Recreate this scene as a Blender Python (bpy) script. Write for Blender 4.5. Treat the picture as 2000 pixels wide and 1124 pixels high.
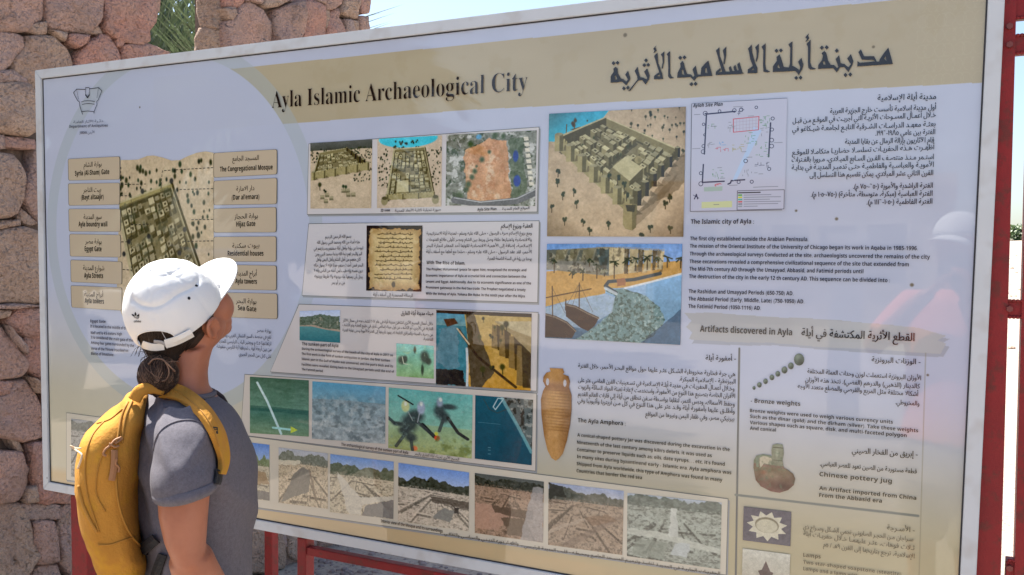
import bpy, bmesh, math, random, unicodedata
import numpy as np
from mathutils import Vector, Matrix, noise as mnoise
from mathutils.bvhtree import BVHTree

for o in list(bpy.data.objects):
    bpy.data.objects.remove(o)
SC = bpy.context.scene
COL = SC.collection
rnd = random.Random(7)

# ------------------------------------------------------------------ camera
F_PX = 1728.0                     # focal length in photo pixels (photo is 2000 px wide)
PP = (1000.0, 625.0)              # principal point
CAM = Vector((0.0, -1.73, 1.55))
_X = Vector((3555, 164, -F_PX)).normalized()
_Y = Vector((845, -100, F_PX)); _Y = (_Y - _X * _Y.dot(_X)).normalized()
_D = _X.cross(_Y).normalized()
ROT = Matrix((_X, _Y, _D))        # camera (x right, y down, z forward) -> world
def ray(px, py):
    return ROT @ Vector(((px - PP[0]) / F_PX, (py - PP[1]) / F_PX, 1.0))
cd = bpy.data.cameras.new("camera"); co = bpy.data.objects.new("view_camera", cd); COL.objects.link(co)
cd.sensor_width = 36; cd.lens = F_PX / 2000 * 36; cd.shift_y = (PP[1] - 562.0) / 2000.0
cd.clip_start = 0.02; cd.clip_end = 3000
xr = ROT @ Vector((1, 0, 0)); yu = ROT @ Vector((0, -1, 0)); zb = ROT @ Vector((0, 0, -1))
m4 = Matrix((xr, yu, zb)).transposed().to_4x4(); m4.translation = CAM
co.matrix_world = m4
SC.camera = co

# ------------------------------------------------------------------ light
SUN_FROM = Vector((-0.975, 0.22, 0)).normalized()
SUN_EL = math.radians(60)
sv = Vector((SUN_FROM.x * math.cos(SUN_EL), SUN_FROM.y * math.cos(SUN_EL), math.sin(SUN_EL)))
W = bpy.data.worlds.new("World"); SC.world = W; W.use_nodes = True
nt = W.node_tree; bg = nt.nodes["Background"]
sky = nt.nodes.new("ShaderNodeTexSky"); sky.sky_type = 'NISHITA'; sky.sun_disc = False
sky.sun_elevation = SUN_EL; sky.sun_rotation = math.atan2(SUN_FROM.x, SUN_FROM.y)
sky.air_density = 1.0; sky.dust_density = 2.0; sky.ozone_density = 1.0
nt.links.new(sky.outputs[0], bg.inputs[0]); bg.inputs[1].default_value = 0.085
sl = bpy.data.lights.new("sun", 'SUN'); sl.energy = 5.0; sl.angle = math.radians(0.53); sl.color = (1, 0.95, 0.87)
so = bpy.data.objects.new("sun", sl); COL.objects.link(so)
so.rotation_euler = sv.to_track_quat('Z', 'Y').to_euler()
SC.view_settings.view_transform = 'Standard'; SC.view_settings.look = 'None'
SC.view_settings.gamma = 1; SC.view_settings.use_curve_mapping = False
SC.view_settings.exposure = 1.6

# ------------------------------------------------------------------ helpers
def tag(o, label=None, cat=None, group=None, kind=None):
    if label: o["label"] = label
    if cat: o["category"] = cat
    if group: o["group"] = group
    if kind: o["kind"] = kind
    return o
def empty(name, loc=(0, 0, 0), rz=0.0):
    o = bpy.data.objects.new(name, None); COL.objects.link(o)
    o.location = loc; o.rotation_euler = (0, 0, rz); o.empty_display_size = 0.1
    return o
def meshobj(name, verts, faces, mat=None, parent=None, smooth=False, mats=None, fmat=None):
    me = bpy.data.meshes.new(name)
    if parent is not None and parent.get("_abs"):
        pass
    me.from_pydata([tuple(v) for v in verts], [], [tuple(f) for f in faces])
    for m in (mats or ([mat] if mat else [])):
        me.materials.append(m)
    if fmat is not None:
        me.polygons.foreach_set("material_index", fmat)
    if smooth:
        me.polygons.foreach_set("use_smooth", [True] * len(me.polygons))
    me.update()
    o = bpy.data.objects.new(name, me); COL.objects.link(o)
    if parent is not None:
        o.parent = parent
        o.matrix_parent_inverse = Matrix()
        # vertices are given in world space: keep them there
        off = absloc(parent)
        me.transform(Matrix.Translation(-off))
    return o
def absloc(o):
    v = Vector(o.location)
    while o.parent is not None:
        o = o.parent; v += Vector(o.location)
    return v
class MB:
    """collects simple shapes into one mesh"""
    def __init__(s): s.v = []; s.f = []
    def add(s, vs, fs):
        b = len(s.v); s.v += [Vector(v) for v in vs]; s.f += [[i + b for i in f] for f in fs]; return s
    def box(s, lo, hi, bev=0.0):
        lo = Vector(lo); hi = Vector(hi)
        if bev <= 0:
            vs = [(x, y, z) for x in (lo.x, hi.x) for y in (lo.y, hi.y) for z in (lo.z, hi.z)]
            fs = [(0, 1, 3, 2), (4, 6, 7, 5), (0, 4, 5, 1), (2, 3, 7, 6), (0, 2, 6, 4), (1, 5, 7, 3)]
            return s.add(vs, fs)
        bm = bmesh.new(); bmesh.ops.create_cube(bm, size=1)
        for v in bm.verts:
            v.co = Vector(((lo.x + hi.x) / 2 + v.co.x * (hi.x - lo.x), (lo.y + hi.y) / 2 + v.co.y * (hi.y - lo.y), (lo.z + hi.z) / 2 + v.co.z * (hi.z - lo.z)))
        bmesh.ops.bevel(bm, geom=bm.edges[:], offset=bev, segments=2, affect='EDGES', profile=0.6)
        bm.verts.index_update()
        s.add([v.co.copy() for v in bm.verts], [[v.index for v in f.verts] for f in bm.faces]); bm.free(); return s
    def loft(s, rings, cap=True):
        n = len(rings[0]); vs = [v for r in rings for v in r]; fs = []
        for i in range(len(rings) - 1):
            for k in range(n):
                a = i * n + k; b = i * n + (k + 1) % n
                fs.append((a, b, b + n, a + n))
        if cap:
            fs.append(tuple(range(n))[::-1]); fs.append(tuple((len(rings) - 1) * n + k for k in range(n)))
        return s.add(vs, fs)
    def tube(s, pts, rad, n=8, flat=1.0, up=None, cap=True):
        pts = [Vector(p) for p in pts]
        rad = rad if isinstance(rad, (list, tuple)) else [rad] * len(pts)
        rings = []; ref = Vector(up) if up else None
        for i, p in enumerate(pts):
            t = (pts[min(i + 1, len(pts) - 1)] - pts[max(i - 1, 0)]).normalized()
            if ref is None: ref = Vector((0, 0, 1)) if abs(t.z) < .9 else Vector((1, 0, 0))
            a = (ref - t * ref.dot(t)).normalized(); b = t.cross(a); ref = a if up is None else ref
            rings.append([p + a * math.cos(q) * rad[i] * flat + b * math.sin(q) * rad[i] for q in [2 * math.pi * k / n for k in range(n)]])
        return s.loft(rings, cap)
    def ell(s, c, A, B, Cc, nu=20, nv=12):
        c = Vector(c); rings = []
        for i in range(1, nv):
            th = -math.pi / 2 + math.pi * i / nv
            rings.append([c + A * math.cos(th) * math.cos(p) + B * math.cos(th) * math.sin(p) + Cc * math.sin(th) for p in [2 * math.pi * k / nu for k in range(nu)]])
        base = len(s.v); s.loft(rings, cap=False)
        n = nu; b0 = len(s.v); s.v += [c - Cc, c + Cc]
        for k in range(n):
            s.f.append([base + (k + 1) % n, base + k, b0]); q = base + (nv - 2) * n
            s.f.append([q + k, q + (k + 1) % n, b0 + 1])
        return s
    def build(s, name, mat, parent=None, smooth=False): return meshobj(name, s.v, s.f, mat, parent, smooth)

def remesh(mb, voxel, smooth_it=6, fac=0.5):
    """one continuous surface out of overlapping closed shapes -> (verts, faces)"""
    me = bpy.data.meshes.new("tmp"); me.from_pydata([tuple(v) for v in mb.v], [], [tuple(f) for f in mb.f])
    bm = bmesh.new(); bm.from_mesh(me); bmesh.ops.recalc_face_normals(bm, faces=bm.faces[:]); bm.to_mesh(me); bm.free()
    o = bpy.data.objects.new("tmp", me); COL.objects.link(o)
    r = o.modifiers.new("r", 'REMESH'); r.mode = 'VOXEL'; r.voxel_size = voxel
    s = o.modifiers.new("s", 'SMOOTH'); s.iterations = smooth_it; s.factor = fac
    dg = bpy.context.evaluated_depsgraph_get(); ev = o.evaluated_get(dg).to_mesh()
    vs = [v.co.copy() for v in ev.vertices]; fs = [tuple(p.vertices) for p in ev.polygons]
    bpy.data.objects.remove(o); bpy.data.meshes.remove(me)
    return vs, fs
def subsurf(o, lv):
    m = o.modifiers.new("sub", 'SUBSURF'); m.levels = lv; m.render_levels = lv
    return o
def bvh_of(*objs):
    vs = []; fs = []
    dg = bpy.context.evaluated_depsgraph_get()
    for o in objs:
        me = o.evaluated_get(dg).to_mesh(); b = len(vs); off = absloc(o)
        vs += [v.co + off for v in me.vertices]; fs += [[i + b for i in p.vertices] for p in me.polygons]
    return BVHTree.FromPolygons(vs, fs)
def drape(tree, pts, lift=0.004):
    """surface points of a built mesh along sight lines (for seams and straps that lie on it)"""
    out = []; nrm = []
    for p in pts:
        r = ray(*p).normalized(); h = tree.ray_cast(CAM, r)
        if h[0] is None:
            if out: out.append(None); nrm.append(None)
            continue
        n = h[1] if h[1].dot(r) < 0 else -h[1]
        out.append(h[0] + n * lift); nrm.append(n)
    k = [i for i, q in enumerate(out) if q is not None]
    return [out[i] for i in k], [nrm[i] for i in k]
def spline(pts, n):
    """Catmull-Rom through 2-D or 3-D points"""
    P = [Vector(p) for p in pts]; P = [P[0] * 2 - P[1]] + P + [P[-1] * 2 - P[-2]]; out = []
    m = len(P) - 3
    for i in range(n):
        u = i / (n - 1) * m; k = min(int(u), m - 1); t = u - k
        a, b, c, d = P[k:k + 4]
        out.append(0.5 * ((2 * b) + (c - a) * t + (2 * a - 5 * b + 4 * c - d) * t * t + (3 * b - a - 3 * c + d) * t ** 3))
    return out

# ------------------------------------------------------------------ materials
def s2l(c):
    c = np.asarray(c, float) / 255.0
    return np.where(c <= 0.04045, c / 12.92, ((c + 0.055) / 1.055) ** 2.4)
class NT:
    def __init__(s, name):
        s.m = bpy.data.materials.new(name); s.m.use_nodes = True; s.t = s.m.node_tree
        s.b = s.t.nodes["Principled BSDF"]
    def n(s, ty, **kw):
        nd = s.t.nodes.new(ty)
        for k, v in kw.items():
            if k in nd.inputs: nd.inputs[k].default_value = v
            else: setattr(nd, k, v)
        return nd
    def l(s, a, b): s.t.links.new(a, b)
def mat(name, col, rough=0.6, var=None, scale=8.0, detail=6, bump=0.0, bscale=None, metal=0.0, spec=0.5, coat=0.0, col3=None, scale3=60.0, dist=0.01, sss=0.0, trans=0.0, coord='Object', stretch=None, grain=0):
    t = NT(name); b = t.b
    b.inputs["Roughness"].default_value = rough; b.inputs["Metallic"].default_value = metal
    b.inputs["Specular IOR Level"].default_value = spec; b.inputs["Coat Weight"].default_value = coat
    b.inputs["Coat Roughness"].default_value = 0.03
    c4 = lambda c: (c[0], c[1], c[2], 1)
    b.inputs["Base Color"].default_value = c4(col)
    if sss: 
        b.inputs["Subsurface Weight"].default_value = sss; b.inputs["Subsurface Radius"].default_value = (0.012, 0.004, 0.002); b.inputs["Subsurface Scale"].default_value = 0.6
    tc = t.n("ShaderNodeTexCoord"); src = tc.outputs[coord]
    if stretch:
        mp = t.n("ShaderNodeMapping"); mp.inputs["Scale"].default_value = stretch; t.l(src, mp.inputs[0]); src = mp.outputs[0]
    out = None
    if var is not None:
        nz = t.n("ShaderNodeTexNoise", Scale=scale, Detail=detail, Roughness=0.6); t.l(src, nz.inputs["Vector"])
        mr = t.n("ShaderNodeMapRange"); mr.inputs[1].default_value = 0.35; mr.inputs[2].default_value = 0.65; t.l(nz.outputs[0], mr.inputs[0])
        mx = t.n("ShaderNodeMix", data_type='RGBA'); mx.inputs[6].default_value = c4(col); mx.inputs[7].default_value = c4(var)
        t.l(mr.outputs[0], mx.inputs[0]); out = mx.outputs[2]
        if col3 is not None:
            n3 = t.n("ShaderNodeTexNoise", Scale=scale3, Detail=3, Roughness=0.7); t.l(src, n3.inputs["Vector"])
            m3 = t.n("ShaderNodeMapRange"); m3.inputs[1].default_value = 0.52; m3.inputs[2].default_value = 0.66; t.l(n3.outputs[0], m3.inputs[0])
            x3 = t.n("ShaderNodeMix", data_type='RGBA'); x3.inputs[7].default_value = c4(col3); t.l(out, x3.inputs[6]); t.l(m3.outputs[0], x3.inputs[0]); out = x3.outputs[2]
        t.l(out, b.inputs["Base Color"])
    if bump:
        nb = t.n("ShaderNodeTexNoise", Scale=bscale or scale * 3, Detail=8, Roughness=0.65); t.l(src, nb.inputs["Vector"])
        bp = t.n("ShaderNodeBump", Strength=bump, Distance=dist); t.l(nb.outputs[0], bp.inputs["Height"])
        if grain:
            ng = t.n("ShaderNodeTexVoronoi", Scale=grain); t.l(src, ng.inputs["Vector"]); b2 = t.n("ShaderNodeBump", Strength=0.8, Distance=dist * .16); t.l(ng.outputs[0], b2.inputs["Height"]); t.l(bp.outputs[0], b2.inputs["Normal"]); bp = b2
        t.l(bp.outputs[0], b.inputs["Normal"])
    return t.m

# ================================================================== GROUND
sand = mat("sandy_gravel", (0.43, 0.365, 0.295), 0.95, var=(0.36, 0.30, 0.25), scale=1.3, col3=(0.20, 0.16, 0.15), scale3=38, bump=0.9, bscale=45, dist=0.02)
def terrain(x, y):
    """flat near the board, rising gently to a low bank in the distance behind it"""
    z = 0.0
    if y > 4: z += 0.058 * (y - 4) if y < 66 else 0.058 * 62
    z += 0.05 * mnoise.noise(Vector((x * .21, y * .21, 3.1))) * min(1, max(0, (math.hypot(x, y) - 5) / 8))
    return z
xs = sorted(set([-600, -300, -150, -90, -60] + [i * 2.0 for i in range(-20, 21)] + [i * 0.5 for i in range(-8, 9)] + [60, 90, 150, 300, 600]))
ys = sorted(set([-600, -300, -150, -90, -60] + [i * 2.0 for i in range(-20, 36)] + [i * 0.5 for i in range(-8, 13)] + [90, 150, 300, 600, 1200]))
vs = [(x, y, terrain(x, y)) for y in ys for x in xs]; n = len(xs)
fs = [(j * n + i, j * n + i + 1, (j + 1) * n + i + 1, (j + 1) * n + i) for j in range(len(ys) - 1) for i in range(n - 1)]
tag(meshobj("ground", vs, fs, sand, smooth=True), kind="structure")
# loose pebbles on the ground around the foot of the board
peb = mat("pebbles", (0.30, 0.24, 0.22), 0.9, var=(0.17, 0.14, 0.14), scale=9, bump=0.5, bscale=60)
mb = MB()
for i in range(3600):
    x = rnd.uniform(-3.0, 0.2); y = rnd.uniform(0.1, 3.4); r = rnd.choice([.006, .008, .010, .012, .016, .022]) * rnd.uniform(.7, 1.3)
    a = rnd.uniform(0, 6.3); h = r * rnd.uniform(.4, .8)
    p = [(x + r * math.cos(a + k * 1.2566) * rnd.uniform(.7, 1.2), y + r * math.sin(a + k * 1.2566) * rnd.uniform(.7, 1.2), 0.0) for k in range(5)]
    t = (x + rnd.uniform(-.3, .3) * r, y + rnd.uniform(-.3, .3) * r, h)
    q = [(x + (u[0] - x) * .75, y + (u[1] - y) * .75, h * .75) for u in p]
    mb.add(p + q + [t], [(k, (k + 1) % 5, 5 + (k + 1) % 5, 5 + k) for k in range(5)] + [(5 + k, 5 + (k + 1) % 5, 10) for k in range(5)])
tag(mb.build("gravel", peb), kind="stuff")

# ================================================================== STONE WALL
WX = -2.93
def Wl(px, py, x=WX):
    r = ray(px, py); t = (x - CAM.x) / r.x; p = CAM + r * t; return p.y, p.z
st_m = [mat("granite_pink", (0.585, 0.360, 0.281), 0.9, var=(0.421, 0.287, 0.232), scale=5, col3=(0.328, 0.220, 0.195), scale3=290, bump=1.0, bscale=10, dist=0.07, grain=75),
        mat("granite_red", (0.562, 0.287, 0.213), 0.9, var=(0.468, 0.311, 0.256), scale=6, col3=(0.328, 0.207, 0.183), scale3=290, bump=1.0, bscale=10, dist=0.07, grain=75),
        mat("granite_tan", (0.562, 0.403, 0.299), 0.9, var=(0.421, 0.287, 0.220), scale=5, col3=(0.316, 0.232, 0.195), scale3=290, bump=1.0, bscale=10, dist=0.07, grain=75),
        mat("granite_grey", (0.421, 0.323, 0.281), 0.9, var=(0.538, 0.348, 0.281), scale=5, col3=(0.269, 0.207, 0.195), scale3=290, bump=1.0, bscale=10, dist=0.07, grain=75)]
mortar_m = mat("lime_mortar", (0.20, 0.15, 0.12), 0.95, var=(0.10, 0.075, 0.062), scale=12, bump=0.9, bscale=50, dist=0.015)
NT_Y0, NT_Y1 = 0.905, 1.285                    # window slit in the wall
NT_Z = 2.10
WTOP = 3.55
wall = tag(empty("stone_wall", (WX - 0.2, 0.9, 0)), "rough pink granite rubble wall with a slit opening, behind the board", "wall")
mb = MB()
mb.box((WX - .145, -.32, -.05), (WX - .028, NT_Y0, WTOP)).box((WX - .145, NT_Y1, -.05), (WX - .028, 2.36, WTOP)).box((WX - .145, NT_Y0, -.05), (WX - .028, NT_Y1, NT_Z))
mb.build("mortar", mortar_m, wall)
def pip(p, poly):
    x, y = p; c = False; j = len(poly) - 1
    for i in range(len(poly)):
        if (poly[i][1] > y) != (poly[j][1] > y) and x < (poly[j][0] - poly[i][0]) * (y - poly[i][1]) / (poly[j][1] - poly[i][1] + 1e-12) + poly[i][0]: c = not c
        j = i
    return c
def resample(poly, n):
    """edge points, corners kept"""
    P = [Vector((a, b, 0)) for a, b in poly]; P = [p for i, p in enumerate(P) if (p - P[i - 1]).length > 1e-5]
    L = [(P[(i + 1) % len(P)] - P[i]).length for i in range(len(P))]; T = sum(L); out = []
    for i, p in enumerate(P):
        k = max(1, round(n * L[i] / T))
        for j in range(k): q = p.lerp(P[(i + 1) % len(P)], j / k); out.append((q.x, q.y))
    return out
def stone(poly, proud=0.03, mi=0, seed=0, jamb=False):
    """one face stone: an uneven outline, worn arrises and a slightly domed, tilted face"""
    r = random.Random(seed)
    q = resample(poly, 22); n = len(q); cx = sum(a for a, b in q) / n; cy = sum(b for a, b in q) / n
    size = math.sqrt(max(1e-6, abs(sum(q[i][0] * q[(i + 1) % n][1] - q[(i + 1) % n][0] * q[i][1] for i in range(n))) / 2))
    g_ = .006; q = [(a + (a - cx) / max(1e-4, math.hypot(a - cx, b - cy)) * g_, b + (b - cy) / max(1e-4, math.hypot(a - cx, b - cy)) * g_) for a, b in q]
    # round corners off a little
    q = [((q[i - 1][0] + 14 * q[i][0] + q[(i + 1) % n][0]) / 16, (q[i - 1][1] + 14 * q[i][1] + q[(i + 1) % n][1]) / 16) for i in range(n)]
    q = [(a + r.uniform(-.018, .018) * size, b + r.uniform(-.018, .018) * size) for a, b in q]
    tx, ty = r.uniform(-.12, .12), r.uniform(-.12, .12)
    rings = []
    b0 = min(0.06 * size, 0.0085)
    for sc, h in ((0, -.05), (0, proud * .45), (.45 * b0, proud * .80), (1.5 * b0, proud * .98), (1.5 * b0 + .16 * size, proud * 1.05), (1.5 * b0 + .33 * size, proud * 1.10)):
        ring = []
        for k, (a, b) in enumerate(q):
            d = math.hypot(a - cx, b - cy); s = max(0.25, 1 - sc / max(d, 1e-4))
            yy = cx + (a - cx) * s; zz = cy + (b - cy) * s
            hh = h + (0 if h < 0 else (tx * (yy - cx) + ty * (zz - cy)) * .8 + (0.028 * mnoise.noise(Vector((yy * 8, zz * 8, seed))) + .015 * mnoise.noise(Vector((yy * 24, zz * 24, seed)))) * min(1, size * 5))
            ring.append((WX - .012 + hh, yy, zz))
        rings.append(ring)
    vs = [p for R_ in rings for p in R_]; fs = []
    for i in range(len(rings) - 1):
        for k in range(n):
            a = i * n + k; b = i * n + (k + 1) % n; fs.append((a, b, b + n, a + n))
    c = len(vs); vs.append((WX - .012 + proud * 1.1 + 0.016 * mnoise.noise(Vector((cx * 8, cy * 8, seed))) * min(1, size * 5), cx, cy))
    fs += [((len(rings) - 1) * n + k, (len(rings) - 1) * n + (k + 1) % n, c) for k in range(n)]
    # outward is +x: flip when the outline runs the other way round
    ar = sum(q[i][0] * q[(i + 1) % n][1] - q[(i + 1) % n][0] * q[i][1] for i in range(n))
    if ar < 0: fs = [f[::-1] for f in fs]
    if jamb:      # on the side of the slit: the outline was read on that face (across x), it looks towards -y
        vs = [(y_, NT_Y1 - (x_ - WX) - .006, z_) for x_, y_, z_ in vs]
    return meshobj("stone", vs, fs, st_m[mi], wall, smooth=True)
PX = [  # traced outlines, photo pixels, + stone kind
 ([(-40,-14),(85,-12),(85,40),(64,46),(48,61),(0,61),(-40,60)],0), ([(50,61),(61,50),(86,43),(86,66),(67,67)],2),
 ([(89,-14),(198,-14),(197,19),(186,45),(167,66),(128,64),(94,56),(89,45)],0), ([(201,-14),(295,-14),(299,43),(288,61),(288,83),(259,87),(208,69),(200,56),(201,20)],1),
 ([(128,69),(167,70),(162,83),(146,94),(130,85)],1), ([(-40,66),(0,64),(43,72),(46,90),(24,119),(0,144),(-40,150)],3),
 ([(48,72),(102,72),(136,109),(138,130),(100,150),(72,172),(32,150),(22,125),(46,93)],2), ([(192,70),(210,70),(224,99),(228,125),(215,145),(150,148),(142,135),(149,106),(168,86)],1),
 ([(237,90),(288,88),(325,104),(322,128),(300,140),(238,132)],1), ([(224,77),(243,78),(234,91),(225,90)],1), ([(90,60),(122,66),(118,80),(104,70)],2), ([(170,66),(188,50),(196,66)],2),
 ([(-40,147),(19,138),(48,154),(55,165),(-40,162)],3), ([(-40,163),(57,165),(66,188),(69,252),(46,265),(-40,254)],2), ([(5,267),(57,274),(57,292),(7,288)],1), ([(-40,262),(3,265),(4,290),(-40,292)],3),
 ([(-40,297),(21,302),(34,338),(39,388),(18,418),(-40,434)],2), ([(59,295),(73,277),(96,300),(100,434),(71,434),(41,388),(53,338)],3), ([(39,409),(68,436),(53,441),(30,427)],2), ([(-40,438),(28,429),(30,441),(-40,450)],2),
 ([(-40,459),(34,445),(68,452),(100,465),(102,585),(60,590),(0,592),(-40,592)],2), ([(-40,595),(52,594),(78,598),(20,603),(-40,603)],3), ([(-40,606),(15,607),(10,618),(-40,626)],2),
 ([(10,628),(31,605),(98,602),(98,652),(49,657),(21,644)],1), ([(49,659),(100,655),(102,740),(86,743),(57,722),(47,691)],1), ([(8,636),(21,652),(44,675),(44,691),(20,662)],3),
 ([(-40,640),(2,640),(26,672),(52,711),(39,735),(-40,743)],0), ([(-40,746),(21,745),(13,769),(-40,771)],1), ([(23,745),(49,743),(78,789),(83,852),(42,862),(-10,850),(-40,840),(-40,790),(15,769)],0),
 ([(55,737),(80,750),(88,768),(68,765)],2), ([(49,867),(92,862),(140,900),(145,966),(130,982),(68,982),(55,904)],1), ([(-40,882),(31,883),(52,914),(49,956),(36,976),(-40,987)],0),
 ([(10,854),(31,864),(44,881),(31,880)],2), ([(42,985),(112,986),(112,1013),(52,1015),(44,999)],3), ([(47,956),(60,950),(65,978),(44,980)],2),
 ([(-40,991),(39,984),(52,1015),(65,1085),(47,1124),(40,1150),(-40,1160)],2), ([(61,1020),(99,1018),(109,1096),(68,1101)],0), ([(115,989),(150,985),(160,1130),(140,1130),(114,1096)],3),
 ([(70,1106),(109,1104),(116,1140),(55,1145)],3), ([(84,770),(112,770),(120,850),(88,852)],1),
 ([(388,-14),(427,-14),(431,14),(427,30),(432,51),(430,54),(395,54),(390,28)],2), ([(395,57),(431,55),(433,67),(431,95),(425,112),(384,110),(388,80)],2), ([(432,-14),(469,-14),(471,5),(464,14),(434,15)],1),
 ([(427,18),(450,16),(454,28),(448,38),(436,38)],2), ([(434,44),(455,34),(464,15),(482,4),(508,19),(524,46),(530,80),(525,102),(431,112)],0), ([(505,11),(512,-4),(556,-12),(560,3),(533,14),(510,16)],2),
 ([(533,22),(588,0),(586,62),(579,85),(533,96),(529,46)],0), ([(589,2),(602,0),(630,14),(632,35),(632,67),(625,84),(587,90)],1), ([(602,-14),(632,-14),(632,8),(603,-4)],3), ([(634,-14),(664,-14),(662,9),(648,18),(634,19)],0),
 ([(633,22),(641,22),(641,46),(632,57)],2), ([(643,25),(657,16),(660,34),(671,57),(668,80),(636,80),(634,62)],1), ([(669,0),(672,-12),(700,-12),(692,37),(676,34),(660,25)],2), ([(669,39),(680,41),(685,60),(684,75),(673,75)],3),
 ([(682,41),(692,44),(694,62),(688,70)],2), ([(694,34),(712,34),(715,56),(712,70),(696,70)],0), ([(701,-12),(718,-12),(716,26),(699,26)],1), ([(472,-14),(508,-14),(503,8),(484,1),(474,4)],3),
 ([(495,1015),(532,1020),(545,1060),(553,1085),(550,1110),(520,1118),(480,1118),(470,1060)],2), ([(540,1030),(557,1035),(557,1066),(548,1070)],3), ([(559,1030),(582,1036),(579,1096),(561,1086)],2),
 ([(600,1040),(615,1045),(615,1068),(600,1090)],3), ([(618,1045),(642,1050),(640,1064),(618,1068)],0)]
zones = []
for i, (pl, k) in enumerate(PX):
    if pl[0][0] in (388, 395):
        q = []
        for p in pl:
            r_ = ray(*p); t_ = (NT_Y1 - CAM.y) / r_.y; w_ = CAM + r_ * t_; q.append((min(WX - .01, max(WX - .15, w_.x)), w_.z))
        stone(q, proud=.022, mi=k, seed=i + 1, jamb=True); continue
    q = [Wl(*p) for p in pl]
    q = [(y, min(z, WTOP - .01)) for y, z in q]
    zones.append(q)
    stone(q, proud=rnd.uniform(.022, .05), mi=k, seed=i + 1)
# the same rubble where the board hides it or the frame ends: cells round scattered seeds
seeds = []
for i in range(6000):
    y = rnd.uniform(-.30, 2.34); z = rnd.uniform(0.0, WTOP - .02)
    if NT_Y0 - .06 < y < NT_Y1 + .02 and z > NT_Z - .08: continue
    if any(pip((y, z), q) for q in zones): continue
    if all((y - a) ** 2 + (z - b) ** 2 > .155 ** 2 for a, b in seeds) and all(min((y - a) ** 2 + (z - b) ** 2 for a, b in q) > .05 ** 2 for q in zones): seeds.append((y, z))
for i, (y, z) in enumerate(seeds):
    poly = [(y - .2, z - .17), (y + .2, z - .17), (y + .2, z + .17), (y - .2, z + .17)]
    oth = seeds + [(sum(a for a, b in q) / len(q), sum(b for a, b in q) / len(q)) for q in zones]
    for (a, b) in oth:
        if (a, b) == (y, z) or abs(a - y) > .5 or abs(b - z) > .5: continue
        mx, my = (a + y) / 2, (b + z) / 2; nx, ny = a - y, b - z; L = math.hypot(nx, ny); mx -= nx / L * .006; my -= ny / L * .006
        new = []
        for j in range(len(poly)):
            p, q2 = poly[j], poly[(j + 1) % len(poly)]; dp = (p[0] - mx) * nx + (p[1] - my) * ny; dq = (q2[0] - mx) * nx + (q2[1] - my) * ny
            if dp <= 0: new.append(p)
            if dp * dq < 0: t = dp / (dp - dq); new.append((p[0] + (q2[0] - p[0]) * t, p[1] + (q2[1] - p[1]) * t))
        poly = new
        if len(poly) < 3: break
    if len(poly) < 3: continue
    poly = [(min(2.36, max(-.32, a)), min(WTOP - .005, max(0, b))) for a, b in poly]
    if abs(sum(poly[j][0] * poly[(j + 1) % len(poly)][1] - poly[(j + 1) % len(poly)][0] * poly[j][1] for j in range(len(poly)))) < .006: continue
    stone(poly, proud=rnd.uniform(.008, .02), mi=rnd.randrange(4), seed=1000 + i)

# ================================================================== RED STEEL STAND AND GATE
red = mat("red_paint", (0.25, 0.017, 0.019), 0.55, spec=0.3, var=(0.19, 0.014, 0.016), scale=7, bump=0.2, bscale=40, col3=(0.14, 0.024, 0.02), scale3=40)
stand = tag(empty("board_stand", (-1.4, 0.06, 0)), "red painted steel posts and rail carrying the information board", "stand")
def post(x0, x1, y0, y1, z0, z1, par, nm="post"): return MB().box((x0, y0, z0), (x1, y1, z1), .003).build(nm, red, par)
def Bp(px, py, y=0.0):
    r = ray(px, py); t = (y - CAM.y) / r.y; p = CAM + r * t; return p.x, p.z
for a, b, yf, dp in ((138, 168, .0, .09), (580, 597, .0, .034)):
    x0 = Bp(a, 1000, yf)[0]; x1 = Bp(b, 1000, yf)[0]; post(x0, x1, yf, yf + dp, 0, .852, stand)
x0 = Bp(516, 1040, .33)[0]; x1 = Bp(531, 1040, .33)[0]; post(x0, x1, .33, .36, 0, .84, stand, "brace_post")
xr0 = Bp(597, 1075, .0)[0]; z1 = Bp(604, 1071, .0)[1]; z0 = Bp(604, 1087, .0)[1]
MB().box((xr0 + .001, .002, z0), (0.03, .026, z1), .003).build("rail", red, stand)
# gate post right of the board and the gate leaf beyond the slit of daylight
gate = tag(empty("steel_gate", (0.12, 0.03, 0)), "dark red steel gate post and leaf at the right edge of the board", "gate")
def quadpost(pl, pr, y0, y1, nm):
    """post whose left and right edges were read at two heights"""
    (xa, za), (xb, zb2) = [Bp(*p, y0) for p in pl]; (xc, zc), (xd, zd) = [Bp(*p, y0) for p in pr]
    f = lambda xa, za, xb, zb, z: xa + (xb - xa) * (z - za) / (zb - za)
    z0, z1 = 0.0, 2.25
    L0, L1 = f(xa, za, xb, zb2, z0), f(xa, za, xb, zb2, z1); R0, R1 = f(xc, zc, xd, zd, z0), f(xc, zc, xd, zd, z1)
    vs = [(L0, y0, z0), (R0, y0, z0), (R0, y1, z0), (L0, y1, z0), (L1, y0, z1), (R1, y0, z1), (R1, y1, z1), (L1, y1, z1)]
    fs = [(0, 1, 5, 4), (1, 2, 6, 5), (2, 3, 7, 6), (3, 0, 4, 7), (4, 5, 6, 7), (3, 2, 1, 0)]
    return meshobj(nm, vs, fs, red, gate)
quadpost([(1955, 0), (1898, 1124)], [(1984.5, 35), (1955.5, 1095)], .012, .052, "post")
quadpost([(2004, 300), (1982, 1095)], [(2090, 300), (2062, 1095)], .012, .052, "stile")
for (ya, yb) in ((-60, 36), (70, 105), (588, 620), (1096, 1200)):
    (x0, z1) = Bp(1968, ya, .016); (x1, z0) = Bp(1968, yb, .016)
    MB().box((x0 - .002, .016, z0), (x0 + .16, .048, z1), .002).build("hinge_bar", red, gate)

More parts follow.
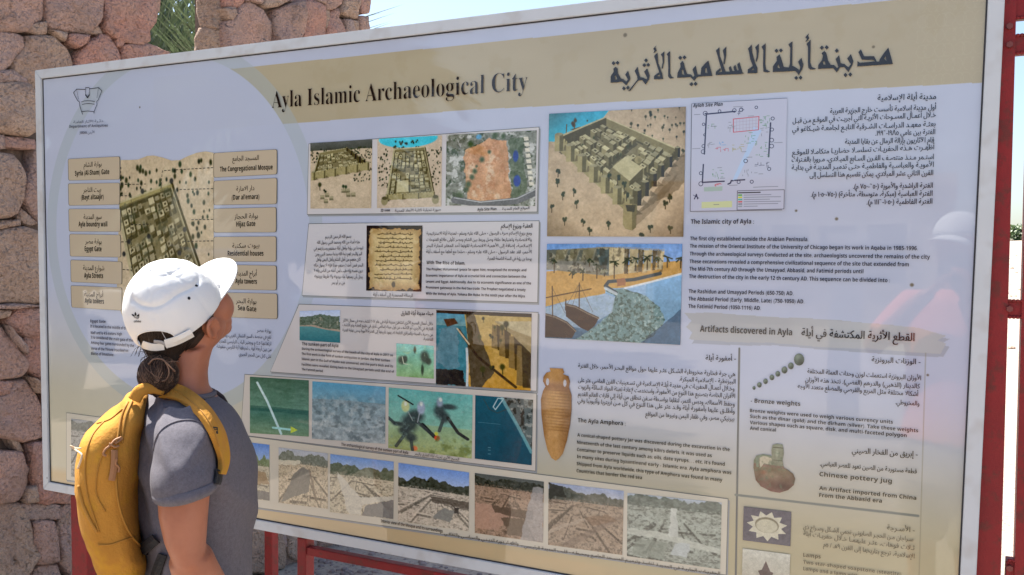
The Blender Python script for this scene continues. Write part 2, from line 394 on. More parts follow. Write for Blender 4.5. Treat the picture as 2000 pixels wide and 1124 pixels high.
# bolt heads and weld beads where the bars meet the post
bolt_m = mat("bolt_steel", (0.18, 0.05, 0.045), 0.5, metal=0.4)
for py in (52, 88, 604, 1110):
    x, z = Bp(1972, py, .010); a = Vector((.0055, 0, 0))
    MB().tube([(x, .012, z), (x, .006, z)], .0055, 6).build("bolt", bolt_m, gate)
for (ya) in (36, 70, 105, 588, 620, 1096):
    x, z = Bp(1980, ya, .014); m = MB()
    for k in range(6): m.ell((x - .006 + .006 * k, .0145, z), Vector((.004, 0, 0)), Vector((0, .003, 0)), Vector((0, 0, .003)), 7, 5)
    m.build("weld_bead", red, gate, True)
# small stones scattered over the sunlit bank behind the gate, past counting
m = MB()
for i in range(160):
    px = rnd.uniform(1930, 2030); t_ = rnd.uniform(5, 45); r_ = ray(px, 800); L_ = math.hypot(r_.x, r_.y); x, y = CAM.x + r_.x / L_ * t_ + rnd.uniform(-1, 1), CAM.y + r_.y / L_ * t_
    s_ = rnd.uniform(.015, .06); z = terrain(x, y); q = MB().ell((x, y, z + s_ * .2), Vector((s_, 0, 0)), Vector((0, s_ * .8, 0)), Vector((0, 0, s_ * .5)), 7, 4)
    m.add([v + Vector((mnoise.noise(v * 9), mnoise.noise(v * 9 + Vector((5, 0, 0))), 0)) * s_ * .4 for v in q.v], q.f)
tag(m.build("scattered_stones", st_m[2]), kind="stuff")

# ================================================================== INFORMATION BOARD
BX0, BX1 = -1.3767 * 1.73, 0.0419 * 1.73
BZ0, BZ1 = 1.55 - .4014 * 1.73, 1.55 + .3079 * 1.73
FW = .0145 * 1.73
board = tag(empty("information_board", ((BX0 + BX1) / 2, 0.0, BZ0)), "large white framed information board headed Ayla Islamic Archaeological City", "sign")
frame_m = mat("white_aluminium", (0.54, 0.575, 0.60), 0.38, var=(0.50, 0.535, 0.555), scale=5, bump=0.04, bscale=20, col3=(0.45, 0.46, 0.46), scale3=9)
edge_shade_m = mat("edge_shade", (0.03, 0.03, 0.035), 0.7)
back_m = mat("galvanised_back", (0.35, 0.36, 0.37), 0.5, var=(0.3, 0.3, 0.31))
YF, YB = -.007, .055
def bar(poly, nm="frame_bar"):
    v = [(x, YF, z) for x, z in poly] + [(x, YB, z) for x, z in poly]
    bm = bmesh.new(); vv = [bm.verts.new(p) for p in v]
    for f in ((0, 1, 2, 3), (7, 6, 5, 4), (0, 4, 5, 1), (1, 5, 6, 2), (2, 6, 7, 3), (3, 7, 4, 0)): bm.faces.new([vv[i] for i in f])
    bmesh.ops.recalc_face_normals(bm, faces=bm.faces[:])
    bmesh.ops.bevel(bm, geom=bm.edges[:], offset=.0012, segments=2, affect='EDGES')
    bm.verts.index_update(); o = meshobj(nm, [q.co.copy() for q in bm.verts], [[q.index for q in f.verts] for f in bm.faces], frame_m, board); bm.free(); return o
g = .0004
bar([(BX0 + g, BZ1), (BX1 - g, BZ1), (BX1 - FW - g, BZ1 - FW), (BX0 + FW + g, BZ1 - FW)])
bar([(BX0 + FW + g, BZ0 + FW), (BX1 - FW - g, BZ0 + FW), (BX1 - g, BZ0), (BX0 + g, BZ0)])
bar([(BX0, BZ1 - g), (BX0 + FW, BZ1 - FW - g), (BX0 + FW, BZ0 + FW + g), (BX0, BZ0 + g)])
bar([(BX1 - FW, BZ1 - FW - g), (BX1, BZ1 - g), (BX1, BZ0 + g), (BX1 - FW, BZ0 + FW + g)])
IX0, IX1, IZ0, IZ1 = BX0 + FW, BX1 - FW, BZ0 + FW, BZ1 - FW
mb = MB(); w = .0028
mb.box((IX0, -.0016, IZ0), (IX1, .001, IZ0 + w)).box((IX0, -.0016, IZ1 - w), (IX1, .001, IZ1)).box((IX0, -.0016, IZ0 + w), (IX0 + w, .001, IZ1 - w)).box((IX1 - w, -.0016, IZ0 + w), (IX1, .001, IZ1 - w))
mb.build("shade_strip", edge_shade_m, board)  # black strip added inside the frame, imitating the shade line along its edge
MB().box((IX0 - .002, .004, IZ0 - .002), (IX1 + .002, .050, IZ1 + .002)).build("back_sheet", back_m, board)
mb = MB()
for (px, py) in ((92, 934),): 
    x, z = Bp(px, py, YF); mb.ell((x, YF, z), Vector((.003, 0, 0)), Vector((0, 0, .003)), Vector((0, .0015, 0)), 10, 6)
mb.build("rivet", back_m, board)

# ---- flat print: small pictures painted in code -------------------------------------------------
GAIN = np.array([0.875, 0.815, 0.815])
REFL = np.array([0.020, 0.021, 0.024])
def alb(c):
    """ink colour that reads as c under the board's daylight"""
    return np.clip((s2l(c) - REFL) / GAIN, 0.006, 0.85)
def vnoise(h, w, sc, seed, oct=4, gain=.55, ax=1.0):
    r = np.random.RandomState(seed); out = np.zeros((h, w)); amp = 1; tot = 0
    for o in range(oct):
        gx = max(2, int(sc * 2 ** o) + 2); gy = max(2, int(sc * 2 ** o * ax * h / w) + 2)
        g_ = r.rand(gy, gx); yy = np.linspace(0, gy - 1.001, h); xx = np.linspace(0, gx - 1.001, w)
        y0 = yy.astype(int); x0 = xx.astype(int); fy = (yy - y0)[:, None]; fx = (xx - x0)[None, :]
        fy = fy * fy * (3 - 2 * fy); fx = fx * fx * (3 - 2 * fx)
        a = g_[y0][:, x0]; b = g_[y0][:, x0 + 1]; c = g_[y0 + 1][:, x0]; d = g_[y0 + 1][:, x0 + 1]
        out += amp * ((a * (1 - fx) + b * fx) * (1 - fy) + (c * (1 - fx) + d * fx) * fy); tot += amp; amp *= gain
    return out / tot
class Cv:
    def __init__(s, w, h, col=(128, 128, 128), seed=1):
        s.w, s.h = w, h; s.a = np.ones((h, w, 3)) * np.array(col, float); s.seed = seed
        s.Y, s.X = np.mgrid[0:h, 0:w]; s.X = (s.X + .5) / w; s.Y = (s.Y + .5) / h; s.asp = w / h
    def mix(s, m, col, al=1.0):
        m = (m * al)[..., None]; s.a = s.a * (1 - m) + np.asarray(col, float) * m; return s
    def grad(s, y0, y1, c0, c1, mask=None):
        t = np.clip((s.Y - y0) / (y1 - y0 + 1e-9), 0, 1)[..., None]; c = np.array(c0, float) * (1 - t) + np.array(c1, float) * t
        m = ((s.Y >= y0) & (s.Y <= y1)).astype(float) if mask is None else mask
        s.a = s.a * (1 - m[..., None]) + c * m[..., None]; return s
    def pmask(s, pts, soft=0.0, wob=0.0):
        X, Y = s.X, s.Y
        if wob:
            s.seed += 1; X = X + (vnoise(s.h, s.w, 14, s.seed) - .5) * wob; Y = Y + (vnoise(s.h, s.w, 14, s.seed + 77) - .5) * wob
        m = np.zeros((s.h, s.w), bool); n = len(pts)
        for i in range(n):
            x0, y0 = pts[i]; x1, y1 = pts[(i + 1) % n]
            if y0 == y1: continue
            c = ((Y < y0) != (Y < y1)); xi = x0 + (Y - y0) * (x1 - x0) / (y1 - y0); m ^= c & (X < xi)
        m = m.astype(float)
        return m
    def poly(s, pts, col, al=1.0, wob=0.0): return s.mix(s.pmask(pts, wob=wob), col, al)
    def ell(s, cx, cy, rx, ry, col, al=1.0, soft=.1):
        d = np.sqrt(((s.X - cx) / rx) ** 2 + ((s.Y - cy) / ry) ** 2); return s.mix(np.clip((1 - d) / soft, 0, 1), col, al)
    def line(s, pts, wd, col, al=1.0):
        m = np.zeros((s.h, s.w))
        for (x0, y0), (x1, y1) in zip(pts[:-1], pts[1:]):
            ax, ay = (x1 - x0) * s.asp, y1 - y0; L = ax * ax + ay * ay + 1e-12
            t = np.clip(((s.X - x0) * s.asp * ax + (s.Y - y0) * ay) / L, 0, 1)
            d = np.hypot((s.X - x0) * s.asp - t * ax, s.Y - y0 - t * ay); m = np.maximum(m, np.clip((wd / 2 - d) * s.h + .5, 0, 1))
        return s.mix(m, col, al)
    def tex(s, sc, amp, mask=None, tint=(1, 1, 1), oct=4, ax=1.0):
        s.seed += 1; v = (vnoise(s.h, s.w, sc, s.seed, oct, ax=ax) - .5) * 2 * amp
        m = 1 if mask is None else mask
        s.a = np.clip(s.a + (v * m)[..., None] * np.array(tint), 0, 255); return s
    def blot(s, sc, thr, col, mask=None, al=1.0, sharp=12, ax=1.0, oct=4):
        s.seed += 1; v = vnoise(s.h, s.w, sc, s.seed, oct, ax=ax); m = np.clip((v - thr) * sharp, 0, 1)
        return s.mix(m if mask is None else m * mask, col, al)
    def trees(s, n, box, size, cols, seed, mask=None, tall=1.6, trunk=False):
        r = random.Random(seed)
        for i in range(n):
            x = r.uniform(box[0], box[2]); y = r.uniform(box[1], box[3]); z = size * r.uniform(.6, 1.3)
            if mask is not None and mask[min(s.h - 1, int(y * s.h)), min(s.w - 1, int(x * s.w))] < .5: continue
            if trunk: s.line([(x, y), (x + .1 * z, y + z * 2.2)], max(z * .28, 1.2 / s.h), r.choice(cols))
            s.ell(x, y, z / s.asp, z * tall * .75, r.choice(cols), soft=.5)
        return s
    def blocks(s, quad, nx, ny, cols, seed, fill=.75, h=.25):
        """little flat-roofed houses inside a quadrilateral (tl, tr, br, bl)"""
        r = random.Random(seed); A, B_, C_, D_ = [Vector(q) for q in quad]
        P = lambda u, v: (A.lerp(B_, u)).lerp(D_.lerp(C_, u), v)
        L = sorted([(r.uniform(.0, .93), r.uniform(.0, .94)) for _ in range(int(nx * ny * fill * 1.25))], key=lambda q: q[1])
        for (u0, v0) in L:
            du = r.uniform(.5, 1.15) / nx; dv = r.uniform(.5, 1.1) / ny
            if r.random() < .25: du *= 1.6
            u1 = min(.99, u0 + du); v1 = min(.99, v0 + dv); q = [P(u0, v0), P(u1, v0), P(u1, v1), P(u0, v1)]; dz = h * (q[3].y - q[0].y) * r.uniform(.7, 1.5)
            s.poly([(p.x + .008, p.y + dz * .6) for p in q], cols[0], .7)
            s.poly([(p.x, p.y) for p in q], cols[1], .95)
            c_ = cols[2 + r.randrange(len(cols) - 2)]; k_ = r.uniform(.78, 1.05); s.poly([(p.x, p.y - dz) for p in q], tuple(v * k_ for v in c_))
            if r.random() < .35: s.ell(q[0].x, q[0].y, .010, .014, (56, 62, 46), .85, .5)
        m = s.pmask([tuple(q) for q in quad]); s.tex(26, 20, m).blot(20, .62, (60, 62, 48), m, .55, 9)
        return s
    def fort(s, quad, hs, seed, nx=9, ny=9, wall=1.0, side=1, street=((.5,), (.5,)), mosque=None, towers=6, front=(150, 138, 96), dark=(80, 72, 50), top=(180, 170, 130)):
        """walled city drawn as solid boxes: quad = ground corners (back-left, back-right, front-right, front-left); hs = storey height at back and front; side: which flank faces us (1 right, -1 left, 0 none)"""
        r = random.Random(seed); A, B_, C_, D_ = [Vector(q) for q in quad]
        def P(u, v, h=0.0):
            q = (A.lerp(B_, u)).lerp(D_.lerp(C_, u), v); return (q.x, q.y - h * (hs[0] + (hs[1] - hs[0]) * v))
        sh = lambda c_, k: tuple(min(255, x * k) for x in c_)
        s.poly([P(0, 0), P(1, 0), P(1, 1), P(0, 1)], (122, 112, 82)); s.tex(22, 16, s.pmask([P(0, 0), P(1, 0), P(1, 1), P(0, 1)]))
        def box(u0, v0, u1, v1, h, k=1.0, court=False):
            s.poly([P(u0 + .02, v0), P(u1 + .035, v0 + .01), P(u1 + .035, v1 + .03), P(u0 + .02, v1 + .03)], (58, 54, 40), .7)
            if side > 0: s.poly([P(u1, v0), P(u1, v1), P(u1, v1, h), P(u1, v0, h)], sh(dark, k))
            elif side < 0: s.poly([P(u0, v0), P(u0, v1), P(u0, v1, h), P(u0, v0, h)], sh(dark, k))
            s.poly([P(u0, v1), P(u1, v1), P(u1, v1, h), P(u0, v1, h)], sh(front, k * .82)); s.poly([P(u0, v0, h), P(u1, v0, h), P(u1, v1, h), P(u0, v1, h)], sh(top, k))
            if court: a, b = .28, .72; U_ = lambda t: u0 + (u1 - u0) * t; V2 = lambda t: v0 + (v1 - v0) * t; s.poly([P(U_(a), V2(a), h), P(U_(b), V2(a), h), P(U_(b), V2(b), h), P(U_(a), V2(b), h)], (64, 58, 42), .9)
        # far walls
        wt = .022
        box(0, 0, 1, wt, wall); 
        if side >= 0: box(0, 0, wt, 1, wall, .95)
        if side <= 0: box(1 - wt, 0, 1, 1, wall, .9)
        L = []
        for j in range(ny):
            for i in range(nx):
                u0 = .045 + .91 * (i + r.uniform(.02, .22)) / nx; u1 = .045 + .91 * (i + r.uniform(.70, .98)) / nx; v0 = .05 + .88 * (j + r.uniform(.02, .2)) / ny; v1 = .05 + .88 * (j + r.uniform(.66, .95)) / ny
                if any(u0 < t + .018 and u1 > t - .018 for t in street[0]) or any(v0 < t + .018 and v1 > t - .018 for t in street[1]): 
                    if r.random() < .75: continue
                if mosque and u1 > mosque[0] and u0 < mosque[2] and v1 > mosque[1] and v0 < mosque[3]: continue
                if r.random() < .90: L.append((v1 + (u1 * .9 if side > 0 else -u0 * .9 if side < 0 else 0), u0, v0, u1, v1, r.uniform(.35, .75), r.uniform(.78, 1.08), r.random() < .35))
        if mosque: L.append((mosque[3] + (mosque[2] * .9 if side > 0 else 0), *mosque, .95, 1.02, False))
        for _, u0, v0, u1, v1, h, k, ct in sorted(L):
            box(u0, v0, u1, v1, h, k, ct)
            if r.random() < .16: q = P(u1, v1 + .02); s.ell(q[0], q[1] - .02, .010, .018, (58, 66, 46), .9, .5)
        # near walls with round towers and crenels
        def wallrun(u0, v0, u1, v1, col, n):
            s.poly([P(u0, v0), P(u1, v1), P(u1, v1, wall), P(u0, v0, wall)], col); m = s.pmask([P(u0, v0), P(u1, v1), P(u1, v1, wall), P(u0, v0, wall)]); s.tex(36, 18, m)
            k2 = n * 5
            for k in range(k2):
                a, b = (k + .1) / k2, (k + .65) / k2; ua, va, ub, vb = u0 + (u1 - u0) * a, v0 + (v1 - v0) * a, u0 + (u1 - u0) * b, v0 + (v1 - v0) * b
                s.poly([P(ua, va, wall), P(ub, vb, wall), P(ub, vb, wall * 1.13), P(ua, va, wall * 1.13)], sh(col, 1.15))
            for k in range(n + 1):
                a = k / n; u_, v_ = u0 + (u1 - u0) * a, v0 + (v1 - v0) * a; q0, q1 = P(u_, v_, -.08), P(u_, v_, wall * 1.12); w_ = (q0[1] - q1[1]) * .24
                s.poly([(q0[0] - w_, q0[1]), (q0[0] + w_, q0[1]), (q1[0] + w_, q1[1]), (q1[0] - w_, q1[1])], sh(col, 1.04)); s.poly([(q0[0] + w_ * .1, q0[1]), (q0[0] + w_, q0[1]), (q1[0] + w_, q1[1]), (q1[0] + w_ * .1, q1[1])], sh(col, .55), .85); s.ell(q1[0], q1[1], w_, w_ * .4, sh(top, .8), 1, .2)
                s.poly([(q0[0] + w_, q0[1]), (q0[0] + w_ * 3, q0[1] - w_ * .3), (q0[0] + w_ * 1.4, q0[1] - w_ * 1.6)], (70, 60, 46), .5)
        if side > 0: wallrun(1, 0, 1, 1, sh(dark, .95), towers)
        if side < 0: wallrun(0, 0, 0, 1, sh(dark, .95), towers)
        if side == 0: s.line([P(0, 0, wall), P(0, 1, wall)], .022, sh(top, .95)); s.line([P(1, 0, wall), P(1, 1, wall)], .022, sh(top, .95)); s.line([P(1.02, 0, wall * .5), P(1.02, 1, wall * .5)], .016, sh(dark, .9))
        wallrun(0, 1, 1, 1, front, towers)
        return s
    def image(s, name, haze=.11):
        if haze:      # soften hard outlines like a coarse print, add grain and local mottling
            p = np.pad(s.a, ((1, 1), (1, 1), (0, 0)), 'edge'); s.a = (p[:-2, 1:-1] + p[2:, 1:-1] + p[1:-1, :-2] + p[1:-1, 2:] + 2 * p[1:-1, 1:-1]) / 6
            m = 1 + .16 * (vnoise(s.h, s.w, 18, s.seed + 5, 4, .7) - .5) + .14 * (vnoise(s.h, s.w, 70, s.seed + 9, 2, .8) - .5); s.a = s.a * m[..., None]
            g = s.a.mean(2, keepdims=True); s.a = np.clip((g + (s.a - g) * .96 - 128) * 1.08 + 122, 0, 255)
        px = np.ones((s.h, s.w, 4), np.float32); px[..., :3] = alb(s.a * (1 - haze) + np.array([172., 168., 168.]) * haze); px = px[::-1]
        im = bpy.data.images.new(name, s.w, s.h, float_buffer=True); im.colorspace_settings.name = 'Non-Color'
        im.pixels.foreach_set(np.ascontiguousarray(px).ravel()); im.update(); return im
def coatnodes(t, rough=0.45):
    """clear laminate over the print: sharp weak reflections, faintly wavy"""
    b = t.b; b.inputs["Roughness"].default_value = rough; b.inputs["Specular IOR Level"].default_value = 0.0
    b.inputs["Coat Weight"].default_value = 1.0; b.inputs["Coat Roughness"].default_value = 0.02; b.inputs["Coat IOR"].default_value = 1.62
    gm = t.n("ShaderNodeNewGeometry"); nz = t.n("ShaderNodeTexNoise", Scale=3.2, Detail=2.0); t.l(gm.outputs["Position"], nz.inputs["Vector"])
    bp = t.n("ShaderNodeBump", Strength=0.18, Distance=0.003); t.l(nz.outputs[0], bp.inputs["Height"]); t.l(bp.outputs[0], b.inputs["Coat Normal"])
def print_mat(name, im):
    t = NT(name); ti = t.n("ShaderNodeTexImage"); ti.image = im; ti.interpolation = 'Linear'; ti.extension = 'EXTEND'
    t.l(ti.outputs[0], t.b.inputs["Base Color"]); coatnodes(t); return t.m
_ink = {}
def ink(c):
    if c not in _ink:
        t = NT("ink_%d_%d_%d" % c); t.b.inputs["Base Color"].default_value = (*alb(c), 1); coatnodes(t); _ink[c] = t.m
    return _ink[c]
Y_CARD, Y_PIC, Y_TXT = -.0009, -.0018, -.0027
def bpt(p, y): x, z = Bp(*p, 0.0); return (x, y, z)
def sheet(name, pts, y, mat_, parent, uvquad=False):
    """flat printed shape; outline in photo pixels, laid on the board plane"""
    o = meshobj(name, [bpt(p, y) for p in pts], [tuple(range(len(pts)))], mat_, parent)
    me = o.data
    if me.polygons[0].normal.y > 0: me.flip_normals()
    uv = me.uv_layers.new(name="uv")
    if uvquad: C4 = [(0, 1), (1, 1), (1, 0), (0, 0)]
    xs_ = [v.co.x for v in me.vertices]; zs_ = [v.co.z for v in me.vertices]
    for li in me.loops:
        v = me.vertices[li.vertex_index].co
        uv.data[li.index].uv = C4[li.vertex_index] if uvquad else ((v.x - min(xs_)) / (max(xs_) - min(xs_)), (v.z - min(zs_)) / (max(zs_) - min(zs_)))
    return o
def picture(name, quad, cv, parent, label=None, y=Y_PIC, haze=.11):
    o = sheet(name, quad, y, print_mat(name, cv.image(name, haze)), parent, True)
    if label: o["label"] = label
    return o

# ---- the printed background -----------------------------------------------------------------------
BW, BH = 2000, 980
bgc = Cv(BW, BH, (172, 175, 191), seed=5)
def U(p): x, z = Bp(*p); return ((x - IX0) / (IX1 - IX0), (IZ1 - z) / (IZ1 - IZ0))
def UP(L): return [U(p) for p in L]
c = bgc
# lavender to khaki towards the foot
t = np.clip((c.Y - .60) / .30, 0, 1); c.mix(t * t * (3 - 2 * t), (170, 158, 130))
t = np.clip((c.Y - .50) / .34, 0, 1) * np.clip((.42 - c.X) / .1, 0, 1); c.mix(t, (184, 175, 154), .9)
t = np.clip((c.Y - .955) / .02, 0, 1) * np.clip((.80 - c.X) / .1, 0, 1); c.mix(t, (186, 160, 124), .8)
c.tex(5, 4); c.tex(40, 2.5)
band = UP([(300, 152), (440, 136), (800, 99), (1180, 60), (1380, 37), (1720, 3), (1940, -22), (1930, 161), (1760, 170), (1610, 176), (1060, 208), (920, 215), (548, 243), (300, 262)])
c.poly(band, (165, 153, 130))
bm_ = c.pmask(band); c.tex(6, 7, bm_, ax=3); c.blot(3.5, .56, (146, 132, 98), bm_ * (c.X < .34), .55, 6, ax=2.5); c.blot(7, .63, (180, 166, 140), bm_, .4, 6)
c.blot(60, .60, (158, 144, 116), bm_, .25, 8)
# interlaced star pattern at both ends of the band and down the right margin
for (x0, x1, y0, y1, st, al) in ((.955, 1.0, 0, .16, .0062, .16), (.955, 1.0, .62, .98, .0062, .05)):
    gx = (c.X - x0) / st; gy = c.Y * (IZ1 - IZ0) / (IX1 - IX0) / st
    k = np.abs(np.sin(math.pi * gx) * np.cos(math.pi * gy * .577)) + .35 * np.abs(np.sin(math.pi * (gx * .5 + gy * .866)) * np.sin(math.pi * (gx * .5 - gy * .866)))
    m = (np.abs(k - .42) < .07) & (c.X > x0) & (c.X < x1) & (c.Y > y0) & (c.Y < y1); c.mix(m.astype(float), (186, 176, 148), al)
# the big disc on the left with its translucent ring
cu, cvv = U((345, 452)); ru = (U((600, 440))[0] - cu); 
dx = (c.X - cu); dy = (c.Y - cvv) * (IZ1 - IZ0) / (IX1 - IX0); d = np.hypot(dx, dy)
RR = .5 * (U((605, 430))[0] - U((110, 470))[0]); cu = .5 * (U((605, 430))[0] + U((110, 470))[0])
dx = (c.X - cu); d = np.hypot(dx, dy)
c.mix(np.clip((RR * 1.085 - d) * 1500, 0, 1) * np.clip((d - RR * .9) * 1500, 0, 1), (154, 162, 165), .5)
c.mix(np.clip((RR - d) * 1500, 0, 1), (170, 174, 191), .97)
c.tex(4, 3, np.clip((RR - d) * 1500, 0, 1))
# torn paper strip, divider rules
strip = UP([(1338, 612), (1400, 611), (1470, 617), (1560, 622), (1700, 632), (1790, 640), (1850, 655), (1832, 664), (1850, 670), (1838, 690), (1790, 688), (1700, 683), (1600, 678), (1500, 671), (1420, 668), (1347, 664), (1354, 650), (1342, 640), (1352, 628)])
c.poly([(x + .0015, y + .004) for x, y in strip], (120, 120, 118), .35, wob=.008); c.poly(strip, (163, 162, 164), 1, wob=.008)
sm = c.pmask(strip); c.blot(9, .55, (178, 177, 178), sm, .6, 6, ax=.6)
c.line(UP([(1444, 681), (1437, 1128)]), .0032, (98, 98, 96)); c.line(UP([(1437, 967), (1793, 1008)]), .0040, (116, 118, 112))
c.line(UP([(1808, 690), (1795, 1128)]), .0012, (132, 126, 108), .7)
for (px, py, r) in ((1221, 69, .0022), (1634, 428, .0016), (1781, 557, .0018), (273, 210, .0014), (1706, 92, .0014), (1812, 733, .0012), (1555, 412, .0013)):
    u_, v_ = U((px, py)); c.ell(u_, v_, r, r * 2, (92, 82, 66), .8, .5)
bgq = [(IX0, 0, IZ1), (IX1, 0, IZ1), (IX1, 0, IZ0), (IX0, 0, IZ0)]
o = meshobj("printed_panel", bgq, [(0, 3, 2, 1)], print_mat("printed_panel", bgc.image("printed_panel", 0)), board)
uv = o.data.uv_layers.new(name="uv")
for li in o.data.loops: uv.data[li.index].uv = [(0, 1), (1, 1), (1, 0), (0, 0)][li.vertex_index]

# ---- palette shared by the pictures
SANDC = (188, 168, 140); DK = (58, 56, 46); KH = (150, 138, 98)
HOUSE = [(62, 58, 44), (104, 96, 66), (168, 160, 122), (150, 142, 100), (136, 130, 96), (182, 172, 138)]
TREE = [(44, 50, 40), (60, 62, 46), (52, 66, 50)]

def cardq(name, quad, col=(190, 181, 180), parent=board):
    """pale mounting card with a fine dark edge"""
    Q = [Vector(bpt(p, Y_CARD)) for p in quad]; cc = sum(Q, Vector()) / 4
    e = .0014; I = [q + Vector(((e if q.x < cc.x else -e), -.0002, (e if q.z < cc.z else -e))) for q in Q]
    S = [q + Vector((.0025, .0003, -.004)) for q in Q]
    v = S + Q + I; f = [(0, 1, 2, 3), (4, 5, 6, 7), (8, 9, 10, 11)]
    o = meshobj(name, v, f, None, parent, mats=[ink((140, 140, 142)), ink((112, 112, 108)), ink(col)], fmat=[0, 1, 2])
    if o.data.polygons[0].normal.y > 0: o.data.flip_normals()
    return o
cardA = cardq("photo_card", [(603, 281), (1054, 248), (1050, 415), (600, 420)], (191, 185, 184)); cardA["label"] = "card with three views of the walled city"
cardB = cardq("photo_card", [(603, 437), (1054, 431), (1051, 592), (590, 578)], (190, 185, 186)); cardB["label"] = "card with a parchment letter between two texts"
cardC = cardq("photo_card", [(584, 594), (1052, 610), (1049, 765), (528, 727)], (188, 180, 177)); cardC["label"] = "card about the sunken port with harbour and divers"
cardD = cardq("photo_card", [(478, 731), (1049, 768), (1047, 921), (470, 850)], (188, 178, 168)); cardD["label"] = "card with four underwater survey pictures"
cardE = cardq("photo_card", [(130, 806), (1423, 974), (1419, 1124), (130, 938)], (190, 180, 164)); cardE["label"] = "long card with the row of excavation pictures"

# A: three views of the city
c = Cv(220, 230, SANDC, 11); c.grad(0, .12, (92, 94, 90), (70, 72, 66)).tex(9, 10)
c.trees(150, (0, .1, 1, .3), .013, TREE, 3); c.trees(60, (.7, .12, 1, .6), .013, TREE, 4)
c.fort([(.16, .2), (.60, .15), (.93, .44), (.05, .56)], (.05, .105), 5, 8, 7, side=1, towers=5)
c.trees(5, (.1, .6, .8, .75), .03, TREE, 8, trunk=True)
for x, y in ((.2, .83), (.28, .8), (.35, .85), (.26, .89), (.55, .74), (.62, .74), (.63, .8), (.71, .8)): c.poly([(x - .035, y - .03), (x + .035, y - .03), (x + .04, y + .03), (x - .03, y + .03)], (116, 108, 84)); c.poly([(x - .03, y - .03), (x + .03, y - .04), (x + .035, y), (x - .03, y)], (158, 148, 116))
picture("printed_photo", [(607, 280), (728, 273), (726, 407), (607, 408)], c, cardA, "model of the walled city seen from one side")
c = Cv(230, 240, (192, 172, 148), 12); c.ell(.48, .02, .47, .13, (70, 186, 204), 1, .06).tex(12, 8)
c.trees(26, (.25, .05, .7, .17), .018, TREE, 4); c.trees(50, (.02, .15, .22, .7), .014, TREE, 5); c.trees(50, (.78, .15, .99, .7), .014, TREE, 6)
c.fort([(.27, .19), (.74, .18), (.88, .87), (.16, .89)], (.035, .075), 8, 8, 12, side=0, street=((.5,), (.48,)), mosque=(.2, .70, .47, .95), towers=3)
for x in (.12, .91): c.ell(x, .90, .06, .07, (140, 130, 96), 1, .2); c.ell(x, .86, .05, .03, (84, 78, 58), 1, .3)
picture("printed_photo", [(738, 272), (864, 265), (863, 404), (737, 407)], c, cardA, "bird's-eye model of the walled city by the sea")
c = Cv(300, 240, (120, 122, 110), 13); c.tex(30, 50).blot(18, .55, (196, 194, 188), None, .8).blot(22, .58, (58, 70, 50), None, .9)
Q = [(.2, .22), (.5, .08), (.68, .12), (.74, .95), (.25, .93)]; mk = c.pmask(Q, wob=.06); c.mix(mk, (190, 140, 100)); c.tex(10, 26, mk, (1, .9, .8)).blot(9, .55, (204, 176, 144), mk, .8, 8).blot(26, .6, (168, 110, 74), mk, .6)
for x, y, r in ((.41, .36, .05), (.33, .52, .05), (.30, .6, .05), (.26, .7, .06), (.24, .77, .05), (.49, .26, .035), (.35, .45, .025), (.16, .86, .08), (.28, .14, .06), (.55, .04, .06), (.64, .06, .05)): c.ell(x, y, r * .8, r * 1.1, (62, 78, 50), 1, .7)
c.poly([(.70, .1), (.86, .1), (.90, .9), (.75, .92)], (70, 84, 58), .75, wob=.08); c.ell(.78, .33, .035, .09, (36, 62, 132), 1, .3).ell(.8, .66, .045, .09, (30, 60, 140), 1, .3).ell(.37, .05, .04, .04, (84, 150, 190), .9, .4)
for k in range(9): c.poly([(.86 + .008 * k, .08 + .075 * k), (.91 + .008 * k, .08 + .075 * k), (.92 + .008 * k, .13 + .075 * k), (.87 + .008 * k, .13 + .075 * k)], (206, 198, 178))
c.line([(.1, .92), (.4, .98), (.8, .93), (1, .82)], .09, (96, 96, 98)); c.line([(.1, .89), (.4, .95), (.8, .9), (1, .78)], .012, (180, 180, 178)); c.tex(60, 16)
picture("printed_photo", [(873, 264), (1049, 255), (1046, 403), (871, 402)], c, cardA, "aerial photograph of the excavation site")
# B: parchment letter
c = Cv(200, 230, (48, 36, 28), 14); pm = c.pmask([(.05, .06), (.96, .05), (.95, .5), (.97, .96), (.5, .985), (.06, .97), (.04, .5)], wob=.09); c.mix(pm, (196, 170, 118))
d = np.minimum(np.minimum(c.X, 1 - c.X), np.minimum(c.Y, 1 - c.Y)); c.mix(np.clip((.16 - d) / .14, 0, 1) * pm, (150, 108, 64), .75); c.tex(8, 14, pm).blot(10, .6, (208, 186, 140), pm, .6, 6)
rr = random.Random(2)
for k in range(11):
    y = .13 + k * .068; x = .83
    while x > .2 + .05 * (k % 3 == 2):
        wv = rr.uniform(.03, .09); c.line([(x, y), (x - wv * .5, y + rr.uniform(-.012, .016)), (x - wv, y + rr.uniform(-.01, .01))], .013, (62, 50, 36), .9)
        if rr.random() < .5: c.line([(x - wv * .4, y - .025), (x - wv * .4, y)], .01, (62, 50, 36), .9)
        x -= wv + rr.uniform(.008, .02)
c.ell(.5, .9, .04, .055, (74, 70, 60), 1, .3)
picture("printed_photo", [(717, 441), (826, 441), (824, 570), (716, 568)], c, cardB, "brown parchment letter with a round seal")
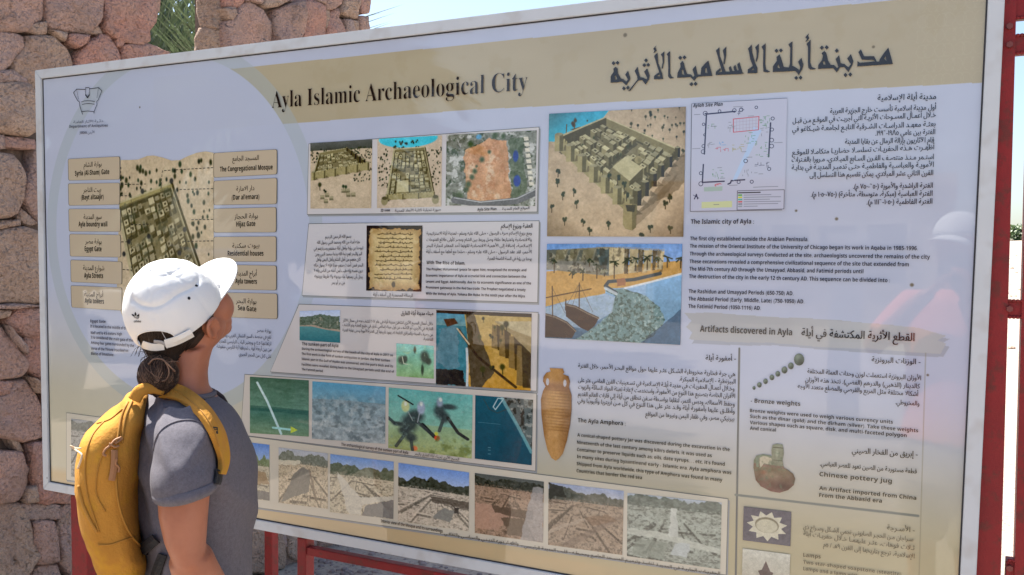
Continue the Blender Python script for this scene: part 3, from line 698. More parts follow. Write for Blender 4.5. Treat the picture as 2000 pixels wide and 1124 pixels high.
# C: harbour, divers, city wall by the sea
c = Cv(180, 150, (168, 182, 206), 15); c.grad(0, .2, (172, 186, 214), (186, 194, 208)); mk = c.pmask([(0, .2), (.3, .15), (.5, .12), (.8, .17), (1, .2), (1, .62), (.6, .58), (.3, .5), (0, .55)], wob=.1); c.mix(mk, (78, 92, 74)); c.tex(24, 40, mk).blot(16, .64, (176, 158, 136), mk, .6)
c.poly([(0, .5), (.3, .44), (.7, .56), (1, .6), (1, .7), (.5, .62), (0, .55)], (160, 140, 118), 1, wob=.05); mk = c.pmask([(0, .52), (.3, .5), (.7, .6), (1, .66), (1, 1), (0, 1)]); c.grad(.5, 1, (72, 130, 130), (44, 104, 112), mk); c.tex(20, 8, mk, ax=3)
picture("printed_photo", [(586, 608), (665, 606), (665, 670), (586, 665)], c, cardC, "green bay with trees on the shore")
c = Cv(170, 150, (126, 192, 174), 16); c.grad(0, 1, (120, 196, 184), (132, 170, 108)); c.tex(6, 26); 
for x, y, rx, ry in ((.15, .5, .14, .17), (.24, .46, .08, .14), (.76, .36, .15, .25), (.86, .48, .1, .14), (.5, .16, .05, .14), (.7, .75, .05, .22)): c.ell(x, y, rx, ry, (52, 62, 50), .92, .5)
c.line([(.16, .4), (.2, .6), (.3, .62)], .025, (200, 200, 170)); c.blot(8, .62, (168, 202, 150), None, .5, 6); c.tex(30, 12)
picture("printed_photo", [(775, 671), (848, 676), (848, 740), (775, 735)], c, cardC, "two divers above a green sea bed", haze=.16)
c = Cv(280, 230, (180, 140, 78), 17); c.grad(0, 1, (176, 150, 92), (190, 140, 62)); c.tex(8, 14)
mk = c.pmask([(0, 0), (.3, 0), (.36, .5), (.33, .8), (.36, 1), (0, 1)]); c.mix(mk, (62, 120, 132)); c.grad(.0, .2, (72, 140, 170), (110, 150, 150), mk * (c.Y < .2)); c.tex(7, 20, mk)
c.poly([(.08, .12), (.2, .1), (.24, .17), (.12, .22)], (84, 60, 50)); c.poly([(.04, .25), (.22, .2), (.27, .75), (.1, .78), (0, .7)], (118, 136, 146), .5, wob=.08); c.poly([(0, .8), (.3, .78), (.34, 1), (0, 1)], (48, 42, 40), .95, wob=.06)
c.poly([(.32, .0), (.4, 0), (.52, .45), (.62, .8), (.5, 1), (.38, 1)], (86, 74, 58), 1, wob=.03); c.line([(.25, .26), (.45, .6), (.85, .97)], .035, (66, 54, 42)); c.line([(.23, .24), (.36, .44)], .02, (196, 176, 140)); c.line([(.335, .5), (.345, .75), (.34, 1)], .03, (206, 206, 204), .9)
for k, (x, y, h) in enumerate(((.60, .16, .34), (.68, .2, .4), (.78, .3, .45), (.86, .42, .55))):
    c.poly([(x, y), (x + .08 + .03 * k, y + .02), (x + .09 + .03 * k, y + h), (x - .005, y + h - .03)], (128, 104, 66)); c.poly([(x + .045, y), (x + .08 + .03 * k, y + .02), (x + .09 + .03 * k, y + h), (x + .06, y + h)], (70, 58, 42), .9)
c.poly([(.62, .12), (1, .1), (1, .52), (.8, .28)], (150, 130, 92)); c.poly([(.66, .12), (1, .1), (1, .3), (.8, .22)], (176, 160, 124)); c.tex(30, 14); c.trees(12, (.45, .05, .78, .8), .035, [(66, 66, 40), (50, 52, 36)], 9, trunk=True); c.poly([(0, 0), (1, 0), (1, .05), (0, .04)], (52, 46, 40))
picture("printed_photo", [(853, 606), (1039, 613), (1037, 763), (852, 751)], c, cardC, "sea wall and towers beside blue water")
# D: underwater survey
c = Cv(220, 210, (74, 118, 100), 18); c.grad(0, .55, (66, 96, 78), (92, 130, 110)).grad(.55, 1, (60, 104, 94), (112, 138, 108)); c.tex(7, 16, ax=3); c.line([(0, .55), (1, .58)], .09, (48, 84, 76), .6)
c.line([(.13, .1), (.3, .42), (.42, .7), (.54, .98)], .04, (178, 204, 202)); c.line([(.12, .1), (.29, .42)], .02, (198, 214, 208)); c.line([(.4, .88), (.72, .9)], .035, (150, 200, 196)); c.poly([(.7, .84), (.82, .9), (.7, .96)], (182, 196, 70)); c.tex(40, 6)
picture("printed_photo", [(489, 736), (604, 743), (604, 853), (489, 846)], c, cardD, "white survey pole over a green sea floor", haze=.14)
c = Cv(240, 210, (120, 138, 146), 19); c.grad(0, .3, (82, 146, 176), (106, 146, 160)).grad(.3, 1, (110, 132, 138), (146, 154, 154)); mk = np.clip((c.Y - .12) / .3, 0, 1); c.tex(16, 46, mk).blot(12, .55, (182, 186, 182), mk, .5, 8).blot(14, .58, (80, 92, 96), mk, .6, 8)
picture("printed_photo", [(611, 745), (754, 756), (753, 867), (610, 857)], c, cardD, "grey coral rubble on the sea floor", haze=.16)
c = Cv(260, 210, (104, 168, 158), 20); c.grad(0, .55, (96, 166, 160), (120, 172, 150)).grad(.55, 1, (140, 170, 132), (150, 156, 96)); c.tex(6, 16)
for x, y, rx, ry in ((.26, .55, .14, .2), (.34, .42, .13, .14), (.2, .68, .1, .1), (.28, .78, .1, .1), (.12, .58, .1, .05), (.62, .3, .09, .16), (.68, .4, .08, .12), (.73, .22, .12, .06)): c.ell(x, y, rx, ry, (52, 60, 62), .9, .55)
c.ell(.21, .28, .06, .11, (186, 190, 130), 1, .3).ell(.4, .28, .06, .13, (150, 160, 178), 1, .4).ell(.62, .16, .05, .1, (140, 150, 166), .9, .5); c.line([(.12, .12), (.3, .24)], .025, (40, 44, 46)); c.line([(.42, .55), (.56, .72)], .06, (40, 44, 46)); c.line([(.72, .4), (.84, .62), (.95, .7)], .05, (48, 50, 50))
c.ell(.595, .74, .04, .05, (206, 74, 50), 1, .3).ell(.33, .95, .04, .05, (214, 110, 70), .9, .4).ell(.585, .67, .025, .04, (206, 196, 60), 1, .4); mk = c.pmask([(.6, .7), (1, .72), (1, 1), (.5, 1)]); c.blot(9, .5, (98, 110, 58), mk, .7, 8)
for L in ([(.2, .75), (.1, .95)], [(.28, .8), (.3, .98)], [(.08, .58), (.0, .5)], [(.34, .5), (.46, .62), (.54, .7)], [(.66, .45), (.62, .62)]): c.line(L, .05, (56, 62, 64), .85)
for x, y in ((.21, .24), (.40, .22), (.63, .12)): c.ell(x, y, .025, .045, (210, 214, 200), .9, .5)
c.line([(.24, .36), (.3, .5)], .015, (150, 156, 150), .8); c.line([(.38, .38), (.36, .52)], .015, (160, 166, 170), .8); c.blot(26, .6, (120, 150, 140), None, .35, 8); c.tex(40, 10)
picture("printed_photo", [(760, 757), (924, 772), (922, 896), (759, 875)], c, cardD, "two divers digging with an orange tool", haze=.16)
c = Cv(190, 210, (34, 78, 96), 21); c.grad(0, 1, (40, 84, 100), (20, 74, 90)); mk = c.pmask([(.45, 0), (1, 0), (1, .8)]); c.mix(mk, (92, 100, 98)); c.blot(16, .54, (50, 54, 52), mk, .9).blot(16, .6, (160, 160, 150), mk, .7); c.line([(.47, .02), (.75, .42), (.99, .8)], .05, (110, 160, 164), .8)
c.line([(.32, .16), (.4, .02), (.5, .02), (.36, .2), (.32, .16)], .014, (170, 190, 190)); c.line([(.15, .05), (.25, .2), (.4, .25), (.55, .18)], .012, (60, 70, 70))
for y in (.8, .84, .9): c.line([(.24, y), (.28, y)], .01, (150, 180, 186), .6)
c.line([(.05, .42), (.45, .42)], .006, (150, 180, 186), .5)
picture("printed_photo", [(929, 772), (1042, 781), (1039, 909), (928, 896)], c, cardD, "aerial view of dark blue sea and a rocky shore")
# E: the excavation row
def dig(seed, sky0, sky1, treec, ground, hz=.2, trees_=True, stones=.5, walls=()):
    c = Cv(210, 190, ground, seed); c.grad(0, hz, sky0, sky1); mk = (c.Y > hz).astype(float); c.tex(7, 20, mk, ax=2)
    if trees_:
        s_ = vnoise(190, 210, 7, seed, 4)[60][None, :] * .25; m = ((c.Y > hz - .12 + s_ * 0.9 - .06) & (c.Y < hz + .1)).astype(float); c.mix(m, treec); c.tex(30, 30, m)
    c.blot(20, .6, tuple(int(v * .55) for v in ground), mk * (c.Y > hz + .1), stones, 10, ax=2).blot(26, .62, tuple(min(255, int(v * 1.15)) for v in ground), mk * (c.Y > hz + .08), stones, 10, ax=2)
    r = random.Random(seed); vx = r.uniform(.3, .7)
    for k in range(16):            # low excavated walls running back and across
        if k % 2: x1 = r.uniform(-.4, 1.4); t0, t1 = r.uniform(.08, .4), r.uniform(.5, 1.0); pts = [(vx + (x1 - vx) * t, hz + .06 + (1 - hz) * t) for t in (t0, (t0 + t1) / 2, t1)]
        else: y = hz + .1 + (1 - hz) * r.random() ** 1.6; x0 = r.uniform(-.1, .7); pts = [(x0, y), (x0 + r.uniform(.12, .4), y + r.uniform(-.03, .04))]
        wd = .012 + .045 * max(0, pts[-1][1] - hz); c.line([(x, y + wd * .9) for x, y in pts], wd * 1.1, tuple(int(v * .42) for v in ground), .75 * stones + .3); c.line(pts, wd * .8, tuple(min(255, int(v * 1.08)) for v in ground), .9)
    c.blot(44, .58, tuple(int(v * .5) for v in ground), mk * (c.Y > hz + .06), .55, 12).blot(50, .6, tuple(min(255, int(v * 1.2)) for v in ground), mk * (c.Y > hz + .06), .5, 12)
    for w_, col, al in walls: c.poly(w_, col, al, wob=.05)
    return c.tex(50, 9)
E_q = [[(140, 818), (250, 832), (250, 947), (140, 931)], [(265, 834), (352, 845), (352, 957), (265, 946)], [(366, 848), (440, 857), (440, 968), (366, 958)], [(454, 860), (527, 869), (527, 978), (454, 969)],
       [(545, 874), (641, 886), (641, 994), (545, 982)], [(646, 887), (770, 902), (769, 1014), (645, 1000)], [(779, 904), (917, 923), (916, 1038), (778, 1017)], [(928, 924), (1063, 941), (1061, 1060), (928, 1041)], [(1072, 942), (1219, 959), (1216, 1084), (1071, 1064)], [(1226, 963), (1410, 982), (1407, 1112), (1225, 1086)]]
E_c = [dig(31, (150, 150, 150), (120, 122, 120), (90, 94, 88), (150, 146, 138), .1), dig(32, (120, 150, 200), (170, 180, 196), (80, 94, 70), (176, 158, 130)), dig(33, (110, 146, 200), (170, 180, 196), (84, 96, 72), (180, 162, 132)),
  dig(34, (84, 124, 196), (150, 170, 206), (112, 124, 84), (182, 168, 140), .3, walls=[([(0, .45), (.9, .5), (1, .7), (.6, .75), (0, .6)], (150, 120, 84), .8), ([(0, .88), (1, .84), (1, 1), (0, 1)], (104, 100, 94), .9)]),
  dig(35, (168, 170, 178), (178, 176, 172), (110, 112, 96), (192, 172, 140), .16, walls=[([(.3, .45), (.5, .3), (.66, .36), (.62, .75), (.45, .8), (.05, .98), (.2, .7)], (118, 112, 100), .9), ([(.62, .3), (.66, .32), (.8, .9), (.74, .9)], (120, 104, 84), .8), ([(0, .22), (.45, .2), (.45, .27), (0, .32)], (206, 194, 166), .9)]),
  dig(36, (104, 142, 202), (168, 182, 206), (86, 94, 72), (188, 172, 142), .24, stones=.8, walls=[([(.1, .28), (.5, .7), (1, .6), (1, .68), (.52, .82), (.5, 1), (.3, 1)], (206, 196, 176), .85), ([(.55, .84), (1, .66), (1, 1), (.52, 1)], (116, 112, 106), .95)]),
  dig(37, (98, 136, 204), (160, 178, 212), (50, 54, 44), (190, 174, 152), .3, walls=[([(.45, .5), (1, .5), (1, .62), (.5, .6)], (62, 54, 46), .75), ([(.5, .85), (.65, .66), (.8, .7), (.75, .9)], (120, 118, 110), .9), ([(.79, .62), (.86, .62), (.86, .74), (.79, .74)], (58, 52, 48), .95)]),
  dig(38, (70, 74, 70), (86, 88, 82), (46, 48, 40), (150, 120, 96), .1, walls=[([(.0, .48), (.3, .5), (.5, .62), (.36, .9), (0, .92)], (170, 130, 106), .95), ([(.25, .5), (.85, .52), (.85, .66), (.3, .62)], (84, 66, 52), .9), ([(.4, .68), (.75, .66), (.82, .95), (.5, .95)], (92, 74, 58), .9), ([(.85, .1), (1, .1), (1, 1), (.68, 1)], (158, 152, 148), .75)]),
  dig(39, (146, 156, 182), (166, 168, 176), (78, 80, 70), (150, 128, 106), .16, walls=[([(0, 0), (.2, .04), (.24, .22), (.1, .2), (0, .3)], (44, 44, 38), .95), ([(0, .75), (.5, .5), (.52, .53), (0, .82)], (170, 150, 128), .7), ([(.2, .95), (.95, .4), (1, .42), (.3, 1)], (120, 100, 84), .6), ([(.5, .5), (.8, .4), (.95, .48), (.6, .6)], (120, 92, 70), .7)]),
  dig(40, (168, 176, 186), (150, 158, 156), (96, 104, 94), (146, 150, 136), .08, stones=.7, walls=[([(0, .55), (.4, .56), (1, .7), (1, .78), (.4, .66), (0, .64)], (184, 184, 168), .85), ([(.48, .15), (.54, .15), (.56, .6), (.46, .6)], (190, 190, 178), .85), ([(.52, .7), (.68, .68), (.66, .9), (.48, .88)], (176, 180, 176), .85), ([(.1, .7), (.45, .7), (.4, .98), (.05, .95)], (124, 130, 116), .7)])]
for q, c in zip(E_q, E_c): picture("printed_photo", q, c, cardE, haze=.22)
# F: the big model view
c = Cv(460, 430, (196, 172, 142), 50); c.grad(0, 1, (178, 158, 130), (186, 160, 128)); c.tex(5, 10)
Z = lambda L: [((x - 82) / 1030.0, (y - 75 - (1 - (x - 82) / 1030.0) * 56) / 950.0) for x, y in L]
c.poly(Z([(60, 100), (570, 80), (500, 170), (180, 345), (60, 345)]), (64, 178, 204)); c.grad(0, .3, (58, 150, 178), (66, 184, 208), c.pmask(Z([(60, 60), (570, 60), (500, 170), (180, 345), (60, 345)])))
c.trees(46, (.5, .0, 1, .34), .012, TREE, 12, trunk=True); c.trees(14, (.12, .06, .4, .24), .014, [(84, 70, 44), (70, 56, 36)], 3)
for p in Z([(285, 230), (220, 280)]): c.poly([(p[0] - .03, p[1] + .02), (p[0] + .05, p[1] + .0), (p[0] + .04, p[1] + .035)], (80, 56, 32)); c.line([(p[0], p[1] + .02), (p[0] + .005, p[1] - .07)], .008, (90, 70, 40))
c.fort(Z([(520, 215), (1060, 440), (715, 880), (165, 410)]), (.065, .115), 15, 10, 10, side=1, street=((.52,), (.46,)), mosque=(.62, .50, .86, .78), towers=6)
q = Z([(775, 470)])[0]; c.ell(q[0], q[1], .030, .034, (150, 138, 96), 1, .25); c.ell(q[0] + .010, q[1] + .004, .018, .028, (104, 94, 64), .6, .6)
c.poly(Z([(672, 800), (775, 800), (770, 975), (740, 1000), (690, 990), (672, 960)]), (150, 134, 92)); c.poly(Z([(735, 800), (775, 800), (770, 975), (742, 1000)]), (98, 88, 60), .8); c.poly(Z([(688, 812), (765, 808), (755, 862), (700, 858)]), (62, 56, 42)); c.poly(Z([(770, 960), (880, 860), (1000, 700), (1060, 560), (900, 740), (770, 880)]), (120, 100, 76), .55, wob=.03)
r = random.Random(4)
for x, y in ((163, 575), (160, 650), (203, 750), (290, 720), (315, 810), (117, 850), (222, 945), (368, 945), (420, 1010), (565, 960), (812, 1035), (875, 965), (1020, 965), (980, 785), (1010, 735), (560, 590), (625, 610), (675, 660), (695, 740)): q = Z([(x, y)])[0]; c.line([q, (q[0], q[1] + .045)], .007, (60, 52, 36)); [c.ell(q[0] + r.uniform(-.012, .012), q[1] + r.uniform(-.014, .012), .011, .016, (48, 56, 40), .95, .4) for _ in range(5)]
c.poly(Z([(1080, 440), (1140, 380), (1140, 600), (1010, 740), (900, 770), (760, 890)]), (84, 70, 52), .5, wob=.05)
v_ = np.hypot((c.X - .5) / .62, (c.Y - .48) / .62); c.mix(np.clip((v_ - .8) / .5, 0, 1), (76, 62, 46), .75); c.tex(40, 8).tex(4, 9)
picture("printed_photo", [(1073, 223), (1340, 209), (1335, 463), (1069, 462)], c, board, "large model view of the walled city on sand")
# G: sea front with boats
c = Cv(460, 330, (196, 150, 86), 51); c.grad(0, .45, (96, 140, 196), (170, 190, 220)); K = lambda L: [((x - 130) / 1235.0, (y - 72 - (x - 130) * .012) / 885.0) for x, y in L]
c.poly(K([(120, 330), (1380, 230), (1380, 350), (870, 470), (560, 560), (120, 660)]), (186, 142, 78)); c.tex(12, 12)
c.poly(K([(120, 130), (700, 105), (860, 120), (860, 330), (720, 370), (120, 310)]), (120, 116, 98))
for x0, x1 in ((130, 215), (340, 360), (450, 480), (600, 720)): c.poly(K([(x0, 130), (x1 + 40, 120), (x1 - 20, 230), (x0 - 30, 230)]), (70, 78, 74), .7, wob=.02)
for x0, x1 in ((225, 330), (360, 440), (480, 590)): c.poly(K([(x0, 130), (x1, 122), (x1 - 30, 210), (x0 - 20, 230)]), (110, 104, 78), .9)
c.poly(K([(600, 120), (720, 110), (720, 360), (650, 350)]), (74, 88, 88), .9); c.poly(K([(720, 110), (860, 120), (855, 345), (720, 365)]), (190, 172, 132))
for k, (x0, x1) in enumerate(((860, 905), (905, 985), (985, 1035), (1035, 1110), (1110, 1150), (1150, 1215))): c.poly(K([(x0, 120 + k * 5), (x1, 124 + k * 5), (x1 - 15, 345 - k * 8), (x0, 350 - k * 8)]), (92, 80, 62) if k % 2 == 0 else (178, 160, 122))
c.poly(K([(120, 230), (640, 240), (600, 330), (120, 315)]), (126, 124, 116), .7, wob=.03); c.tex(40, 20, (c.Y < .32).astype(float), ax=.6)
r = random.Random(5)
for x, y, h in ((770, 240, 150), (890, 215, 130), (960, 210, 110), (1065, 200, 110), (1160, 195, 100), (1240, 200, 90), (1355, 205, 90), (610, 270, 120), (205, 220, 120), (540, 210, 70), (380, 330, 60), (480, 320, 90), (680, 310, 60)):
    q = K([(x, y)])[0]; c.line([q, (q[0], q[1] + h / 885)], .012, (64, 54, 40)); [c.line([q, (q[0] + r.uniform(-.035, .035), q[1] + r.uniform(-.02, .05))], .012, (48, 58, 44)) for _ in range(9)]
sea = c.pmask(K([(1380, 345), (1100, 420), (870, 475), (690, 480), (690, 530), (340, 600), (120, 665), (100, 1100), (1400, 1100)]), wob=.012)
c.grad(.4, 1, (150, 184, 214), (52, 84, 108), sea); c.tex(24, 18, sea, ax=3); c.grad(.3, .62, (130, 176, 214), (110, 150, 178), sea * (c.X > .75))
sh = c.pmask(K([(690, 500), (860, 480), (1050, 540), (1180, 640), (1230, 760), (1130, 900), (1000, 985), (420, 960), (640, 800), (760, 700), (780, 560)]), wob=.03); c.mix(sh, (104, 134, 134)); c.blot(60, .5, (62, 84, 78), sh, .85, 12).blot(64, .62, (176, 192, 188), sh, .6, 12); lf = c.pmask(K([(340, 600), (690, 530), (780, 560), (760, 700), (500, 860), (120, 800), (120, 680)])); c.mix(lf, (176, 188, 200), .55); c.blot(50, .55, (140, 160, 170), lf, .7)
c.line(K([(1370, 345), (1100, 420), (870, 478)]), .02, (214, 214, 212), .9); c.line(K([(1180, 345), (950, 400), (720, 420), (690, 460), (790, 520)]), .035, (56, 70, 78)); c.line(K([(690, 480), (790, 530)]), .03, (196, 204, 206), .8); c.poly(K([(780, 390), (860, 380), (870, 460), (790, 460)]), (150, 98, 72), .9, wob=.04)
for P in ([(320, 640), (420, 660), (540, 720), (635, 760), (600, 830), (540, 880), (470, 850), (330, 750)], [(120, 735), (230, 760), (340, 810), (425, 885), (390, 950), (110, 950)]): c.poly(K(P), (58, 44, 42)); c.tex(12, 8, c.pmask(K(P)), ax=3); c.line(K(P[:4]), .014, (120, 106, 92)); c.line(K([(P[0][0], P[0][1] - 10), (P[1][0], P[1][1] - 10), (P[2][0], P[2][1] - 10), (P[3][0], P[3][1] - 10)]), .008, (66, 50, 44))
for L in ([(448, 435), (452, 670)], [(190, 470), (200, 750)], [(120, 580), (560, 488)], [(324, 590), (322, 690)]): c.line(K(L), .011, (66, 50, 38))
for L in ([(448, 440), (390, 640)], [(448, 440), (580, 700)], [(448, 440), (330, 650)], [(195, 490), (320, 720)]): c.line(K(L), .004, (90, 76, 62))
wm_ = c.pmask(K([(120, 125), (860, 110), (1215, 140), (1200, 330), (860, 345), (640, 350), (120, 310)])); c.blot(30, .56, (56, 52, 44), wm_, .55, 9, ax=.6).blot(34, .6, (206, 192, 158), wm_, .5, 9)
for k in range(40): q = K([(600 + k * 15.5, 116 + max(0, k - 17) * 1.2)])[0]; c.poly([(q[0], q[1] - .012), (q[0] + .006, q[1] - .012), (q[0] + .006, q[1] + .004), (q[0], q[1] + .004)], (150, 136, 108))
c.poly(K([(1100, 900), (1400, 620), (1400, 1020), (1000, 1010)]), (26, 52, 78), .55, wob=.03); c.tex(60, 7)
picture("printed_photo", [(1069, 477), (1333, 477), (1329, 674), (1065, 660)], c, board, "painting of the sea front with two wooden boats")
# H: site plan
c = Cv(420, 500, (174, 174, 190), 52); J = lambda L: [((x - 1168 + (y - 45) * .017) / 716.0, (y - 45 + (x - 1168) * .035 * (1 - (y - 45) / 820)) / 822.0) for x, y in L]
NV = (58, 60, 84); GY = (112, 114, 124); RD = (178, 74, 84); GR = (86, 128, 92)
c.poly(J([(1640, 230), (1590, 400), (1480, 640), (1510, 640), (1640, 380), (1700, 260)]), (160, 184, 214), .7); c.poly(J([(1245, 795), (1480, 790), (1480, 838), (1245, 842)]), (190, 194, 136), .8)
for L in ([(1275, 125), (1285, 125), (1268, 430)], [(1285, 128), (1500, 112)], [(1260, 510), (1252, 645), (1420, 640)], [(1765, 205), (1752, 460)], [(1500, 635), (1575, 632)], [(1450, 662), (1468, 655), (1475, 636), (1488, 638)]): c.line(J(L), .013, NV)
def ring(x, y, r_, col, wd=.006): c.line(J([(x + r_ * math.cos(a * .5236), y + r_ * math.sin(a * .5236)) for a in range(13)]), wd, col)
for x, y, r_ in ((1275, 122, 16), (1240, 656, 16), (1262, 205, 10), (1262, 370, 13), (1258, 412, 15), (1240, 575, 12), (1497, 105, 14), (1530, 648, 12), (1775, 255, 12), (1773, 335, 15), (1773, 380, 15), (1628, 648, 12), (1756, 553, 12), (1660, 85, 10), (1548, 100, 14), (1385, 108, 11), (1270, 285, 8), (1780, 172, 12), (1583, 490, 14)): ring(x, y, r_, NV)
c.line(J([(1490, 170), (1680, 155), (1676, 255), (1490, 270), (1490, 170)]), .007, RD)
for k in range(1, 8): c.line(J([(1490 + k * 24, 170 - k * 2), (1490 + k * 24, 268 - k * 2)]), .002, (150, 130, 150)); 
for k in range(1, 4): c.line(J([(1490, 170 + k * 25), (1678, 155 + k * 25)]), .002, (150, 130, 150))
r = random.Random(6)
for (x0, y0, x1, y1, n_, col) in ((1450, 180, 1490, 250, 10, GY), (1680, 150, 1760, 230, 16, GR), (1575, 262, 1640, 360, 12, GR), (1480, 360, 1550, 405, 12, (150, 140, 80)), (1290, 340, 1340, 380, 8, GY), (1350, 380, 1460, 400, 10, RD), (1290, 195, 1350, 230, 6, GR), (1320, 550, 1400, 620, 10, GR), (1640, 500, 1750, 530, 12, NV), (1560, 550, 1650, 600, 8, GY), (1650, 340, 1740, 460, 14, GR), (1340, 650, 1380, 670, 8, RD), (1385, 340, 1420, 375, 6, (90, 140, 190)), (1690, 230, 1750, 300, 7, GY), (1510, 85, 1560, 130, 8, NV)):
    for _ in range(n_):
        x = r.uniform(x0, x1); y = r.uniform(y0, y1); w_ = r.uniform(8, 24)
        c.line(J([(x, y), (x + w_, y)] if r.random() < .5 else [(x, y), (x, y + w_)]), .0042, col, .9)
for x, y, w_ in ((1190, 130, 45), (1175, 388, 60), (1490, 78, 70), (1600, 150, 40), (1320, 222, 40), (1790, 355, 60), (1370, 537, 30), (1390, 617, 35), (1460, 672, 60), (1590, 462, 40), (1340, 816, 40), (1640, 690, 180), (1680, 590, 30), (1555, 420, 30)): c.line(J([(x, y), (x + w_, y - w_ * .02)]), .006, GY, .75)
c.poly(J([(1265, 682), (1408, 678), (1406, 712), (1265, 716)]), (150, 166, 160)); c.line(J([(1190, 770), (1205, 735), (1215, 770)]), .01, NV); c.line(J([(1180, 740), (1225, 765)]), .005, NV)
c.line(J([(1520, 715), (1866, 712), (1864, 858), (1518, 860), (1520, 715)]), .005, (70, 70, 78)); 
for k, col in enumerate(((90, 150, 80), (186, 190, 60), (84, 160, 140), (190, 70, 70), (110, 114, 124), (140, 144, 150))): c.poly(J([(1526, 742 + k * 17), (1557, 742 + k * 17), (1557, 753 + k * 17), (1526, 753 + k * 17)]), col); c.line(J([(1570, 748 + k * 17), (1570 + (200, 270, 190, 270, 250, 100)[k], 748 + k * 17)]), .006, GY, .8)
c.line(J([(1528, 730), (1690, 729)]), .011, (70, 70, 78)); c.line([(0, 0), (1, .0)], .007, (90, 90, 100)); c.line([(.002, 0), (.002, 1), (.97, 1)], .008, (90, 90, 100)); c.line([(0, .998), (.97, .998)], .006, (90, 90, 100))
picture("printed_plan", [(1351, 203), (1538, 192), (1533, 411), (1348, 414)], c, board, "line drawing of the site plan with a colour key", haze=0)
# left map inside the disc
c = Cv(300, 420, (188, 168, 138), 53); c.tex(6, 8)
q4 = [(236, 300), (418, 292), (418, 640), (238, 660)]
V_ = lambda L: [((x - 236) / 182.0, (y - 292) / 360.0) for x, y in L]
c.trees(44, (.02, .04, .98, .2), .012, TREE, 3, trunk=False, tall=1.8); c.trees(40, (.72, .2, .99, .8), .012, TREE, 4, tall=1.8); c.trees(10, (.0, .1, .2, .22), .012, TREE, 6, tall=1.8)
F4 = V_([(240, 384), (342, 350), (398, 525), (292, 650)])
c.fort([F4[0], F4[1], F4[2], F4[3]], (.018, .03), 21, 9, 13, side=0, street=((.45,), (.3, .62)), towers=4, top=(176, 164, 128), front=(128, 116, 82))
c.line([F4[0], F4[1]], .016, (150, 138, 92)); c.blot(18, .60, (70, 74, 60), c.pmask(F4), .5)
for p in V_([(343, 341), (289, 358), (238, 376), (366, 428), (252, 473), (300, 440), (262, 450), (356, 470)]): c.ell(p[0], p[1], .024, .017, (62, 62, 62), 1, .4)
c.tex(50, 9)
mo = [(236, 313), (252, 313), (270, 312), (288, 305), (300, 304), (318, 308), (335, 314), (352, 313), (366, 306), (384, 299), (402, 296), (418, 299), (418, 560), (418, 640), (330, 690), (262, 640), (240, 618), (228, 590)]
sheet("map_print", mo, Y_CARD, print_mat("map_print", c.image("map_print")), board)["label"] = "map of the walled city on sand inside the disc"
# artefacts printed as cut-outs
am = [(1074, 719), (1100, 720), (1103, 728), (1100, 731), (1111, 735), (1114, 746), (1112, 756), (1117, 772), (1117, 800), (1114, 830), (1108, 860), (1100, 886), (1092, 896), (1086, 900), (1078, 895), (1070, 880), (1063, 850), (1058, 810), (1057, 780), (1061, 764), (1066, 755), (1061, 745), (1062, 736), (1068, 728), (1076, 726)]
c = Cv(160, 420, (180, 134, 82), 54); c.mix(np.clip((c.X - .55) / .5, 0, 1), (96, 62, 40), .85); c.mix(np.clip((.3 - c.X) / .35, 0, 1), (110, 72, 44), .8); c.tex(5, 14); c.mix(((np.sin(c.Y * 190) > .2) & (c.Y > .22) & (c.Y < .68)).astype(float) * np.clip(c.X * 1.2, .2, 1), (112, 76, 48), .5); c.mix(np.exp(-((c.Y - .2) / .05) ** 2), (100, 58, 46), .5)
for x in (.21, .77): c.ell(x, .155, .055, .042, (176, 172, 176), 1, .15)
sheet("amphora_print", am, Y_PIC, print_mat("amphora_print", c.image("amphora_print")), board)["label"] = "printed brown amphora with two handles"
for k, (x, y, r_) in enumerate(((1473, 758, 3.4), (1483.5, 752, 5), (1495.5, 745, 5), (1508, 737.5, 5.2), (1519.5, 730.5, 5.2), (1532.5, 723, 6.4), (1545, 715, 6.2), (1561, 702.5, 11))):
    c = Cv(40, 40, (78, 92, 84), 60 + k); c.ell(.35, .3, .45, .45, (112, 128, 116), .8, .9).ell(.7, .8, .5, .4, (44, 52, 48), .8, .9).tex(5, 14)
    sheet("weight_print", [(x + r_ * .92 * math.cos(a * .3927), y + r_ * 1.08 * math.sin(a * .3927)) for a in range(16)], Y_PIC, print_mat("weight_print", c.image("weight_print")), board)
jg = [(x / 4.102 + 1430, y / 4.102 + 850) for x, y in ((325, 78), (360, 68), (405, 75), (412, 110), (415, 150), (405, 200), (415, 260), (450, 280), (490, 310), (507, 350), (495, 400), (450, 440), (380, 462), (310, 450), (230, 410), (190, 360), (172, 260), (175, 200), (195, 165), (250, 152), (318, 165), (316, 120))]
c = Cv(200, 240, (120, 96, 82), 55); c.grad(0, .45, (128, 132, 112), (118, 116, 96)).grad(.5, 1, (118, 104, 82), (112, 76, 70)); c.mix(np.clip((c.X - .75) / .3, 0, 1), (80, 60, 52), .6); c.tex(6, 18); c.poly([(.14, .33), (.25, .27), (.43, .32), (.42, .44), (.25, .43), (.15, .55)], (176, 164, 140), 1, wob=.02); c.line([(.1, .5), (.08, .34), (.2, .25), (.4, .27)], .05, (116, 124, 104)); c.line([(.46, .08), (.7, .08)], .02, (84, 84, 70)); c.line([(.48, .34), (.7, .34)], .015, (88, 88, 72)); c.ell(.25, .62, .1, .06, (160, 84, 60), .4, .8).ell(.42, .66, .20, .10, (150, 136, 108), .55, .9).ell(.7, .86, .3, .14, (58, 40, 38), .7, .9).ell(.55, .2, .05, .12, (168, 172, 150), .6, .8); c.blot(14, .6, (92, 106, 84), None, .5, 8)
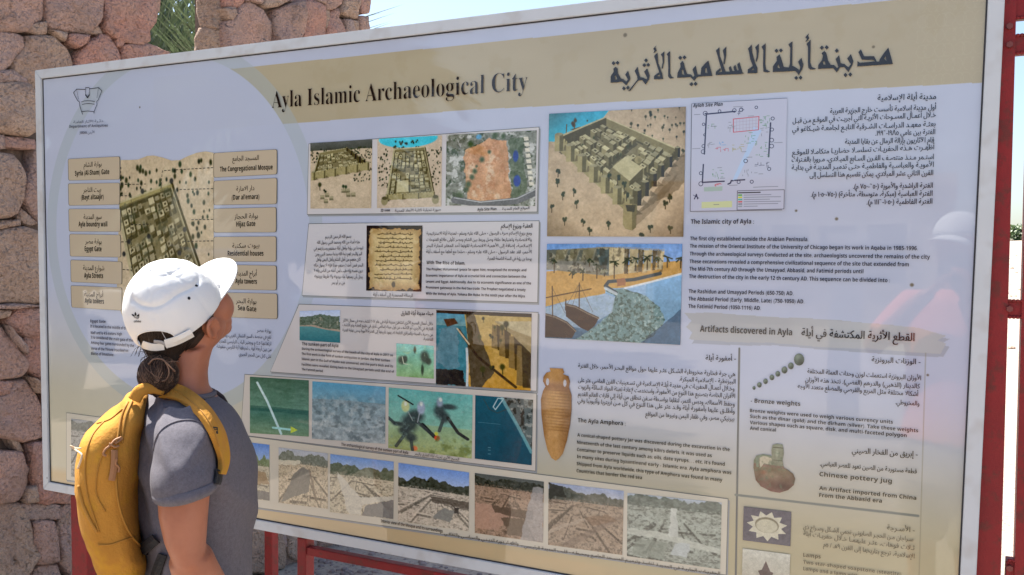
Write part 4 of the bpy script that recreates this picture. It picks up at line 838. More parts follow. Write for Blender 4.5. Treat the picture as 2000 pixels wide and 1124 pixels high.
sheet("jug_print", jg, Y_PIC, print_mat("jug_print", c.image("jug_print")), board)["label"] = "printed green and brown pottery jug"
c = Cv(200, 170, (92, 88, 96), 56); c.tex(5, 8)
c.poly([(.5 + (.43 if k % 2 == 0 else .30) * math.cos(k * math.pi / 11 - .2), .5 + (.44 if k % 2 == 0 else .31) * math.sin(k * math.pi / 11 - .2)) for k in range(22)], (190, 182, 160)); c.ell(.5, .47, .26, .24, (120, 112, 92), 1, .08).ell(.5, .5, .24, .21, (184, 176, 152), 1, .12).tex(12, 8)
picture("printed_photo", [(1453, 989), (1546, 1000), (1544, 1067), (1451, 1055)], c, board, "star-shaped stone lamp on grey")
c = Cv(200, 190, (186, 180, 166), 57); c.grad(0, 1, (190, 186, 172), (168, 158, 138)); c.poly([(.5, .24), (.6, .5), (.66, .52), (.64, .62), (.9, .9), (.8, 1), (.2, 1), (.1, .9), (.38, .62), (.34, .52), (.42, .48)], (96, 82, 80)).ell(.5, .78, .2, .14, (140, 120, 100), .8, .6).tex(9, 12)
picture("printed_photo", [(1451, 1071), (1544, 1083), (1541, 1160), (1449, 1146)], c, board, "dark lamp with a pointed spout")

# ---- lettering -----------------------------------------------------------------------------------
FORMS = {}
for cp in list(range(0xFE80, 0xFEFD)) + list(range(0xFB50, 0xFB60)):
    d = unicodedata.decomposition(chr(cp)).split()
    if len(d) >= 2 and d[0] in ("<isolated>", "<final>", "<initial>", "<medial>"):
        FORMS.setdefault("".join(chr(int(h, 16)) for h in d[1:]), {})[d[0][1:-1]] = chr(cp)
def shape_ar(s):
    """join Arabic letters by their contextual forms and put the line in drawing order"""
    s = s.replace("ً", "")
    out = []; i = 0
    joins_l = lambda ch: ch == "ـ" or "initial" in FORMS.get(ch, {})
    joins_r = lambda ch: ch == "ـ" or "final" in FORMS.get(ch, {})
    prev = ""
    while i < len(s):
        ch = s[i]; unit = ch
        if ch == "ل" and i + 1 < len(s) and ("ل" + s[i + 1]) in FORMS: unit = ch + s[i + 1]
        nxt = s[i + len(unit)] if i + len(unit) < len(s) else ""
        f = FORMS.get(unit)
        if f:
            l = bool(prev) and joins_l(prev) ; r_ = bool(nxt) and joins_r(nxt) and ("initial" in f)
            key = "medial" if l and r_ else "final" if l else "initial" if r_ else "isolated"
            if key not in f: key = "final" if l and "final" in f else "isolated"
            out.append(f[key]); prev = unit[-1] if "initial" in f else ""
        else:
            out.append(ch); prev = ch if ch == "ـ" else ""
        i += len(unit)
    # right-to-left, but numbers keep their order
    res = []; k = len(out) - 1
    while k >= 0:
        if out[k].isdigit():
            j = k
            while j >= 0 and (out[j].isdigit() or (out[j] == "." and j > 0 and out[j - 1].isdigit())): j -= 1
            res += out[j + 1:k + 1]; k = j
        else:
            res.append({"(": ")", ")": "("}.get(out[k], out[k])); k -= 1
    return "".join(res).replace("٨", "\u039b").replace("\ufe93", "\ufe94").replace("\ufee9", "\ufeea")
def math_alpha(s, up, lo, dig=None):
    r_ = []
    for ch in s:
        if "A" <= ch <= "Z": r_.append(chr(up + ord(ch) - 65))
        elif "a" <= ch <= "z": r_.append(chr(lo + ord(ch) - 97))
        elif dig and "0" <= ch <= "9": r_.append(chr(dig + ord(ch) - 48))
        else: r_.append(ch)
    return "".join(r_)
def style(s, st):
    if any("\u0600" <= ch <= "\u06ff" for ch in s): return shape_ar(s)
    if st == "serif": return math_alpha(s, 0x1D400, 0x1D41A)
    if st == "slant": return math_alpha(s, 0x1D63C, 0x1D656, None)
    return math_alpha(s, 0x1D5D4, 0x1D5EE, 0x1D7EC)
TXT = []
def text(name, parent, lines, cap, col=(46, 46, 52), O=(0, 0), sc=1.0, st="sans", bold=0.012, y=Y_TXT, label=None):
    """lines: (string, x0, y0, x1, y1) baseline ends; cap: letter height, all in photo pixels (after O, sc)"""
    L = []
    for (s, x0, y0, x1, y1) in lines:
        a = (x0 / sc + O[0], y0 / sc + O[1]); b = (x1 / sc + O[0], y1 / sc + O[1]); L.append((style(s, st), a, b))
    TXT.append((name, parent, L, cap / sc, col, bold, y, label))
def flush_text():
    objs = []
    for (nm, par, L, cap, col, bold, y, lab) in TXT:
        for (s, a, b) in L:
            cu = bpy.data.curves.new("t", 'FONT'); cu.body = s; cu.size = 1; cu.resolution_u = 2 if cap < 16 else 5; cu.offset = bold if bold < 0 else 0
            o = bpy.data.objects.new("t", cu); COL.objects.link(o); objs.append(o)
    dg = bpy.context.evaluated_depsgraph_get(); it = iter(objs)
    for (nm, par, L, cap, col, bold, y, lab) in TXT:
        V = []; Fc = []
        for (s, a, b) in L:
            me = next(it).evaluated_get(dg).to_mesh(); n_ = len(me.vertices)
            if n_ == 0: continue
            co_ = np.empty(n_ * 3); me.vertices.foreach_get("co", co_); co_ = co_.reshape(-1, 3)
            x0, x1 = co_[:, 0].min(), co_[:, 0].max()
            A = Bp(*a); B_ = Bp(*b); mid = ((a[0] + b[0]) / 2, (a[1] + b[1]) / 2)
            hz = (Bp(mid[0], mid[1] - 10)[1] - Bp(mid[0], mid[1])[1]) / 10 * cap / .70
            u = (co_[:, 0] - x0) / (x1 - x0)
            X_ = A[0] + u * (B_[0] - A[0]); Z_ = A[1] + u * (B_[1] - A[1]) + co_[:, 1] * hz
            ar = any("\ufb50" <= ch <= "\ufefc" for ch in s)          # thin Arabic strokes are printed twice, a hair apart
            for kk, dx in enumerate(((-.5, .5) if ar and bold > .004 else (0,))):
                bse = len(V); sx = dx * hz * min(.034, bold * 2.2 + .006) * (1 if ar else 0)
                V += [(X_[i] + sx, y - .00012 * kk, Z_[i]) for i in range(n_)]
                Fc += [tuple(i + bse for i in p.vertices) for p in me.polygons]
        if not V: continue
        o = meshobj(nm, V, Fc, ink(col), par)
        if sum(p.normal.y for p in o.data.polygons) > 0: o.data.flip_normals()
        if lab: o["label"] = lab
    for o in objs:
        c_ = o.data; bpy.data.objects.remove(o); bpy.data.curves.remove(c_)

text("title", board, [("Ayla Islamic Archaeological City", 532, 212, 1031, 177)], 36, (52, 46, 36), st="serif", bold=-.011, label="English title Ayla Islamic Archaeological City")
# Arabic title: angular pen strokes, outlined one by one
D_ = lambda x, y, r: [(x, y - r * 1.1), (x + r, y), (x, y + r * 1.1), (x - r, y)]
KUF = [((1460, 60), [
  [(1435,400),(1460,425),(1600,412),(1665,405),(1640,388),(1490,385),(1445,285),(1478,250),(1520,340),(1650,338),(1685,410),(1715,408),(1725,375),(1770,310),(1835,225),(1895,440),(1700,455),(1430,472)], [(1780,370),(1798,340),(1812,402)],
  [(920,505),(925,450),(970,390),(985,330),(965,300),(1005,270),(1030,300),(1050,390),(1085,450),(1130,455),(1165,490),(1185,480),(1150,375),(1195,325),(1215,430),(1265,440),(1310,480),(1330,470),(1345,440),(1300,370),(1348,310),(1380,400),(1370,450),(1315,545),(1260,480),(1210,480),(1165,552),(1120,495)], [(985,412),(1000,398),(1020,450),(990,447)],
  D_(970,228,27), D_(1033,225,27), D_(1165,268,27), D_(1278,583,27), D_(1340,577,27),
  [(770,180),(825,120),(820,420),(840,480),(895,500),(880,510),(820,512),(795,490),(790,420),(790,220)], [(755,90),(805,40),(793,70),(807,105),(780,140),(755,155),(775,118)],
  [(330,545),(335,470),(385,400),(380,350),(420,315),(440,360),(475,480),(540,485),(555,440),(560,230),(535,185),(588,145),(585,460),(640,490),(680,520),(690,480),(660,410),(705,360),(732,450),(715,510),(670,585),(625,530),(560,535),(480,540)], [(393,467),(405,443),(425,497),(398,492)],
  D_(380,268,26), D_(438,265,26), D_(637,622,26), D_(693,618,26),
  [(185,215),(240,170),(235,440),(245,510),(300,540),(265,550),(210,540),(205,440),(210,260)],
  [(10,240),(60,185),(65,290),(105,430),(132,490),(132,558),(5,562),(8,510),(75,465),(78,500),(50,520),(90,515),(40,380),(22,280)], [(102,225),(152,175),(150,270),(140,360),(118,420),(108,395),(122,340),(120,265)]]),
 ((1180, 60), [
  [(1455,585),(1460,540),(1515,490),(1525,520),(1490,550),(1540,540),(1510,440),(1480,330),(1460,265),(1505,220),(1510,330),(1555,450),(1585,540),(1640,540),(1625,490),(1650,465),(1675,535),(1700,530),(1685,480),(1712,450),(1735,525),(1755,520),(1735,450),(1765,415),(1805,550),(1830,560),(1790,572),(1600,578)], [(1548,262),(1595,210),(1592,330),(1575,440),(1560,445),(1556,425),(1567,350)],
  [(955,620),(960,555),(1000,480),(995,430),(1025,400),(1045,430),(1055,490),(1085,570),(1130,575),(1165,610),(1180,590),(1155,510),(1197,460),(1220,575),(1260,580),(1270,490),(1310,440),(1360,395),(1415,595),(1250,603),(1210,615),(1178,660),(1130,610),(1060,615)], [(1016,520),(1030,508),(1050,582),(1018,572)], [(1320,500),(1336,488),(1350,560),(1320,552)],
  D_(995,360,26), D_(1050,355,26), D_(1140,703,26), D_(1195,698,26),
  [(820,310),(863,270),(865,560),(880,600),(920,622),(860,630),(838,600),(840,480),(835,340)],
  [(655,640),(655,595),(715,550),(725,575),(690,600),(735,600),(700,480),(670,380),(655,335),(700,290),(710,430),(760,560),(772,635)], [(740,320),(790,275),(785,420),(768,500),(750,500),(767,420),(762,345)], [(643,240),(685,200),(673,225),(690,265),(665,290),(645,300),(660,268)],
  [(525,540),(565,495),(598,590),(590,640),(545,710),(500,650),(455,655),(440,665),(350,785),(315,795),(345,760),(440,640),(435,600),(402,530),(440,475),(470,610),(520,620),(560,640),(565,620)], D_(550,392,25), D_(527,455,25), D_(578,452,25),
  [(90,685),(90,600),(130,540),(125,500),(155,475),(180,500),(185,560),(225,630),(255,635),(290,670),(315,640),(280,580),(315,525),(345,620),(340,650),(292,718),(240,670),(180,678)], [(146,602),(155,583),(178,640),(150,642)],
  D_(128,430,25), D_(180,425,25), D_(262,757,25), D_(315,750,25)])]
cu = bpy.data.curves.new("t", 'CURVE'); cu.dimensions = '2D'; cu.fill_mode = 'BOTH'
for O_, polys in KUF:
    for pl in polys:
        sp = cu.splines.new('POLY'); sp.points.add(len(pl) - 1)
        for k, (x, y) in enumerate(pl):
            X_, Z_ = Bp(x / 6.667 + O_[0], y / 6.667 + O_[1]); sp.points[k].co = (X_, Z_, 0, 1)
        sp.use_cyclic_u = True
o = bpy.data.objects.new("t", cu); COL.objects.link(o); dg = bpy.context.evaluated_depsgraph_get(); me = o.evaluated_get(dg).to_mesh()
V = [(v.co.x, Y_TXT, v.co.y) for v in me.vertices]; Fc = [tuple(p.vertices) for p in me.polygons]; bpy.data.objects.remove(o)
o = meshobj("title", V, Fc, ink((50, 46, 42)), board); o["label"] = "Arabic title in angular pen strokes"
if sum(p.normal.y for p in o.data.polygons) > 0: o.data.flip_normals()

# department mark
mbk = MB()
def stroke2(pts, wpx, y=Y_TXT, m=None):
    m = mbk if m is None else m
    for a, b in zip(pts[:-1], pts[1:]):
        A = Vector((*Bp(*a), 0)); B_ = Vector((*Bp(*b), 0)); d = (B_ - A)
        if d.length < 1e-6: continue
        n_ = Vector((-d.y, d.x, 0)).normalized() * wpx * .0007; e = d.normalized() * wpx * .0003
        q = [A - e - n_, B_ + e - n_, B_ + e + n_, A - e + n_]; m.add([(v.x, y, v.y) for v in q], [(0, 1, 2, 3)])
for L, w_ in (([(168, 175.5), (151, 175), (145, 182), (153, 197), (157, 200), (157, 206), (161, 219), (163, 224)], 1.3), ([(176, 174.5), (194, 172), (200.5, 178), (193.5, 196), (190.5, 199), (191, 205), (186, 217), (185, 222)], 1.3), ([(168.5, 188), (168.5, 172), (176, 172), (176, 187)], 1.2), ([(169, 186), (172.5, 191.5), (176, 186)], 2.6),
             ([(160, 200), (166, 198), (173, 197.5), (180, 198), (187, 199)], 1), ([(162, 205), (168, 203.5), (174, 203), (180, 203.5), (186, 204.5)], 1), ([(161, 219), (167, 218), (173, 217.5), (185, 219)], 1.1), ([(151, 175), (155, 195)], .8), ([(194, 172), (191, 192)], .8)): stroke2(L, w_)
mbk.build("emblem", ink((58, 58, 66)), board)["label"] = "line drawn crown emblem"
text("emblem_caption", board, [("دائـرة الآثـار العامـة", 145, 241.5, 203, 239), ("Department of Antiquities", 137, 250.5, 212, 248), ("JORDAN", 157, 262.5, 171, 262), ("الأردن", 173, 262, 186, 261)], 5, (84, 84, 94))

# label boxes round the map
LB = [([(133.7, 311), (235.5, 306), (235.5, 351), (134.5, 353)], "بوابة الشام", (165, 200, 327, 325.5), "Syria (Al-Sham) Gate", (148, 215, 344, 340.5)),
 ([(134, 359), (235.5, 357.5), (235.5, 400), (135, 402)], "بيت التاجر", (164, 199, 376, 375), "(Bayt altaajir)", (160, 204, 391, 389)),
 ([(134.8, 408.5), (236.7, 408.5), (236.7, 453), (135.7, 452.7)], "سور المدينة", (165, 200, 428.5, 428.5), "Ayla boundry wall", (155, 211, 443, 443)),
 ([(136.5, 457.5), (237, 459), (237.6, 503), (137.7, 501)], "بوابة مصر", (168, 200, 476, 477), "Egypt Gate", (167, 200, 491, 491.5)),
 ([(138.5, 508), (239.6, 511.6), (239.6, 555.8), (139.4, 551)], "شوارع المدينة", (164, 205, 528, 528.5), "Ayla Streets", (166, 203, 543, 544)),
 ([(139, 558), (239.6, 562), (239.6, 607), (140.5, 600.7)], "أبراج المدينة", (166, 203, 579, 580.5), "Ayla towers", (167, 204.5, 592, 594)),
 ([(418, 299.5), (542.5, 292), (542.5, 341), (418, 347.5)], "المسجد الجامع", (455, 507, 315, 313), "The Congregational Mosque", (431, 534, 336, 331.5)),
 ([(418, 353.8), (542.5, 348), (542, 399), (418, 401)], "دار الامارة", (463, 498, 374, 372), "(Dar al'emara)", (454, 508, 391, 389)),
 ([(418, 408), (541, 405), (541, 454), (418, 454.7)], "بوابة الحجاز", (459, 505, 428, 426.5), "Hijaz Gate", (463, 500, 443, 442)),
 ([(418, 463), (541, 462), (541, 511.6), (418, 511)], "بيوت سكنية", (455, 508, 485, 483.5), "Residential houses", (446, 516, 500, 500)),
 ([(418, 517), (541.4, 519), (541.4, 567.4), (418, 565)], "أبراج المدينة", (463, 503, 538.5, 539), "Ayla towers", (461, 503, 554, 555)),
 ([(418, 571), (543, 573.7), (543.4, 623.5), (418, 619)], "بوابة البحر", (462, 502, 592, 594), "Sea Gate", (466, 502, 606, 609))]
def roundrect(q, r_, n_=4):
    Q = [Vector((*Bp(*p), 0)) for p in q]; out = []
    for i in range(4):
        p, a, b = Q[i], Q[i - 1], Q[(i + 1) % 4]; s_ = p + (a - p).normalized() * r_; e = p + (b - p).normalized() * r_
        for k in range(n_ + 1): t = k / n_; out.append(s_ * (1 - t) ** 2 + p * 2 * t * (1 - t) + e * t * t)
    return out
for q, ar, (ax0, ax1, ay0, ay1), en, (ex0, ex1, ey0, ey1) in LB:
    R_ = roundrect(q, .006); cc = sum(R_, Vector()) / len(R_); I = [cc + (p - cc) * .5 + ((p - cc) * .5).normalized() * ((p - cc).length * .5 - .0018) for p in R_]
    n_ = len(R_); v = [(p.x, Y_PIC, p.y) for p in R_] + [(p.x, Y_PIC - .0002, p.y) for p in I]
    o = meshobj("label_plate", v, [tuple(range(n_)), tuple(range(n_, 2 * n_))], None, board, mats=[ink((78, 78, 72)), ink((177, 161, 140))], fmat=[0, 1])
    if o.data.polygons[0].normal.y > 0: o.data.flip_normals()
    o["label"] = "tan label plate reading " + en.replace("(", "").replace(")", "")
    text("caption", o, [(ar, ax0, ay0, ax1, ay1), (en, ex0, ey0, ex1, ey1)], 9.5, (52, 50, 46), bold=.004)
mbd = MB()
def dashed(P, w_=1.5, on=4.2, off=3.4):
    for a, b in zip(P[:-1], P[1:]):
        L = math.hypot(b[0] - a[0], b[1] - a[1]); k = 0
        while k < L: t0 = k / L; t1 = min(1, (k + on) / L); stroke2([(a[0] + (b[0] - a[0]) * t0, a[1] + (b[1] - a[1]) * t0), (a[0] + (b[0] - a[0]) * t1, a[1] + (b[1] - a[1]) * t1)], w_, Y_PIC, mbd); k += on + off
for P in ([(417, 328), (318, 334), (315, 374)], [(237, 327), (237, 361), (286, 360)], [(237, 383), (257, 383), (258, 530)], [(417, 369), (345, 371)], [(417, 429), (372, 430)], [(238, 473), (252, 473)], [(241, 527), (258, 528)], [(257, 440), (296, 438)], [(417, 471), (360, 472)]):
    mbd = MB(); dashed(P); mbd.build("dotted_line", ink((60, 60, 58)), board)

text("text_block", board, [("Egypt Gate", 203, 808, 308, 812), ("It is located in the middle of the", 203, 842, 460, 858), ("Wall and is 4.5 meters high", 205, 888, 420, 897), ("It is considered the main gate of the city", 207, 918, 530, 943), ("Among four gates surrounded by the", 207, 955, 503, 977), ("Verse of the Throne inscribed on", 208, 995, 463, 1012), ("Blocks of limestone", 208, 1030, 362, 1040)], 19, (66, 66, 76), (120, 400), 3.512, bold=.006)
text("text_block", board, [("بوابة مصر", 1345, 872, 1443, 880), ("تقع في منتصف السور الشمالي الغربي، وبعرض", 1090, 905, 1443, 920), ("ارتفاعها ٤.٥ م ويعتبر الباب الرئيسي للمدينة", 1075, 945, 1443, 965), ("من بين أربعة أبواب تحيطها آية الكرسي منقوشة", 1070, 982, 1445, 1005), ("على كتل من الحجر الجيري", 1222, 1035, 1443, 1052)], 24, (60, 60, 70), (120, 400), 3.512, bold=.006)
A0 = ((580, 240), 4.082)
text("caption", cardA, [("3D view . . .", 672, 712, 775, 708), ("صورة تخيلية ثلاثية الأبعاد للمدينة", 785, 712, 1150, 704)], 22, (56, 52, 56), *A0, bold=.01)
text("caption", cardA, [("Ayla Site Plan . . .", 1442, 704, 1630, 698), ("الموقع العام للمدينة", 1640, 698, 1857, 690)], 22, (56, 52, 56), *A0, bold=.01)
B0 = ((580, 420), 4.082)
text("text_block", cardB, [("بسم الله الرحمن الرحيم", 230, 188, 437, 183), ("هذه أمنة من الله ومحمد النبي رسول الله", 165, 232, 505, 228), ("ليوحنا بن رؤبة وأهل أيلة سفنهم وسيارتهم في", 140, 280, 532, 275), ("البر والبحر لهم ذمة الله وذمة محمد النبي ومن", 150, 325, 523, 322), ("كان معهم من أهل الشام وأهل اليمن وأهل", 158, 368, 513, 366), ("البحر فمن أحدث منهم حدثا فإنه لا يحول ماله", 140, 413, 532, 413), ("دون نفسه وإنه طيب لمن أخذه من الناس وأنه لا", 140, 455, 528, 458), ("يحل أن يمنعوا ماء يردونه ولا طريقا يريدونه", 145, 500, 528, 507), ("من بر أو بحر", 280, 553, 387, 553)], 26, (58, 54, 58), *B0, bold=.008)
text("caption", cardB, [("الرسالة المحمدية إلى أسقف أيلة", 612, 647, 928, 655)], 26, (58, 54, 58), *B0, bold=.008)
text("text_block", cardB, [("العقبة وبزوغ الإسلام", 1630, 106, 1880, 103)], 33, (50, 46, 50), *B0, bold=.012)
text("text_block", cardB, [("ومع بزوغ الإسلام صرف الرسول - صلى الله عليه وسلم - لمدينة أيلة الاستراتيجية", 1038, 160, 1875, 158), ("والاقتصادية واعتبارها حلقة وصل وربط بين الشام ومصر كأولى طلائع الفتوحات", 1038, 209, 1875, 210), ("الإسلامية، إضافة إلى الأهمية الاقتصادية لكونها أحد المعابر لتجارة البحر", 1035, 257, 1875, 258), ("الأحمر، لقد عقد الرسول - صلى الله عليه وسلم - صلحاً مع أهلها مع أسقف أيلة", 1035, 305, 1875, 308), ("يوحنا بن رؤبة في السنة التاسعة للهجرة.", 1520, 358, 1875, 363)], 26, (58, 54, 58), *B0, bold=.008)
text("text_block", cardB, [("With The Rise of Islam,", 1037, 392, 1345, 399)], 25, (50, 46, 50), *B0, bold=.016)
text("text_block", cardB, [("The Prophet Mohammad (peace be upon him) recognized the strategic and", 1035, 443, 1833, 451), ("Economic importance of Ayla as a crucial link and connection between the", 1033, 493, 1830, 503), ("Levant and Egypt. Additionally, due to its economic significance as one of the", 1033, 541, 1870, 556), ("Prominent gateways in the Red Sea trade. The Prophet negotiated a treaty", 1033, 588, 1827, 608), ("With the bishop of Ayla, Yohana Bin Ruba, in the ninth year after the Hijra", 1033, 636, 1820, 659)], 20, (56, 52, 56), *B0, bold=.014)
C0 = ((560, 580), 3.922)
text("text_block", cardC, [("ميناء مدينة أيلة الغارق", 880, 140, 1127, 141)], 31, (54, 50, 54), *C0, bold=.012)
text("text_block", cardC, [("خلال أعمال المسح الأثري لشاطئ مدينة أيلة في عام ٢٠١٧ كشف عنه في مجال الآثار", 435, 190, 1125, 217), ("الغارقة في الأردن، تم الكشف عن أول ميناء إسلامي غارق في خليج العقبة وتم الكشف", 433, 224, 1125, 257), ("عن رصيف الميناء والمرافق التابعة له، يعود تاريخها إلى الفترة الأموية وحتى نهاية الفترة", 433, 264, 1125, 300), ("الفاطمية.", 1050, 332, 1125, 337)], 23, (62, 58, 62), *C0, bold=.008)
text("text_block", cardC, [("The sunken part of Ayla", 122, 371, 400, 387)], 25, (60, 56, 60), *C0, bold=.01)
text("text_block", cardC, [("During the archaeological survey of the beach of the city of Ayla in 2017, as", 122, 406, 818, 457), ("The first work in the field of sunken antiquities in Jordan, the first sunken", 120, 444, 795, 498), ("Islamic port in the Gulf of Aqaba was uncovered, and the port's dock and its", 120, 484, 820, 541), ("Facilities were revealed, dating back to the Umayyad periods until the end of", 120, 526, 827, 583), ("The Fatimid period.", 120, 563, 285, 578)], 18, (62, 58, 62), *C0, bold=.012)
text("caption", cardD, [("The archaeological survey of the sunken part of Ayla", 682, 494, 1110, 549), ("المسح الأثري لميناء أيلة الغارق بالبحر", 1150, 552, 1435, 590)], 19, (84, 76, 74), (460, 720), 3.279, bold=.006)
text("caption", cardE, [("Interior view of the Mosque and its surroundings", 935, 525, 1330, 591), ("واظهـار دوره الديـنـي والسياسـي والثقافـي", 1340, 603, 1815, 672)], 20, (66, 60, 56), (460, 860), 3.279, bold=.006)
text("caption", cardE, [("تنفيـذ وترميـم المسـجد الجامـع ومحيطـه - قلـب المدينـة الرئيـسي -", 425, 600, 1350, 726), ("الحفريـات الجاريـة في المدينـة", 1365, 734, 1810, 795)], 22, (78, 72, 66), (900, 900), 3.571, bold=.006)
text("heading", board, [("Aylah Site Plan", 1354, 210.5, 1412, 207.5)], 7, (52, 52, 60), st="slant", bold=.012)
R0 = ((1330, 160), 3.774)
text("heading", board, [("مدينة أيلة الإسلامية", 1450, 140, 1880, 130)], 42, (44, 44, 52), *R0, bold=.016)
text("text_block", board, [("أول مدينة إسلامية تأسست خارج الجزيرة العربية", 1100, 236, 1880, 206), ("خـلال أعمـال المسـوحات الأثريـة التي أجريـت في الموقـع مـن قبـل", 825, 306, 1878, 262), ("بعثـة معهـد الدراسـات الشـرقية التابـع لجامعـة شيـكاغو في", 822, 368, 1875, 330), ("الفترة بين عامي ١٩٨٥-١٩٩٦.", 1435, 399, 1873, 388), ("قام الآثاريون بإزالة الرمال عن بقايا المدينة", 1210, 461, 1865, 448), ("أظهـرت هـذه الحفريـات تسلسـلا حضاريـا متكامـلا للموقـع", 820, 540, 1867, 500), ("استـمر مـنـذ منتصـف القـرن السـابع الميـلادي، مـرورا بالفـترات", 818, 593, 1863, 572), ("الأمويـة والعباسـية والفاطميـة حتـى تدميـر المدينـة في بدايـة", 818, 651, 1862, 630), ("القرن الثاني عشر الميلادي. يمكن تقسيم هذا التسلسل إلى", 950, 706, 1858, 690), ("الفترة الراشدية والأموية (٦٥٠-٧٥٠ م).", 1270, 791, 1855, 782), ("الفترة العباسية (مبكرة، متوسطة، متأخرة) (٧٥٠-١٠٥٠ م).", 960, 849, 1853, 842), ("الفترة الفاطمية (١٠٥٠-١١١٦ م).", 1370, 906, 1852, 900)], 38, (50, 50, 58), *R0, bold=.014)
E0 = ((1330, 400), 3.774)
text("heading", board, [("The Islamic city of Ayla :", 75, 143, 540, 141)], 33, (50, 50, 58), *E0, bold=.02)
text("text_block", board, [("The first city established outside the Arabian Peninsula.", 70, 264, 940, 271), ("The mission of the Oriental Institute of the University of Chicago began its work in Aqaba in 1985-1996.", 68, 318, 1745, 337), ("Through the archaeological surveys Conducted at the site, archaeologists uncovered the remains of the city", 67, 375, 1835, 401), ("These excavations revealed a comprehensive civilizational sequence of the site that extended from", 66, 432, 1680, 456), ("The Mid-7th century AD through the Umayyad, Abbasid, and Fatimid periods until", 65, 487, 1345, 507), ("The destruction of the city in the early 12 th century AD. This sequence can be divided into :", 62, 542, 1540, 573), ("The Rashidun and Umayyad Periods (650-750) AD.", 60, 652, 830, 669), ("The Abbasid Period (Early, Middle, Late) (750-1050) AD.", 58, 707, 910, 729), ("The Fatimid Period (1050-1116) AD.", 57, 762, 590, 777)], 28, (54, 54, 62), *E0, bold=.02)
text("heading", board, [("Artifacts discovered in Ayla", 142, 936, 820, 964)], 46, (50, 50, 54), *E0, bold=.022)
text("heading", board, [("القطع الأثرية المكتشفة في أيلة", 890, 968, 1720, 1006)], 58, (46, 46, 50), *E0, bold=.016)
G0 = ((1040, 680), 4.162)
text("heading", board, [("- أمفورة أيلة", 1410, 98, 1655, 104)], 42, (56, 54, 56), *G0, bold=.016)
text("text_block", board, [("هي جرة فخارية مخروطية الشـكل عثـر عليها حول مواقع البحـر الأحمر، خلال الفترة", 375, 158, 1650, 230), ("البيزنطية - الإسلامية المبكرة.", 1195, 268, 1652, 289), ("وخـلال أعمـال الحفريـات في مدينـة أيلـة الإسـلامية في تسـعينيات القرن الماضي عثر على", 375, 274, 1643, 347), ("الأفران الخاصة بتصنيع هذا النوع من الأمفورة، واستخدمت لإعادة تعبئة المواد السائلة والزيوت", 375, 330, 1648, 408), ("وحفظ الأسماك، ودبس التمر، لنقلها بواسـطة سـفن تنطلق من أيلة إلى قارات العالم القديم", 373, 388, 1645, 472), ("وأطلـق عليها بأمفورة أيلة وقـد عثر على هذا النوع في كل مـن أريتريا وأثيوبيا وفي", 370, 440, 1645, 531), ("بيرنيكي مصر، وفي ظفار اليمن وغيرها من المواقع", 920, 551, 1642, 592)], 36, (62, 60, 60), *G0, bold=.012)
text("heading", board, [("The Ayla Amphora :", 372, 602, 760, 630)], 33, (56, 54, 50), *G0, bold=.02)
text("text_block", board, [("A conical-shaped pottery jar was discovered during the excavation in the", 368, 718, 1605, 838), ("Nineteenth of the last century among kiln's debris, it was used as", 366, 778, 1460, 887), ("Container to preserve liquids such as; oils, date syrups, . . etc, it's found", 365, 836, 1565, 957), ("In many sites during byzantinend early - Islamic era. Ayla amphora was", 365, 893, 1618, 1026), ("Shipped from Ayla worldwide, this type of Amphora was found in many", 363, 951, 1545, 1086), ("Countries that border the red sea", 362, 1008, 893, 1066)], 27, (60, 58, 50), *G0, bold=.016)
H0 = ((1430, 660), 4.651)
text("heading", board, [("- الوزنات البرونزية", 1268, 217, 1710, 241)], 48, (56, 54, 56), *H0, bold=.016)
text("text_block", board, [("الأوزان البرونزية استعملت لوزن وحدات العملة المختلفة", 685, 320, 1715, 386), ("كالدينار (الذهبي) والدرهم (الفضي). تتخذ هذه الأوزان", 665, 397, 1705, 460), ("أشكالاً مختلفة مثل المربع والقرصي والمضلع متعدد الأوجه", 597, 457, 1690, 531), ("والمخروطي.", 1485, 601, 1700, 616)], 42, (64, 60, 60), *H0, bold=.012)
text("heading", board, [("- Bronze weights", 170, 586, 620, 619)], 37, (56, 54, 52), *H0, bold=.02)
text("text_block", board, [("Bronze weights were used to weigh various currency units", 163, 674, 1460, 780), ("Such as the dinar (gold) and the dirham (silver). Take these weights", 163, 727, 1690, 858), ("Various shapes such as square, disk, and multi-faceted polygon", 163, 782, 1585, 902), ("And conical", 163, 835, 400, 852)], 31, (60, 57, 54), *H0, bold=.016)
J0 = ((1430, 850), 4.102)
text("heading", board, [("- إبريق من الفخار الصيني", 960, 142, 1485, 173)], 44, (62, 58, 52), *J0, bold=.014)
text("text_block", board, [("قطعة مستوردة من الصين تعود للعصر العباسي.", 705, 243, 1478, 307)], 37, (66, 62, 54), *J0, bold=.012)
text("heading", board, [("Chinese pottery jug", 700, 327, 1280, 384)], 34, (72, 68, 58), *J0, bold=.014)
text("text_block", board, [("An Artifact imported from China", 698, 437, 1475, 518), ("From the Abbasid era", 697, 493, 1200, 541)], 30, (64, 60, 52), *J0, bold=.016)
text("heading", board, [("- الأسـرجة", 1240, 757, 1462, 779)], 42, (104, 96, 80), *J0, bold=.012)
text("text_block", board, [("سـراجان مـن الحجـر الصابونـي نجمي الشـكل وسـراج ذي", 570, 748, 1450, 851), ("ثـلاث فوهات، عثـر عليهمـا خـلال حفريـات أيلة", 572, 802, 1460, 920), ("الإسلامية، ترجع بتاريخها إلى القرن ٩هـ / ٥م", 730, 892, 1460, 986)], 37, (110, 102, 86), *J0, bold=.01)
text("heading", board, [("Lamps", 570, 973, 710, 987)], 30, (104, 96, 80), *J0, bold=.014)
text("text_block", board, [("Two star-shaped soapstone (steatite)", 570, 1027, 1355, 1128), ("Lamps and a lamp with", 570, 1080, 1010, 1140)], 27, (110, 102, 86), *J0, bold=.012)
